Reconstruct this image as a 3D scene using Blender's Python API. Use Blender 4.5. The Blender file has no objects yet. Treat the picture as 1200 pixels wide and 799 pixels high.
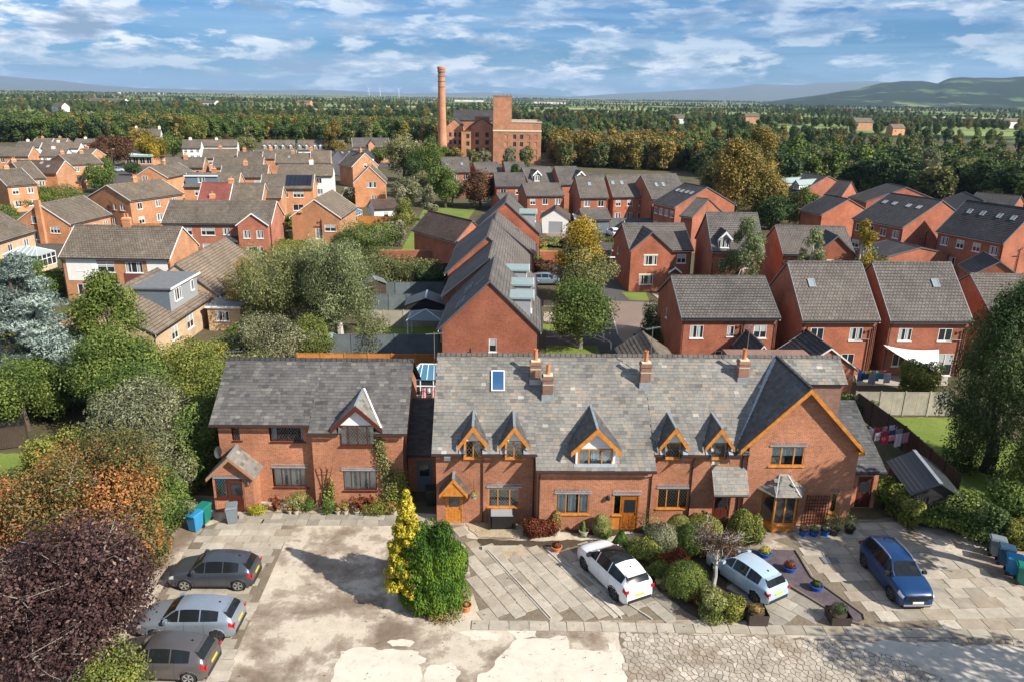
import bpy, bmesh, math, random
import numpy as np
from mathutils import Vector, Matrix
S = bpy.context.scene
COL = S.collection
rad = math.radians
random.seed(7)
# ------------------------------------------------------------ camera
CAMH = 22.5; FPX = 880.0
_P = rad(18.03); _R = rad(0.9)
FW = Vector((0, math.cos(_P), -math.sin(_P))); U0 = Vector((0, math.sin(_P), math.cos(_P))); R0 = Vector((1, 0, 0))
RT = math.cos(_R)*R0 + math.sin(_R)*U0; UP = math.cos(_R)*U0 - math.sin(_R)*R0
cd = bpy.data.cameras.new('camera'); cam = bpy.data.objects.new('camera', cd); COL.objects.link(cam)
cd.sensor_width = 36; cd.lens = FPX/1200*36; cd.clip_start = 0.5; cd.clip_end = 90000
m = Matrix((RT, UP, -FW)).transposed().to_4x4(); m.translation = (0, 0, CAMH); cam.matrix_world = m
S.camera = cam
def G(x, y, z=0.0):
    "surveyed place: where the sight line through a photo point meets height z"
    d = (x-600)/FPX*RT - (y-399.5)/FPX*UP + FW
    t = (z-CAMH)/d.z
    return Vector((0, 0, CAMH)) + t*d
# ------------------------------------------------------------ light
SUN_EL = rad(36); SUN_DIR = Vector((0.855, -0.519, 0)).normalized()   # horizontal direction towards the sun
sd = bpy.data.lights.new('sun', 'SUN'); sd.energy = 5.0; sd.angle = rad(0.5); sd.color = (1, .93, .82)
so = bpy.data.objects.new('sun', sd); COL.objects.link(so); so.location = (60, -60, 90)
sv = Vector((SUN_DIR.x*math.cos(SUN_EL), SUN_DIR.y*math.cos(SUN_EL), math.sin(SUN_EL)))
so.rotation_euler = sv.to_track_quat('Z', 'Y').to_euler()
W = bpy.data.worlds.new('World'); S.world = W; W.use_nodes = True
nt = W.node_tree; nt.nodes.clear()
def wn(t, **k):
    n = nt.nodes.new(t)
    for a, b in k.items(): setattr(n, a, b)
    return n
sky = wn('ShaderNodeTexSky', sky_type='NISHITA', sun_disc=False, sun_elevation=SUN_EL, sun_rotation=math.atan2(SUN_DIR.x, SUN_DIR.y), altitude=50, air_density=1.0, dust_density=0.7, ozone_density=1.6)
tc = wn('ShaderNodeTexCoord')
def noise(scale, sc, detail, rough, dist=0.0, off=0.0):
    mp = wn('ShaderNodeMapping'); mp.inputs['Scale'].default_value = sc; mp.inputs['Location'].default_value = (off, off*.7, off*.3)
    n = wn('ShaderNodeTexNoise'); n.inputs['Scale'].default_value = scale; n.inputs['Detail'].default_value = detail
    n.inputs['Roughness'].default_value = rough; n.inputs['Distortion'].default_value = dist
    nt.links.new(tc.outputs['Generated'], mp.inputs['Vector']); nt.links.new(mp.outputs[0], n.inputs['Vector']); return n.outputs['Fac']
def ramp(inp, stops):
    r = wn('ShaderNodeValToRGB'); e = r.color_ramp.elements
    while len(e) < len(stops): e.new(.5)
    for i, (p, c) in enumerate(stops): e[i].position = p; e[i].color = (*c, 1) if len(c) == 3 else c
    nt.links.new(inp, r.inputs[0]); return r.outputs[0]
def mix(f, a, b, mode='MIX'):
    x = wn('ShaderNodeMix', data_type='RGBA', blend_type=mode)
    for s, v in ((x.inputs[0], f), (x.inputs[6], a), (x.inputs[7], b)):
        if hasattr(v, 'is_output'): nt.links.new(v, s)
        else: s.default_value = v if not isinstance(v, tuple) else (*v, 1)
    return x.outputs[2]
band = ramp(noise(1.0, (1.2, 1.2, 16), 3, .5, .2, 2.3), [(.36, (0,0,0)), (.62, (1,1,1))])
puff = ramp(noise(1.0, (12, 12, 44), 10, .58, .15, 3.1), [(.45, (0,0,0)), (.535, (1,1,1))])
c_mask = mix(.95, (0,0,0), mix(.45, mix(1.0, puff, band, 'MULTIPLY'), puff))
c_wisp = ramp(noise(1.0, (2.6, 2.6, 40), 8, .62, .5, 8.0), [(.42, (0,0,0)), (.68, (.7,.7,.7))])
c_tone = ramp(noise(1.0, (13, 13, 52), 8, .6, .2, 1.7), [(.38, (3.6,4.9,6.9)), (.47, (7.2,8.5,10.4)), (.56, (14.2,14.5,14.7))])
tint = mix(1.0, sky.outputs[0], (.27,.68,1.28), 'MULTIPLY')
s1 = mix(c_wisp, tint, (4.4, 7.2, 10.4)); s2 = mix(c_mask, s1, c_tone)
bg = wn('ShaderNodeBackground'); bg.inputs['Strength'].default_value = 0.05
nt.links.new(s2, bg.inputs[0]); wo = wn('ShaderNodeOutputWorld'); nt.links.new(bg.outputs[0], wo.inputs[0])
S.view_settings.view_transform = 'Standard'; S.view_settings.look = 'None'; S.view_settings.gamma = 1; S.view_settings.exposure = 0.72
S.view_settings.use_curve_mapping = False
S.cycles.volume_bounces = 0; S.cycles.max_bounces = 5; S.cycles.diffuse_bounces = 2; S.cycles.glossy_bounces = 2; S.cycles.transparent_max_bounces = 12
S.render.engine = 'CYCLES'
# ------------------------------------------------------------ mesh helpers
class MB:
    def __init__(s): s.v = []; s.f = []; s.m = []
    def poly(s, pts, mat=0):
        b = len(s.v); s.v += [tuple(p) for p in pts]; s.f.append(tuple(range(b, b+len(pts)))); s.m.append(mat); return s
    def quads(s, pts, faces, mat=0):
        b = len(s.v); s.v += [tuple(p) for p in pts]
        for f in faces: s.f.append(tuple(b+i for i in f)); s.m.append(mat)
        return s
    def box(s, x0, x1, y0, y1, z0, z1, mat=0, bottom=True):
        P = [(x0,y0,z0),(x1,y0,z0),(x1,y1,z0),(x0,y1,z0),(x0,y0,z1),(x1,y0,z1),(x1,y1,z1),(x0,y1,z1)]
        F = [(4,5,6,7),(0,1,5,4),(1,2,6,5),(2,3,7,6),(3,0,4,7)] + ([(3,2,1,0)] if bottom else [])
        return s.quads(P, F, mat)
    def beam(s, a, b, w, h, mat=0, up=(0,0,1)):
        a = Vector(a); b = Vector(b); d = (b-a).normalized(); u = Vector(up)
        if abs(d.dot(u)) > .98: u = Vector((1,0,0))
        x = d.cross(u).normalized()*(w/2); y = x.cross(d).normalized()*(h/2)
        P = [a-x-y, a+x-y, a+x+y, a-x+y, b-x-y, b+x-y, b+x+y, b-x+y]
        return s.quads(P, [(0,1,2,3),(7,6,5,4),(0,4,5,1),(1,5,6,2),(2,6,7,3),(3,7,4,0)], mat)
    def tube(s, pts, r, n=6, mat=0, cap=True):
        pts = [Vector(p) for p in pts]; R = r if isinstance(r, (list, tuple)) else [r]*len(pts)
        b = len(s.v)
        for i, p in enumerate(pts):
            d = (pts[min(i+1, len(pts)-1)]-pts[max(i-1, 0)]).normalized()
            u = Vector((0,0,1)) if abs(d.z) < .9 else Vector((1,0,0))
            x = d.cross(u).normalized(); y = x.cross(d)
            for k in range(n):
                a = 2*math.pi*k/n; s.v.append(tuple(p + x*R[i]*math.cos(a) + y*R[i]*math.sin(a)))
        for i in range(len(pts)-1):
            for k in range(n):
                k2 = (k+1) % n; s.f.append((b+i*n+k, b+i*n+k2, b+(i+1)*n+k2, b+(i+1)*n+k)); s.m.append(mat)
        if cap:
            s.f.append(tuple(b+k for k in range(n))[::-1]); s.m.append(mat)
            s.f.append(tuple(b+(len(pts)-1)*n+k for k in range(n))); s.m.append(mat)
        return s
    def lathe(s, prof, n=14, c=(0,0,0), mat=0, sx=1, sy=1):
        b = len(s.v)
        for r, z in prof:
            for k in range(n):
                a = 2*math.pi*k/n; s.v.append((c[0]+r*math.cos(a)*sx, c[1]+r*math.sin(a)*sy, c[2]+z))
        for i in range(len(prof)-1):
            for k in range(n):
                k2 = (k+1) % n; s.f.append((b+i*n+k, b+i*n+k2, b+(i+1)*n+k2, b+(i+1)*n+k)); s.m.append(mat)
        s.f.append(tuple(b+k for k in range(n))[::-1]); s.m.append(mat)
        s.f.append(tuple(b+(len(prof)-1)*n+k for k in range(n))); s.m.append(mat)
        return s
    def ext(s, pts, vec, mat=0):
        "prism: polygon pts pushed along vec"
        P = [Vector(p) for p in pts]; v = Vector(vec); n = len(P)
        Q = [p+v for p in P]
        s.quads(P+Q, [tuple(range(n))[::-1], tuple(range(n, 2*n))] + [(i, (i+1) % n, n+(i+1) % n, n+i) for i in range(n)], mat)
        return s
    def mesh(s, name, mats, smooth=False):
        me = bpy.data.meshes.new(name); me.from_pydata(s.v, [], s.f)
        for mm in (mats if isinstance(mats, (list, tuple)) else [mats]): me.materials.append(mm)
        if any(s.m): me.polygons.foreach_set('material_index', s.m)
        if smooth: me.polygons.foreach_set('use_smooth', [True]*len(s.f))
        me.update()
        nl = len(me.loops); uv = me.uv_layers.new(name='uv')
        co = np.empty(len(s.v)*3); me.vertices.foreach_get('co', co); co = co.reshape(-1, 3)
        vi = np.empty(nl, dtype=np.int32); me.loops.foreach_get('vertex_index', vi)
        nr = np.empty(len(s.f)*3); me.polygons.foreach_get('normal', nr); nr = nr.reshape(-1, 3)
        lt = np.empty(len(s.f), dtype=np.int32); me.polygons.foreach_get('loop_total', lt)
        N = np.repeat(nr, lt, axis=0); P = co[vi]
        h = np.hypot(N[:, 0], N[:, 1]); flat = h < .02
        ux = np.where(flat, 1, -N[:, 1]/np.maximum(h, 1e-6)); uy = np.where(flat, 0, N[:, 0]/np.maximum(h, 1e-6))
        Uv = P[:, 0]*ux + P[:, 1]*uy
        vx = -N[:, 2]*uy; vy = N[:, 2]*ux; vz = N[:, 0]*uy - N[:, 1]*ux
        Vv = P[:, 0]*vx + P[:, 1]*vy + P[:, 2]*np.abs(vz)
        uv.data.foreach_set('uv', np.stack([Uv, Vv], 1).astype(np.float32).ravel())
        return me
    def build(s, name, mats, parent=None, loc=None, rz=0, smooth=False):
        return link(name, s.mesh(name, mats, smooth), parent, loc, rz)
def link(name, data, parent=None, loc=None, rz=0):
    o = bpy.data.objects.new(name, data); COL.objects.link(o)
    if parent: o.parent = parent
    if loc is not None: o.location = loc
    if rz: o.rotation_euler = (0, 0, rz)
    return o
def tag(o, label=None, cat=None, group=None, kind=None):
    if label: o['label'] = label
    if cat: o['category'] = cat
    if group: o['group'] = group
    if kind: o['kind'] = kind
    return o
def thing(name, label, cat, loc=(0,0,0), rz=0, group=None):
    return tag(link(name, None, None, loc, rz), label, cat, group)
def kids(o): return [c for c in bpy.data.objects if c.parent is o]
KIDS = {}
def copy_tree(o, label=None, loc=None, rz=None, parent=None, tree=None):
    "copy of a thing with copies of its parts"
    if tree is None:
        tree = {}
        for c in bpy.data.objects:
            if c.parent: tree.setdefault(c.parent.name, []).append(c)
    c = o.copy(); COL.objects.link(c)
    if parent: c.parent = parent
    if label: c['label'] = label
    if loc is not None: c.location = loc
    if rz is not None: c.rotation_euler = (0, 0, rz)
    for ch in tree.get(o.name, []): copy_tree(ch, parent=c, tree=tree)
    return c
def fattr(me, name, vals):
    a = me.attributes.new(name, 'FLOAT', 'FACE'); a.data.foreach_set('value', np.asarray(vals, dtype=np.float32))
# ------------------------------------------------------------ materials
class N:
    def __init__(s, name):
        s.m = bpy.data.materials.new(name); s.m.use_nodes = True; s.t = s.m.node_tree; s.b = s.t.nodes['Principled BSDF']
        s.out = s.t.nodes['Material Output']
    def n(s, t, ins=None, **k):
        x = s.t.nodes.new(t)
        for a, b in k.items(): setattr(x, a, b)
        for a, b in (ins or {}).items(): s.set(x.inputs[a], b)
        return x
    def set(s, sock, v):
        if hasattr(v, 'is_output'): s.t.links.new(v, sock)
        elif isinstance(v, tuple) and len(v) == 3 and sock.type == 'RGBA': sock.default_value = (*v, 1)
        else: sock.default_value = v
    def mix(s, f, a, b, mode='MIX'):
        x = s.n('ShaderNodeMix', data_type='RGBA', blend_type=mode)
        s.set(x.inputs[0], f); s.set(x.inputs[6], a); s.set(x.inputs[7], b); return x.outputs[2]
    def math(s, op, a, b=0.0, c=0.0, clamp=False):
        x = s.n('ShaderNodeMath', operation=op, use_clamp=clamp)
        s.set(x.inputs[0], a); s.set(x.inputs[1], b); s.set(x.inputs[2], c); return x.outputs[0]
    def noise(s, scale, detail=4, rough=.55, vec=None, dist=0.0):
        x = s.n('ShaderNodeTexNoise', {'Scale': float(scale), 'Detail': detail, 'Roughness': rough, 'Distortion': dist})
        s.set(x.inputs['Vector'], vec if vec is not None else s.pos()); return x.outputs['Fac']
    def pos(s):
        if not hasattr(s, '_p'): s._p = s.n('ShaderNodeNewGeometry').outputs['Position']
        return s._p
    def uv(s):
        if not hasattr(s, '_u'): s._u = s.n('ShaderNodeTexCoord').outputs['UV']
        return s._u
    def ramp(s, f, stops, interp='LINEAR'):
        r = s.n('ShaderNodeValToRGB'); r.color_ramp.interpolation = interp; e = r.color_ramp.elements
        while len(e) < len(stops): e.new(.5)
        for i, (p, c) in enumerate(stops):
            e[i].position = p; e[i].color = (c, c, c, 1) if isinstance(c, (int, float)) else (*c, 1)
        s.set(r.inputs[0], f); return r.outputs[0]
    def attr(s, name): return s.n('ShaderNodeAttribute', attribute_name=name).outputs['Fac']
    def rnd(s): return s.n('ShaderNodeObjectInfo').outputs['Random']
    def bump(s, h, strength=.5, dist=.02, normal=None):
        b = s.n('ShaderNodeBump', {'Strength': strength, 'Distance': dist, 'Height': h}); s.set(s.b.inputs['Normal'], b.outputs[0]); return b
    def fin(s, col=None, rough=None, metal=None, spec=None):
        if col is not None: s.set(s.b.inputs['Base Color'], col)
        if rough is not None: s.set(s.b.inputs['Roughness'], rough)
        if metal is not None: s.set(s.b.inputs['Metallic'], metal)
        if spec is not None: s.set(s.b.inputs['Specular IOR Level'], spec)
        return s.m
def plain(name, c, rough=.6, metal=0, var=.12, scale=3.0, spec=.4, bump=0):
    k = N(name); n = k.noise(scale, 5, .6); v = k.ramp(n, [(.25, 1-var), (.75, 1+var)])
    if bump: k.bump(k.noise(scale*9, 4), bump, .02)
    return k.fin(k.mix(1.0, c, v, 'MULTIPLY'), rough, metal, spec)
def brick(name, c1, c2, mortar, bw=.235, bh=.075, ms=.011, wear=.25, soot=(.12,.08,.07)):
    k = N(name)
    b = k.n('ShaderNodeTexBrick', {'Vector': k.uv(), 'Color1': c1, 'Color2': c2, 'Mortar': mortar, 'Scale': 1.0, 'Mortar Size': ms, 'Mortar Smooth': .2, 'Bias': -.1, 'Brick Width': bw, 'Row Height': bh})
    big = k.ramp(k.noise(.5, 6, .65), [(.28, .68), (.72, 1.22)]); fine = k.ramp(k.noise(7, 3, .7), [(.2, .72), (.8, 1.25)])
    c = k.mix(1.0, k.mix(1.0, k.mix(1.0, b.outputs[0], big, 'MULTIPLY'), fine, 'MULTIPLY'), k.ramp(k.rnd(), [(0, (.86,.87,.88)), (.5, (1,1,1)), (1, (1.14,1.10,1.04))]), 'MULTIPLY')
    st = k.ramp(k.noise(.9, 6, .7, dist=.8), [(.58, 0.0), (.78, wear)]); c = k.mix(st, c, soot)
    k.bump(b.outputs[1], .6, -.012); return k.fin(c, .88, 0, .2)
def rooft(name, c1, c2, dark, bw=.3, bh=.32, lichen=(.42,.40,.30), la=.3, ms=.028, rough=.8, wear=.5):
    k = N(name)
    b = k.n('ShaderNodeTexBrick', {'Vector': k.uv(), 'Color1': c1, 'Color2': c2, 'Mortar': dark, 'Scale': 1.0, 'Mortar Size': ms, 'Mortar Smooth': .3, 'Bias': 0.0, 'Brick Width': bw, 'Row Height': bh}, offset=0.5)
    big = k.ramp(k.noise(.35, 6, .65), [(.3, .75), (.7, 1.22)]); fine = k.ramp(k.noise(5, 4, .7), [(.2, .7), (.8, 1.3)])
    c = k.mix(1.0, k.mix(1.0, k.mix(1.0, b.outputs[0], big, 'MULTIPLY'), fine, 'MULTIPLY'), k.ramp(k.rnd(), [(0, (.86,.87,.88)), (.5, (1,1,1)), (1, (1.14,1.10,1.04))]), 'MULTIPLY')
    l = k.ramp(k.noise(1.6, 8, .75, dist=.5), [(.52, 0.0), (.75, la)]); c = k.mix(l, c, lichen)
    k.bump(b.outputs[1], wear, -.02); return k.fin(c, rough, 0, .25)
M = {}
M['brick_cottage'] = brick('cottage_brick', (.47,.165,.08), (.32,.11,.06), (.42,.29,.19))
M['brick_new'] = brick('new_estate_brick', (.44,.125,.062), (.34,.09,.05), (.36,.22,.15), wear=.12)
M['brick_old'] = brick('old_estate_brick', (.58,.24,.10), (.47,.18,.08), (.50,.36,.24), wear=.12)
M['brick_buff'] = brick('buff_brick', (.62,.42,.24), (.54,.35,.2), (.52,.44,.34), wear=.1)
M['brick_red'] = brick('red_estate_brick', (.48,.15,.08), (.40,.12,.07), (.4,.26,.19), wear=.12)
M['brick_mill'] = brick('mill_brick', (.52,.23,.12), (.42,.17,.09), (.42,.28,.2), wear=.5, soot=(.2,.1,.07))
M['brick_stack'] = brick('chimney_brick', (.30,.15,.10), (.24,.12,.085), (.3,.24,.2), wear=.5)
M['soldier'] = brick('soldier_brick', (.30,.13,.09), (.22,.10,.08), (.55,.5,.45), bw=.075, bh=.4, ms=.012)
M['tile_new'] = rooft('grey_interlocking_tile', (.150,.132,.120), (.115,.102,.094), (.03,.028,.026), la=.18)
M['tile_dark'] = rooft('dark_slate_tile', (.075,.072,.075), (.055,.052,.056), (.015,.015,.016), la=.06)
M['tile_brown'] = rooft('brown_grey_tile', (.19,.155,.12), (.14,.115,.09), (.03,.026,.022), la=.35)
M['tile_tan'] = rooft('tan_tile', (.23,.18,.135), (.18,.14,.105), (.035,.03,.025), la=.3)
M['tile_chestnut'] = rooft('chestnut_tile', (.13,.085,.065), (.10,.07,.055), (.02,.016,.014), la=.1)
M['tile_red'] = rooft('red_tile', (.30,.09,.07), (.24,.075,.06), (.06,.02,.02), la=.15)
def slate(name, stops, moss=.36, mossc=(.34,.33,.25)):
    k = N(name); a = k.attr('tone'); c = k.ramp(a, stops)
    n = k.ramp(k.noise(9, 5, .7), [(.2, .78), (.8, 1.2)]); big = k.ramp(k.noise(.5, 5, .6), [(.3, .72), (.7, 1.2)])
    c = k.mix(1.0, k.mix(1.0, c, n, 'MULTIPLY'), big, 'MULTIPLY')
    st = k.ramp(k.noise(1.4, 8, .75, dist=.6), [(.55, 0.0), (.72, moss)]); c = k.mix(st, c, mossc)
    k.bump(k.noise(22, 4), .35, .01); return k.fin(c, .62, 0, .4)
M['slate'] = slate('weathered_stone_slate', [(0, (.115,.11,.105)), (.3, (.175,.17,.155)), (.6, (.225,.21,.185)), (.85, (.265,.21,.155)), (1, (.36,.35,.325))])
M['slate_dk'] = slate('dark_slate', [(0, (.065,.062,.062)), (.4, (.105,.10,.095)), (.75, (.14,.13,.12)), (1, (.2,.185,.165))], .22)
M['slate_gable'] = slate('charcoal_slate', [(0, (.05,.05,.052)), (.5, (.085,.085,.085)), (1, (.13,.125,.12))], .08)
M['upvc'] = plain('white_upvc', (.80,.80,.78), .35, var=.04)
M['cream'] = plain('cream_stone', (.66,.58,.42), .7, var=.08)
M['fascia'] = plain('white_fascia', (.72,.72,.70), .5, var=.06)
M['orange_wood'] = plain('orange_stained_timber', (.50,.19,.032), .5, var=.38, scale=5)
M['dark_orange'] = plain('varnished_door', (.30,.095,.015), .2, var=.35, scale=5)
M['brown_wood'] = plain('dark_red_timber', (.085,.022,.014), .35, var=.2, scale=6)
M['tan_board'] = plain('weathered_bargeboard', (.36,.2,.12), .6, var=.2, scale=8)
M['lead'] = plain('lead_flashing', (.33,.37,.40), .42, .35, var=.2, scale=5)
M['slate_lead'] = plain('pale_lead', (.42,.44,.44), .5, .1)
M['gutter'] = plain('dark_gutter', (.05,.028,.025), .4)
M['blackpipe'] = plain('black_pipe', (.02,.02,.02), .4)
M['pot'] = plain('terracotta', (.55,.19,.07), .75, var=.15, scale=6)
M['render'] = plain('white_render', (.74,.72,.68), .85, var=.06)
M['clad'] = plain('grey_cladding', (.30,.31,.32), .6, var=.06)
M['roofing_felt'] = plain('grey_roofing_felt', (.15,.16,.165), .85, var=.15, bump=.2)
M['greenroof'] = plain('pale_green_membrane', (.25,.32,.31), .6, var=.12)
M['curtain'] = plain('curtain_cloth', (.82,.80,.76), .9, var=.15, scale=14)
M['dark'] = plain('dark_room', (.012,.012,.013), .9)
M['panel_brown'] = plain('brown_hung_tile', (.16,.05,.035), .7, var=.1, scale=8)
M['solar'] = plain('solar_panel', (.010,.012,.022), .12, var=.1, spec=.6)
M['metal'] = plain('grey_metal', (.35,.36,.37), .35, .8, var=.08)
M['white'] = plain('white_paint', (.78,.78,.77), .5, var=.05)
M['black'] = plain('black_plastic', (.014,.014,.015), .45)
M['concrete'] = plain('pale_concrete', (.46,.42,.36), .9, var=.18, scale=2, bump=.3)
M['steel_blue'] = plain('slate_blue_paint', (.12,.16,.19), .6)
def glass(name, tint=(.02,.025,.03), dark=True):
    k = N(name); k.fin(tint, .04, 0, .8); return k.m
M['glass'] = glass('window_glass')
def thru(name, tint=(.9,.95,.95)):
    k = N(name); t = k.n('ShaderNodeBsdfTransparent', {'Color': tint}); g = k.n('ShaderNodeBsdfGlossy', {'Color': (.9,.95,1.0), 'Roughness': .03})
    lw = k.n('ShaderNodeLayerWeight', {'Blend': .25}); f = k.math('ADD', k.math('MULTIPLY', lw.outputs['Fresnel'], .8), .08, clamp=True)
    mx = k.n('ShaderNodeMixShader'); k.t.links.new(f, mx.inputs[0]); k.t.links.new(t.outputs[0], mx.inputs[1]); k.t.links.new(g.outputs[0], mx.inputs[2])
    k.t.links.new(mx.outputs[0], k.out.inputs[0]); return k.m
M['clear'] = thru('clear_glass')
M['sky_glass'] = glass('roof_light_glass', (.03,.09,.2)); M['pale_light'] = glass('pale_roof_light_glass', (.22,.28,.30))
def wood(name, c, plank=.14, var=.3, axis='u'):
    k = N(name); n = k.ramp(k.noise(1.1, 6, .7), [(.25, 1-var), (.75, 1+var)]); mp = k.n('ShaderNodeMapping', {'Vector': k.uv(), 'Scale': (14.0, 1.0, 1.0)})
    g = k.ramp(k.noise(3, 5, .6, mp.outputs[0]), [(.2, .75), (.8, 1.2)]); r = k.ramp(k.rnd(), [(0, .85), (1, 1.12)])
    return k.fin(k.mix(1.0, k.mix(1.0, k.mix(1.0, c, n, 'MULTIPLY'), g, 'MULTIPLY'), r, 'MULTIPLY'), .75, 0, .25)
M['fence_orange'] = wood('fresh_fence_timber', (.50,.20,.05))
M['fence_grey'] = wood('grey_painted_fence', (.13,.155,.165))
M['fence_pale'] = wood('weathered_fence_timber', (.40,.36,.29))
M['fence_brown'] = wood('brown_fence_timber', (.07,.05,.036))
def leafm(name, stops, trans=.22, hue=.12, rough=.6):
    k = N(name); a = k.attr('tone'); c = k.ramp(a, stops)
    r = k.ramp(k.rnd(), [(0, (1-hue, 1-hue*.6, 1-hue)), (.5, (1,1,1)), (1, (1+hue*1.3, 1+hue*.5, 1-hue))]); c = k.mix(1.0, c, r, 'MULTIPLY')
    k.fin(c, rough, 0, .25)
    t = k.n('ShaderNodeBsdfTranslucent', {'Color': c}); mx = k.n('ShaderNodeMixShader', {0: trans})
    k.t.links.new(k.b.outputs[0], mx.inputs[1]); k.t.links.new(t.outputs[0], mx.inputs[2]); k.t.links.new(mx.outputs[0], k.out.inputs[0]); return k.m
LM = {
 'green': leafm('green_leaves', [(0, (.045,.08,.018)), (.5, (.115,.17,.035)), (1, (.25,.30,.075))]),
 'willow': leafm('willow_leaves', [(0, (.07,.09,.035)), (.5, (.20,.235,.10)), (1, (.42,.45,.23))], .3),
 'olive': leafm('olive_leaves', [(0, (.06,.075,.025)), (.5, (.155,.17,.06)), (1, (.33,.32,.14))]),
 'dark': leafm('dark_leaves', [(0, (0.0225,0.045,0.015)), (.5, (0.0525,0.093,0.027)), (1, (0.112,0.158,0.048))]),
 'autumn': leafm('autumn_leaves', [(0, (.085,.08,.02)), (.45, (.22,.175,.042)), (1, (.48,.31,.07))]),
 'yellow': leafm('yellow_leaves', [(0, (.12,.10,.012)), (.5, (.34,.24,.025)), (1, (.62,.42,.04))]),
 'orange': leafm('orange_berried_leaves', [(0, (.06,.065,.02)), (.38, (.15,.145,.045)), (.54, (.26,.18,.065)), (.66, (.42,.17,.055)), (1, (.60,.22,.08))]),
 'plum': leafm('purple_leaves', [(0, (.018,.010,.011)), (.5, (.066,.034,.036)), (.88, (.13,.075,.072)), (1, (.27,.20,.17))]),
 'copper': leafm('copper_leaves', [(0, (.04,.018,.014)), (.5, (.10,.05,.03)), (1, (.18,.11,.05))]),
 'silver': leafm('silver_blue_needles', [(0, (.08,.11,.095)), (.5, (.25,.31,.28)), (1, (.50,.57,.53))], .2),
 'lime': leafm('lime_leaves', [(0, (.07,.10,.022)), (.5, (.18,.205,.042)), (1, (.36,.34,.085))]),
 'gold': leafm('golden_conifer', [(0, (.20,.20,.02)), (.5, (.46,.42,.04)), (1, (.75,.66,.12))], .25),
 'emerald': leafm('bright_green_conifer', [(0, (.014,.045,.008)), (.45, (.06,.14,.018)), (1, (.20,.32,.04))], .25),
 'grey': leafm('grey_green_leaves', [(0, (.085,.095,.045)), (.5, (.20,.205,.11)), (1, (.42,.39,.24))]),
 'varieg': leafm('variegated_leaves', [(0, (.07,.10,.02)), (.5, (.22,.24,.06)), (1, (.50,.48,.20))]),
 'red': leafm('rust_red_leaves', [(0, (.07,.018,.010)), (.5, (.17,.045,.02)), (1, (.33,.10,.04))]),
 'heath': leafm('dry_tan_leaves', [(0, (.16,.10,.03)), (.5, (.33,.22,.07)), (1, (.5,.36,.14))]),
}
M['bark'] = plain('brown_bark', (.085,.065,.05), .9, var=.3, scale=12)
M['bark_pale'] = plain('pale_bark', (.42,.40,.36), .8, var=.3, scale=10)
M['twig'] = plain('grey_twigs', (.26,.23,.20), .8, var=.2)
def ground(name, stops, s1=.12, s2=3.0, amt=.35, rough=.95, bump=.4):
    k = N(name); c = k.ramp(k.noise(s1, 8, .65, dist=.3), stops); f = k.ramp(k.noise(s2, 6, .7), [(.2, 1-amt), (.8, 1+amt)])
    k.bump(k.noise(s2*6, 4), bump, .03); return k.fin(k.mix(1.0, c, f, 'MULTIPLY'), rough, 0, .15)
M['lawn'] = ground('mown_lawn', [(.3, (.12,.175,.03)), (.7, (.19,.23,.055))], .3, 5, .3)
M['rough_ground'] = ground('garden_ground', [(.3, (.06,.065,.03)), (.5, (.10,.085,.055)), (.7, (.07,.09,.03))], .12, 2.5)
M['tarmac'] = ground('grey_tarmac', [(.3, (.075,.072,.07)), (.7, (.105,.10,.095))], .2, 12, .25, .9)
M['block'] = ground('pink_block_paving', [(.3, (.20,.15,.125)), (.7, (.26,.195,.16))], .3, 7, .25, .9)
M['gravel_tan'] = ground('tan_gravel', [(.3, (.34,.27,.17)), (.7, (.46,.37,.25))], 1.5, 14, .45)
M['gravel_purple'] = ground('purple_slate_chippings', [(.3, (.075,.06,.07)), (.7, (.14,.115,.125))], 1.5, 18, .6)
M['soil'] = ground('dark_soil', [(.3, (.05,.038,.026)), (.7, (.09,.068,.045))], 1.2, 9, .4)
# ------------------------------------------------------------ builders for walls, windows, roofs
def wall_panel(mb, P, ang, L, z0, z1, holes=(), mat=0, rev=.09):
    "vertical wall from P along direction ang; holes (s0,s1,za,zb) are real openings with reveals"
    P = Vector((P[0], P[1], 0)); dx = Vector((math.cos(ang), math.sin(ang), 0)); inn = Vector((-dx.y, dx.x, 0))*rev
    xs = sorted({0, L, *[h[0] for h in holes], *[h[1] for h in holes]}); zs = sorted({z0, z1, *[h[2] for h in holes], *[h[3] for h in holes]})
    q = lambda s, z, o=Vector((0,0,0)): P + dx*s + Vector((0,0,z)) + o
    for i in range(len(xs)-1):
        for j in range(len(zs)-1):
            cx = (xs[i]+xs[i+1])/2; cz = (zs[j]+zs[j+1])/2
            if any(h[0] < cx < h[1] and h[2] < cz < h[3] for h in holes): continue
            mb.poly([q(xs[i], zs[j]), q(xs[i+1], zs[j]), q(xs[i+1], zs[j+1]), q(xs[i], zs[j+1])], mat)
    for a, b, c, d in holes:
        mb.poly([q(a, c), q(b, c), q(b, c, inn), q(a, c, inn)], mat); mb.poly([q(a, d, inn), q(b, d, inn), q(b, d), q(a, d)], mat)
        mb.poly([q(a, c), q(a, c, inn), q(a, d, inn), q(a, d)], mat); mb.poly([q(b, c, inn), q(b, c), q(b, d), q(b, d, inn)], mat)
WC = {}
def cached(key, fn):
    if key not in WC: WC[key] = fn()
    return WC[key]
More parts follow.
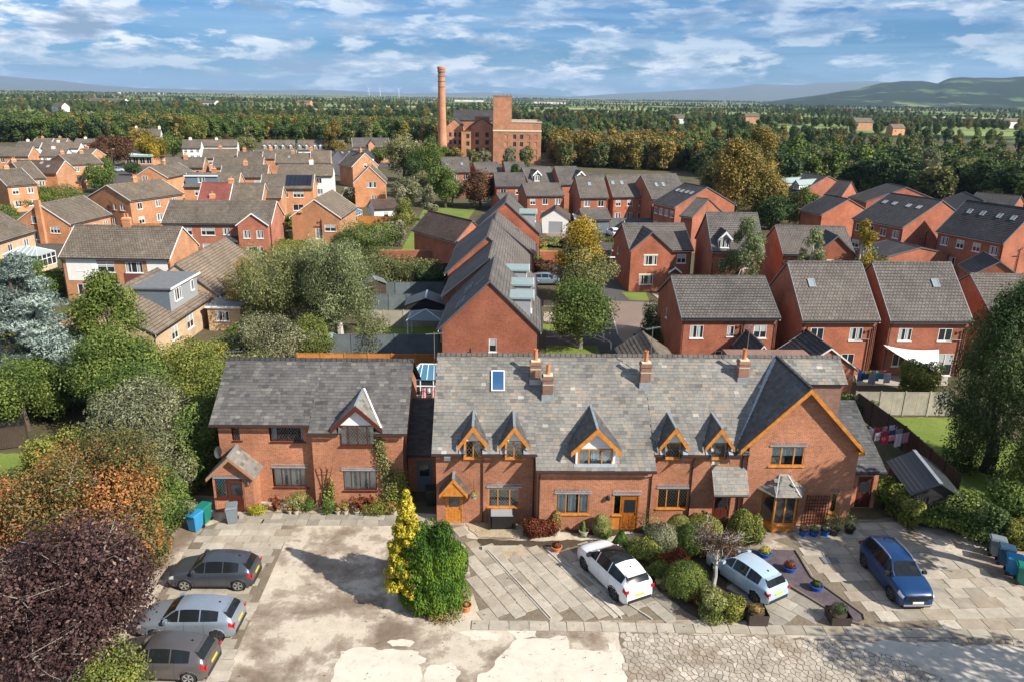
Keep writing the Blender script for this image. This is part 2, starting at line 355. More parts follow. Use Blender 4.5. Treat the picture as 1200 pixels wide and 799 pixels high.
def frame_mesh(w, h, lights, fm, t, transom, dep):
    mb = MB(); y0, y1 = .015, .015+dep
    mb.box(0, w, y0, y1, 0, t); mb.box(0, w, y0, y1, h-t, h); mb.box(0, t, y0, y1, t, h-t); mb.box(w-t, w, y0, y1, t, h-t)
    xs = [0]; tot = sum(lights)
    for l in lights: xs.append(xs[-1]+l/tot*w)
    for x in xs[1:-1]: mb.box(x-t/2, x+t/2, y0-.004, y1, t, h-t)
    if transom:
        for i in range(len(lights)):
            if transom is True or i in transom: mb.box(max(t, xs[i]+t/2), min(w-t, xs[i+1]-t/2), y0-.006, y1, h*.68-t/2, h*.68+t/2)
    return mb.mesh('window', fm)
def lattice_mesh(w, h, n):
    mb = MB(); st = w/n
    def seg(a, b):
        mb.beam((a[0], 0, a[1]), (b[0], 0, b[1]), .011, .006, up=(0, 1, 0))
    k = -int(h/st*1.5)-1
    sl = 1.45
    for i in range(-30, 40):
        for sg in (1, -1):
            c = i*st
            # x = c + sg*z/sl ; clip
            z0, z1 = 0, h
            xa, xb = c, c+sg*h/sl
            lo, hi = min(xa, xb), max(xa, xb)
            if hi <= 0 or lo >= w: continue
            pts = []
            for z in (0, h):
                x = c+sg*z/sl
                if 0 <= x <= w: pts.append((x, z))
            for x in (0, w):
                z = (x-c)*sl*sg
                if 0 < z < h: pts.append((x, z))
            if len(pts) >= 2 and (Vector(pts[0])-Vector(pts[1])).length > .05: seg(pts[0], pts[1])
    return mb.mesh('leading', M['metal'])
def window(parent, P, ang, w, h, lights=(1, 1), fm=None, near=False, lead=False, sill=True, transom=None, t=.055, curtain=1, sillm=None, lintel=None):
    fm = fm or M['upvc']; kf = (round(w, 2), round(h, 2), lights, fm.name, t, transom, near)
    o = link('window', cached(('f',)+kf, lambda: frame_mesh(w, h, lights, fm, t, transom, .06)), parent, P, ang)
    xs = [0]
    for l in lights: xs.append(xs[-1]+l/sum(lights)*w)
    if near:
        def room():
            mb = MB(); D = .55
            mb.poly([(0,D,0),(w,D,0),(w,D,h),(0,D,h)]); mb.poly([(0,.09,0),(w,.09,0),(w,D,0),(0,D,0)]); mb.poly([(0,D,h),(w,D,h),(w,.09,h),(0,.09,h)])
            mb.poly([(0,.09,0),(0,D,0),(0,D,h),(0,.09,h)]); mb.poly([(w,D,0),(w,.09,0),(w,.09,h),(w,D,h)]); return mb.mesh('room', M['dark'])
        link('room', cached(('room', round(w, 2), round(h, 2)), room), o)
        if curtain:
            def cur():
                mb = MB()
                def drape(a, b, z0, z1, y):
                    n = max(3, int((b-a)/.05)); P_ = []
                    for i in range(n+1): P_.append((a+(b-a)*i/n, y+.02*math.sin(i*2.2)))
                    for i in range(n): mb.poly([(P_[i][0], P_[i][1], z0), (P_[i+1][0], P_[i+1][1], z0), (P_[i+1][0], P_[i+1][1], z1), (P_[i][0], P_[i][1], z1)])
                if curtain == 1: drape(.02, w*.15, .02, h, .2); drape(w*.86, w-.02, .02, h, .2)
                elif curtain == 2: drape(.02, w*.30, .02, h, .2); drape(w*.38, w*.62, .02, h, .2); drape(w*.70, w-.02, .02, h, .2)
                elif curtain == 3: drape(.02, w-.02, h*.45, h, .2)
                elif curtain == 4: drape(.02, w-.02, h*.78, h, .2)
                return mb.mesh('curtain', M['curtain'])
            link('curtain', cached(('cur', round(w, 2), round(h, 2), curtain), cur), o)
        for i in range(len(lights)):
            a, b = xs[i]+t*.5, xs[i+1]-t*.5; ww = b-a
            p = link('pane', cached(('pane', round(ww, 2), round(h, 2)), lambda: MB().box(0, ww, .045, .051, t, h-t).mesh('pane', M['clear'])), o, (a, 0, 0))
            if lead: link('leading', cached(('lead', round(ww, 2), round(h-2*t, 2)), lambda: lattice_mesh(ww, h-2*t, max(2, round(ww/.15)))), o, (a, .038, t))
    else:
        def pn():
            mb = MB().box(t*.4, w-t*.4, .05, .056, t*.4, h-t*.4)
            if curtain:
                for i in range(len(lights)):
                    a, b = xs[i]+t, xs[i+1]-t
                    if curtain == 2 or (curtain == 1 and i in (0, len(lights)-1)):
                        mb.box(a+(b-a)*.1, b-(b-a)*.45, .046, .049, t, h-t, 1)
                    if curtain == 3: mb.box(a, b, .046, .049, h*.5, h-t, 1)
            return mb.mesh('pane', [M['glass'], M['netglass']])
        link('pane', cached(('p',)+kf+(curtain,), pn), o)
    if sill: link('sill', cached(('sill', round(w, 2), (sillm or fm).name), lambda: MB().box(-.06, w+.06, -.07, .02, -.07, -.004).mesh('sill', sillm or fm)), o)
    if lintel: link('lintel', cached(('lin', round(w, 2), lintel.name), lambda: MB().box(-.1, w+.1, -.025, .02, h+.004, h+.2).mesh('lintel', lintel)), o)
    return o
M['netglass'] = plain('net_curtain_behind_glass', (.42,.44,.44), .12, var=.15, scale=10, spec=.6)
def sawroof(mb, a, b, up, T, course=.32, th=.025, mat=0):
    "one slope as real overlapping courses: eave line a-b, unit vector up the slope, slope length T"
    a = Vector(a); b = Vector(b); up = Vector(up).normalized(); n = (b-a).cross(up).normalized(); c = max(1, round(T/course)); s = T/c
    for i in range(c):
        p0 = a+up*(i*s); p1 = b+up*(i*s); q0 = a+up*((i+1)*s); q1 = b+up*((i+1)*s)
        mb.poly([p0, p1, p1+n*th, p0+n*th], mat); mb.poly([p0+n*th, p1+n*th, q1+n*.002, q0+n*.002], mat)
    return n
def slab_ends(mb, a, b, up, T, th, mat=0):
    "thin closed slab under a slope: the roof's own thickness"
    a = Vector(a); b = Vector(b); up = Vector(up).normalized(); n = (b-a).cross(up).normalized()
    mb.ext([a-n*.004, b-n*.004, b+up*T-n*.004, a+up*T-n*.004], -n*th, mat)
def slates(name, parent, a, ex, up, L, T, m, w=(.26, .38), h=.215, inside=None, seed=1, th=.024):
    a = Vector(a); ex = Vector(ex).normalized(); up = Vector(up).normalized(); n = ex.cross(up).normalized(); R = random.Random(seed)
    mb = MB(); tone = []; rows = int(T/h)+1; h = T/rows
    for r in range(rows):
        s = -R.uniform(0, .3)
        while s < L:
            ww = R.uniform(*w); s0 = max(s, 0); s1 = min(s+ww-.008, L); s += ww
            if s1-s0 < .06: continue
            t0 = r*h + R.uniform(-.006, .006); t1 = min(T, (r+1)*h+.03)
            if inside and not inside((s0+s1)/2, (r+.5)*h): continue
            l = th+R.uniform(-.004, .007); tw = R.uniform(-.003, .003)
            p = lambda x, t, z: a+ex*x+up*t+n*z
            A, B, C_, D = p(s0, t0, l+tw), p(s1, t0, l-tw), p(s1, t1, .004), p(s0, t1, .004)
            mb.quads([A, B, C_, D, p(s0, t0, 0), p(s1, t0, 0), p(s1, t1, 0), p(s0, t1, 0)], [(0,1,2,3), (4,5,1,0), (5,6,2,1), (7,4,0,3)])
            v = min(1, max(0, R.gauss(.47, .20))); tone += [v]*4
    me = mb.mesh(name, m); fattr(me, 'tone', tone); o = link(name, me, parent); o['kind'] = 'stuff'; return o
def tone_all(me, v=.5): fattr(me, 'tone', [v]*len(me.polygons)); return me
def chimney(parent, x, y, z0, z1, w=.55, d=.45, pots=1, m=None, pot_h=.42, near=False):
    m = m or M['brick_stack']; mb = MB(); mb.box(x-w/2, x+w/2, y-d/2, y+d/2, z0, z1)
    mb.box(x-w/2-.04, x+w/2+.04, y-d/2-.04, y+d/2+.04, z1-.2, z1-.06)
    mb.box(x-w/2+.03, x+w/2-.03, y-d/2+.03, y+d/2-.03, z1, z1+.07, 1)
    c = mb.build('chimney', [m, M['cream']], parent)
    if near:
        f = MB().box(x-w/2-.05, x+w/2+.05, y-d/2-.05, y+d/2+.05, z0, z0+.62).build('flashing', M['lead'], c)
        MB().box(x-w/2-.012, x+w/2+.012, y-d/2-.012, y+d/2+.012, z0+1.2, z0+1.24).build('lead_tray', M['cream'], c)
    for i in range(pots):
        px = x + (i-(pots-1)/2)*.34
        MB().lathe([(.13, z1+.05), (.145, z1+.08), (.12, z1+.12), (.105, z1+pot_h), (.125, z1+pot_h+.03), (.125, z1+pot_h+.08), (.08, z1+pot_h+.08), (.08, z1+pot_h-.1)], 10, (px, y, 0)).build('chimney_pot', M['pot'], c, smooth=False)
    return c
def gdormer(parent, xc, w, yf, z0, ze, za, k, ye, zeave, fm, wallm, roofm, cheek, over=.12, side=.2, barge=None, win=None, near=False, tri=None, slated=None, seed=3, front=.28):
    "gabled dormer: front at yf, sill z0, eave ze, apex za, on a slope z=zeave+k*(y-ye)"
    yr = lambda z: ye+(z-zeave)/k
    d = MB(); hw = w/2
    # front triangle + cheeks
    d.poly([(xc-hw, yf, ze), (xc+hw, yf, ze), (xc, yf, za-.12)], 1)
    d.poly([(xc-hw, yf, z0), (xc-hw, yf, ze), (xc-hw, yr(ze), ze), (xc-hw, yr(z0), z0)], 0); d.poly([(xc+hw, yf, ze), (xc+hw, yf, z0), (xc+hw, yr(z0), z0), (xc+hw, yr(ze), ze)], 0)
    ob = d.build('dormer', [cheek, tri or M['white']], parent)
    sl = (za-ze)/hw; hs = hw+side; zs = za-sl*hs; y0 = yf-front
    r = MB()
    for sg in (-1, 1):
        a = Vector((xc+sg*hs, y0, zs)); b = Vector((xc, y0, za)); c = Vector((xc, yr(za)+.1, za)); e = Vector((xc+sg*hs, yr(zs)+.1, zs))
        pts = [a, b, c, e] if sg > 0 else [b, a, e, c]
        r.ext(pts, (0, 0, .06), 0)
    ro = r.build('dormer_roof', roofm, ob) if not slated else tone_roof(r, 'dormer_roof', slated, ob)
    MB().beam((xc, y0-.01, za+.075), (xc, yr(za)+.1, za+.075), .13, .07).build('ridge_cap', M['lead'] if near else roofm if not slated else M['lead'], ob)
    if slated:
        for sg in (-1, 1):
            L = yr(za)+.1-y0; T = math.hypot(hs, za-zs)
            if sg > 0: A = Vector((xc+hs, y0, zs+.062)); ex = Vector((0, 1, 0)); up = Vector((-hs, 0, za-zs))
            else: A = Vector((xc-hs, yr(za)+.1, zs+.062)); ex = Vector((0, -1, 0)); up = Vector((hs, 0, za-zs))
            def ins(s, t, sg=sg):
                y = (y0+s) if sg > 0 else (yr(za)+.1-s); z = zs+t*(za-zs)/T
                return y < yr(z)+.2
            q = slates('slates', ob, A, ex, up, L, T, slated, (.25, .36), .2, ins, seed+sg)
    if barge:
        b = MB()
        for sg in (-1, 1):
            p = [(xc+sg*hs, y0-.03, zs-.20), (xc, y0-.03, za-.26), (xc, y0-.03, za+.075), (xc+sg*hs, y0-.03, zs+.085)]
            if sg > 0: p = p[::-1]
            b.ext(p, (0, .05, 0))
        b.build('bargeboard', barge, ob)
    return ob
def tone_roof(mb, name, m, parent):
    me = mb.mesh(name, m); tone_all(me, .4); return link(name, me, parent)
def ridge_tiles(parent, a, b, m, step=.45, r=.13):
    a = Vector(a); b = Vector(b); L = (b-a).length; n = max(1, round(L/step)); d = (b-a)/n; mb = MB(); e = d.normalized(); s = e.cross(Vector((0,0,1))).normalized()
    for i in range(n):
        p = a+d*i+e*.012; q = a+d*(i+1)-e*.0
        z = Vector((0, 0, 1)); l = .012*(i % 2)
        P = [p-s*r-z*.07, p-s*r*.6+z*(.05+l), p+s*r*.6+z*(.05+l), p+s*r-z*.07]; Q = [x+(q-p) for x in P]
        mb.quads(P+Q, [(0,4,5,1), (1,5,6,2), (2,6,7,3), (3,2,1,0), (4,5,6,7)])
    o = mb.build('ridge_tiles', m, parent) if m.name.find('slate') < 0 or m.name.startswith('dark_slate_tile') else tone_roof(mb, 'ridge_tiles', m, parent)
    o['kind'] = 'stuff'; return o
def rooflight(parent, x, y, z, tilt_k, w=.78, h=1.0, ang=0, sgn=1, fm=None, gm=None):
    "roof window lying on a slope rising with +y (sgn=1) or -y"
    o = MB(); t = .06
    o.box(0, w, 0, t, 0, .08); o.box(0, w, h-t, h, 0, .08); o.box(0, t, t, h-t, 0, .08); o.box(w-t, w, t, h-t, 0, .08); o.box(t, w-t, t, h-t, .02, .05, 1)
    ob = link('roof_window', cached(('rl', w, h, (fm or M['clad']).name, (gm or M['sky_glass']).name), lambda: o.mesh('roof_window', [fm or M['clad'], gm or M['sky_glass']])), parent)
    al = math.atan(tilt_k); c, s = math.cos(al), math.sin(al)
    if sgn > 0: mt = Matrix(((1,0,0),(0,c,-s),(0,s,c)))
    else: mt = Matrix(((-1,0,0),(0,-c,s),(0,s,c)))
    M4 = mt.to_4x4(); M4.translation = (x, y, z); ob.matrix_local = M4; return ob
def house(name, label, A, B, depth, ez, rz, kind='long', wallm=None, roofm=None, group=None, wins=(), chim=(), lights=(), ov=.3, fascia=None, doors=(), flip=False, base=0, overs=.12, course=.33, hip=False, solar=None, vents=True, cat='house', pipes=True):
    A = Vector(A); B = Vector(B); A.z = B.z = 0; d = (B-A); wd = d.length; e = d.normalized(); bk = Vector((-e.y, e.x, 0))
    wallm = wallm or M['brick_new']; roofm = roofm or M['tile_new']; fascia = fascia or M['fascia']
    if kind == 'long': org = A+bk*ov+e*overs; ang = math.atan2(e.y, e.x); L = wd-2*overs; D = depth
    else: org = B+bk*.08-e*ov; ang = math.atan2(bk.y, bk.x); L = depth; D = wd-2*ov
    T = thing(name, label, cat, (org.x, org.y, 0), ang, group); T['_L'] = L; T['_D'] = D
    sides = {'F': ((0, 0), 0, L), 'R': ((L, 0), math.pi/2, D), 'B': ((L, D), math.pi, L), 'L': ((0, D), -math.pi/2, D)}
    k = (rz-ez)/(D/2+ov)*1.0; zw = ez+k*ov
    mb = MB(); hs = {s: [] for s in sides}
    for wsp in list(wins)+[('D',)+tuple(x) for x in doors]:
        if wsp[0] == 'D': _, s, f, w, h = wsp[:5]; z0 = base+.03
        else: s, f, z0, w, h = wsp[:5]
        if z0+h > zw-.05 or (s in 'LR' and z0+h > zw): continue
        c = f*sides[s][2]; hs[s].append((max(.1, c-w/2), min(sides[s][2]-.1, c+w/2), z0, z0+h))
    for s, (P, a, LL) in sides.items():
        wall_panel(mb, P, a, LL, base-.3, zw, hs[s])
    mb.poly([(L, 0, zw), (L, D, zw), (L, D/2, rz-.04)]); mb.poly([(0, D, zw), (0, 0, zw), (0, D/2, rz-.04)])
    T2 = mb.build('wall', wallm, T)
    r = MB(); Ts = math.hypot(D/2+ov, rz-ez)
    for sg in (1, -1):
        if sg > 0: a = (-overs, -ov, ez); b = (L+overs, -ov, ez); up = (0, D/2+ov, rz-ez)
        else: a = (L+overs, D+ov, ez); b = (-overs, D+ov, ez); up = (0, -(D/2+ov), rz-ez)
        sawroof(r, a, b, up, Ts, course); slab_ends(r, a, b, up, Ts, .09)
    ro = r.build('roof', roofm, T)
    ridge_tiles(ro, (-overs, D/2, rz+.03), (L+overs, D/2, rz+.03), roofm, .45 if ez else .45)
    for yy in (-ov, D+ov): MB().box(-overs, L+overs, yy-.02, yy+.02, ez-.2, ez-.03).build('fascia', fascia, T)
    for yy in (-ov-.09, D+ov+.09): MB().beam((-overs, yy, ez-.05), (L+overs, yy, ez-.05), .11, .09).build('gutter', M['blackpipe'], T)
    v = MB()
    for xx in (-overs, L+overs):
        for sg in (0, 1):
            y0 = -ov if sg == 0 else D+ov
            v.ext([(xx-.03, y0, ez-.10), (xx-.03, D/2, rz-.10), (xx-.03, D/2, rz+.04), (xx-.03, y0, ez+.04)], (.06, 0, 0))
        v.build('verge', fascia if fascia.name != 'white_fascia' or wallm.name.startswith(('old', 'red')) else M['metal'], T); v = MB()
    if pipes:
        for xx in (.12, L-.12): MB().tube([(xx, -ov-.07, ez-.1), (xx, -.08, ez-.55), (xx, -.08, .1)], .04, 5).build('drainpipe', M['blackpipe'], T)
    rot = lambda a: a
    for wsp in wins:
        s, fr, z0, w, h = wsp[:5]; opt = wsp[5] if len(wsp) > 5 else {}
        P, a, LL = sides[s]; c = fr*LL; dx = Vector((math.cos(a), math.sin(a), 0)); p = Vector((P[0], P[1], 0))+dx*max(.1, c-w/2)
        proud = z0+h > zw-.05
        o2 = dict(lights=(1, 1) if w > .9 else (1,), curtain=random.choice([0, 1, 2, 3])); o2.update(opt)
        if proud: p -= Vector((-dx.y, dx.x, 0))*.055
        window(T, (p.x, p.y, z0), a, w, h, **o2)
    for dsp in doors:
        s, fr, w, h, m_ = dsp[:5]; P, a, LL = sides[s]; dx = Vector((math.cos(a), math.sin(a), 0)); p = Vector((P[0], P[1], 0))+dx*max(.1, fr*LL-w/2)
        if len(dsp) > 5: garage_door(T, (p.x, p.y, base+.03), a, w, h, m_)
        else: door(T, (p.x, p.y, base+.03), a, w, h, m_)
    for c in chim:
        x, yf, top = c[0]*L, c[1]*D, c[2]; zb = ez + (rz-ez)*(1-abs(yf-D/2)/(D/2+ov)) - .3
        if len(c) > 4: chimney(T, x, yf, 0, rz+top, c[3], c[4], c[5] if len(c) > 5 else 1, wallm)
        else: chimney(T, x, yf, zb, rz+top, .9, .5, c[3] if len(c) > 3 else 2, wallm)
    for x, t in lights:
        y = -ov+(D/2+ov)*t; rooflight(T, x*L-.39, y, ez+(rz-ez)*t+.04, k, .6, .85, gm=M['pale_light'])
    if solar:
        x0, x1, t0, t1, n = solar; y0 = -ov+(D/2+ov)*t0; y1 = -ov+(D/2+ov)*t1; z_ = lambda y: ez+k*(y+ov)+.1
        for i in range(n):
            a_ = L*(x0+(x1-x0)*i/n)+.02; b_ = L*(x0+(x1-x0)*(i+1)/n)-.02
            for j in range(2):
                ya = y0+(y1-y0)*j/2+.02; yb = y0+(y1-y0)*(j+1)/2-.02
                MB().ext([(a_, ya, z_(ya)), (b_, ya, z_(ya)), (b_, yb, z_(yb)), (a_, yb, z_(yb))], (0, 0, .04)).build('solar_panel', M['solar'], ro)
    return T
def door(parent, P, ang, w, h, m_, glazed=True):
    d = MB(); d.box(0, .07, .0, .07, 0, h); d.box(w-.07, w, 0, .07, 0, h); d.box(.07, w-.07, 0, .07, h-.07, h)
    d.box(.07, w-.07, .03, .07, 0, h-.07)
    for i in (0, 1):
        x = .14+i*(w-.28)/2; d.box(x, x+(w-.28)/2-.05, .018, .032, .15, h*.42)
    key = ('door', round(w, 2), round(h, 2), m_.name)
    o = link('door', cached(key, lambda: d.mesh('door', m_)), parent, P, ang)
    link('pane', cached(('dp', round(w, 2), round(h, 2)), lambda: MB().box(.17, w-.17, .015, .029, h*.5, h*.86).mesh('pane', M['glass'])), o)
    link('handle', cached(('dh', round(w, 2)), lambda: MB().box(w-.15, w-.12, -.02, .02, h*.42, h*.50).mesh('handle', M['metal'])), o)
    return o
def garage_door(parent, P, ang, w, h, m_):
    d = MB(); n = 6
    for i in range(n): d.box(0, w, .05+.0*i, .08, i*h/n+.008, (i+1)*h/n-.008)
    d.box(0, w, .075, .09, 0, h)
    return link('garage_door', cached(('gd', round(w, 2), round(h, 2), m_.name), lambda: d.mesh('garage_door', m_)), parent, P, ang)
def cross_gable(T, x0, x1, proj, ez, za, k, rz, D, wallm, roofm, wins=(), ov=.2, fascia=None, side_over=.25, main_ov=.3, main_ez=None, doors=()):
    "gabled front wing added to a house (ridge runs back into the main slope)"
    main_ez = ez if main_ez is None else main_ez; xc = (x0+x1)/2; hw = (x1-x0)/2; sl = (za-ez)/(hw+side_over); zw = ez+sl*side_over
    mb = MB(); holes = []
    for wsp in wins:
        f, z0, w, h = wsp[:4]; c = f*(x1-x0)
        if z0+h < zw: holes.append((c-w/2, c+w/2, z0, z0+h))
    for dsp in doors: c = dsp[0]*(x1-x0); holes.append((c-dsp[1]/2, c+dsp[1]/2, .03, .03+dsp[2]))
    wall_panel(mb, (x0, -proj), 0, x1-x0, -.3, zw, holes)
    mb.poly([(x0, -proj, zw), (x1, -proj, zw), (xc, -proj, za-.03)])
    mb.poly([(x0, .05, -.3), (x0, -proj, -.3), (x0, -proj, zw), (x0, .05, zw)]); mb.poly([(x1, -proj, -.3), (x1, .05, -.3), (x1, .05, zw), (x1, -proj, zw)])
    w_ = mb.build('front_wing', wallm, T)
    yr = lambda z: -main_ov+(z-main_ez)/k+.15
    r = MB(); hs = hw+side_over
    n = 7
    for sg in (-1, 1):
        for i in range(n):
            f0, f1 = i/n, (i+1)/n
            xa, xb = xc+sg*hs*(1-f0), xc+sg*hs*(1-f1); z0_, z1_ = ez+(za-ez)*f0, ez+(za-ez)*f1
            P = [(xa, -proj-ov, z0_+.05), (xb, -proj-ov, z1_+.03), (xb, yr(z1_), z1_+.03), (xa, yr(z0_), z0_+.05)]
            r.ext(P if sg > 0 else P[::-1], (0, 0, -.07))
    r.build('wing_roof', roofm, w_)
    f = MB()
    for sg in (-1, 1):
        p = [(xc+sg*hs, -proj-ov-.03, ez-.12), (xc, -proj-ov-.03, za-.14), (xc, -proj-ov-.03, za+.05), (xc+sg*hs, -proj-ov-.03, ez+.05)]
        f.ext(p if sg < 0 else p[::-1], (0, .05, 0))
    f.build('bargeboard', fascia or M['metal'], w_)
    for wsp in wins:
        fr, z0, w, h = wsp[:4]; opt = wsp[4] if len(wsp) > 4 else {}
        proud = z0+h >= zw; o2 = dict(lights=(1, 1) if w > .9 else (1,)); o2.update(opt)
        window(T, (x0+fr*(x1-x0)-w/2, -proj-(.055 if proud else 0), z0), 0, w, h, **o2)
    for dsp in doors: door(T, (x0+dsp[0]*(x1-x0)-dsp[1]/2, -proj, .03), 0, dsp[1], dsp[2], dsp[3])
    return w_
# ------------------------------------------------------------ the cottage row (front)
RO = Vector((-4, 36.45, 0)); RA = rad(1.5)
def row(u, v, z=0): return RO + Vector((math.cos(RA)*u-math.sin(RA)*v, math.sin(RA)*u+math.cos(RA)*v, z))
K = .78; CA = 1/math.hypot(1, K); RZ = 8.234; RV = 4.68
zmain = lambda v: 4.35+K*(v+.3)
def cot(u0, label): return thing('cottage', label, 'house', row(u0, 0), RA, 'brick cottages in the front row')
def slope_base(mb, a, ex, up, L, T, holes, th=.1, mat=0):
    a = Vector(a); ex = Vector(ex); up = Vector(up).normalized(); n = ex.cross(up)
    xs = sorted({0, L, *[h[0] for h in holes], *[h[1] for h in holes]}); ts = sorted({0, T, *[h[2] for h in holes], *[h[3] for h in holes]})
    for i in range(len(xs)-1):
        for j in range(len(ts)-1):
            cx, ct = (xs[i]+xs[i+1])/2, (ts[j]+ts[j+1])/2
            if any(h[0] < cx < h[1] and h[2] < ct < h[3] for h in holes): continue
            P = [a+ex*xs[i]+up*ts[j], a+ex*xs[i+1]+up*ts[j], a+ex*xs[i+1]+up*ts[j+1], a+ex*xs[i]+up*ts[j+1]]; mb.ext(P, -n*th, mat)
def main_roof(T, ua, ub, u0, ev, holes, skip=None, sm='slate', rv=RV, zf=zmain, kk=K, seed=5, rear=True, rearv=9.36, ridge=True, basem='tile_dark'):
    "front slope of real slates from eave depth ev up to the ridge, plain rear slope"
    ca = 1/math.hypot(1, kk); up = Vector((0, ca, kk*ca)); Tt = (rv-ev)/ca; mb = MB()
    slope_base(mb, (ua-u0, ev, zf(ev)), (1, 0, 0), up, ub-ua, Tt, holes)
    rz = zf(rv)
    if rear: sawroof(mb, (ub-u0, rearv+.3, rz-kk*(rearv+.3-rv)), (ua-u0, rearv+.3, rz-kk*(rearv+.3-rv)), (0, -ca, kk*ca), (rearv+.3-rv)/ca)
    r = mb.build('roof', M[basem], T)
    def ins(s, t):
        if any(h[0] < s < h[1] and h[2] < t < h[3] for h in holes): return False
        return not (skip and skip(s+ua, ev+t*ca))
    n = Vector((0, -kk*ca, ca))
    slates('slates', r, Vector((ua-u0, ev, zf(ev)))+n*.004, (1, 0, 0), up, ub-ua, Tt, M[sm], inside=ins, seed=seed)
    if ridge: ridge_tiles(r, (ua-u0, rv, rz+.03), (ub-u0, rv, rz+.03), M['tile_new'] if sm == 'slate' else M['tile_dark'], .46, .15)
    return r
def gutter(T, a, b, y, z, pipe=()):
    MB().beam((a, y-.07, z-.03), (b, y-.07, z-.03), .11, .09).build('gutter', M['gutter'], T)
    for x, y2, zz in pipe: MB().tube([(x, y-.06, z-.08), (x, y2-.06, z-.35), (x, y2-.06, zz)], .038, 6).build('drainpipe', M['gutter'], T); MB().box(x-.05, x+.05, y-.1, y-.0, z-.2, z-.06).build('hopper', M['fascia'], T)
def soldier(T, a, b, y, z0, z1, strip=True):
    mb = MB(); n = round((b-a)/.078); st = (b-a)/n
    for i in range(n): mb.box(a+i*st+.006, a+(i+1)*st-.006, y-.022, y+.01, z0+.05, z1)
    mb.build('soldier_course', M['soldier'], T)
    if strip: MB().box(a, b, y-.05, y-.001, z0-.03, z0+.045).build('lead_drip', M['lead'], T)
OW = M['orange_wood']; BW_ = M['brown_wood']
def front_walls(T, w, yf, zt, holes, D=9.36, mat='brick_cottage', rz=RZ, rv=RV, kk=K, left=True, right=True, dip=None):
    mb = MB(); wall_panel(mb, (0, yf), 0, w, -.3, zt, holes, rev=.1)
    prof = [(yf, -.3), (yf, zt), (rv, rz-.12), (D, rz-.12-kk*(D-rv)), (D, -.3)]
    for x, s in ((0, left), (w, right)):
        if s: P = [(x, p[0], p[1]) for p in prof]; mb.poly(P if x == 0 else P[::-1])
    MB().poly([(w, D, -.3), (0, D, -.3), (0, D, prof[3][1]), (w, D, prof[3][1])]).build('rear_wall', M[mat], T)
    return mb.build('wall', M[mat], T)
# --- cottage one
c1 = cot(0, 'end brick cottage with single orange door under gabled canopy and roof window')
hw = [(2.84, 4.53, 1.0, 2.19), (.5, 1.43, .02, 1.98), (1.58, 2.44, 3.99, 4.50), (3.77, 4.63, 3.99, 4.50)]
front_walls(c1, 5.45, 0, 4.50, hw, right=False)
for a in (.0, 1.0): pass
dh = [(1.60+.2, 2.42+.2, 0, 1.25), (3.79+.2, 4.61+.2, 0, 1.25)]
r1 = main_roof(c1, -.2, 5.45, 0, -.3, dh, seed=11)
for xc in (2.01, 4.2):
    gdormer(c1, xc, .98, -.03, 4.0, 5.2, 5.9, K, -.3, 4.35, OW, M['white'], M['tile_dark'], M['lead'], side=.31, barge=OW, near=True, slated=M['slate_gable'], seed=int(xc*10), front=.25)
    MB().box(xc-.49, xc+.49, -.03, .03, 5.01, 5.2).build('head_board', M['white'], c1)
    [MB().box(a, a+.055, -.05, .03, 3.99, 5.01).build('jamb_board', OW, c1) for a in (xc-.49, xc+.435)]
    MB().ext([(xc-.5, -.33, 4.37), (xc+.5, -.33, 4.37), (xc+.5, -.05, 4.6), (xc-.5, -.05, 4.6)], (0, 0, .02)) if 0 else None
    for sg in (-1, 1):
        x0, x1 = (xc+.5, xc+.74) if sg > 0 else (xc-.74, xc-.5)
        MB().ext([(x0, -.34, 4.36), (x1, -.34, 4.36), (x1, .45, 4.36+.79*K), (x0, .45, 4.36+.79*K)], (0, -.02, .035)).build('flashing', M['lead'], c1)
window(c1, (1.58, -.04, 3.99), 0, .86, 1.02, (1, 1), OW, True, True, curtain=0)
window(c1, (3.77, -.04, 3.99), 0, .86, 1.02, (1, 1), OW, True, True, curtain=4)
window(c1, (2.84, 0, 1.0), 0, 1.69, 1.19, (1, 1.25, 1), OW, True, True, curtain=4)
soldier(c1, 2.73, 4.66, 0, 2.24, 2.5)
MB().box(-.0, 1.45, -.03, -.001, 4.26, 4.3).build('eave_board', M['gutter'], c1)
for a, b in ((-.2, 1.52), (2.5, 3.7), (4.7, 5.45)): gutter(c1, a, b, -.3, 4.33)
for x in (2.52, 5.3): MB().tube([(x, -.36, 4.25), (x, -.05, 3.9), (x, -.05, .1)], .04, 6).build('drainpipe', M['gutter'], c1)
door(c1, (.5, 0, .02), 0, .93, 1.96, OW)
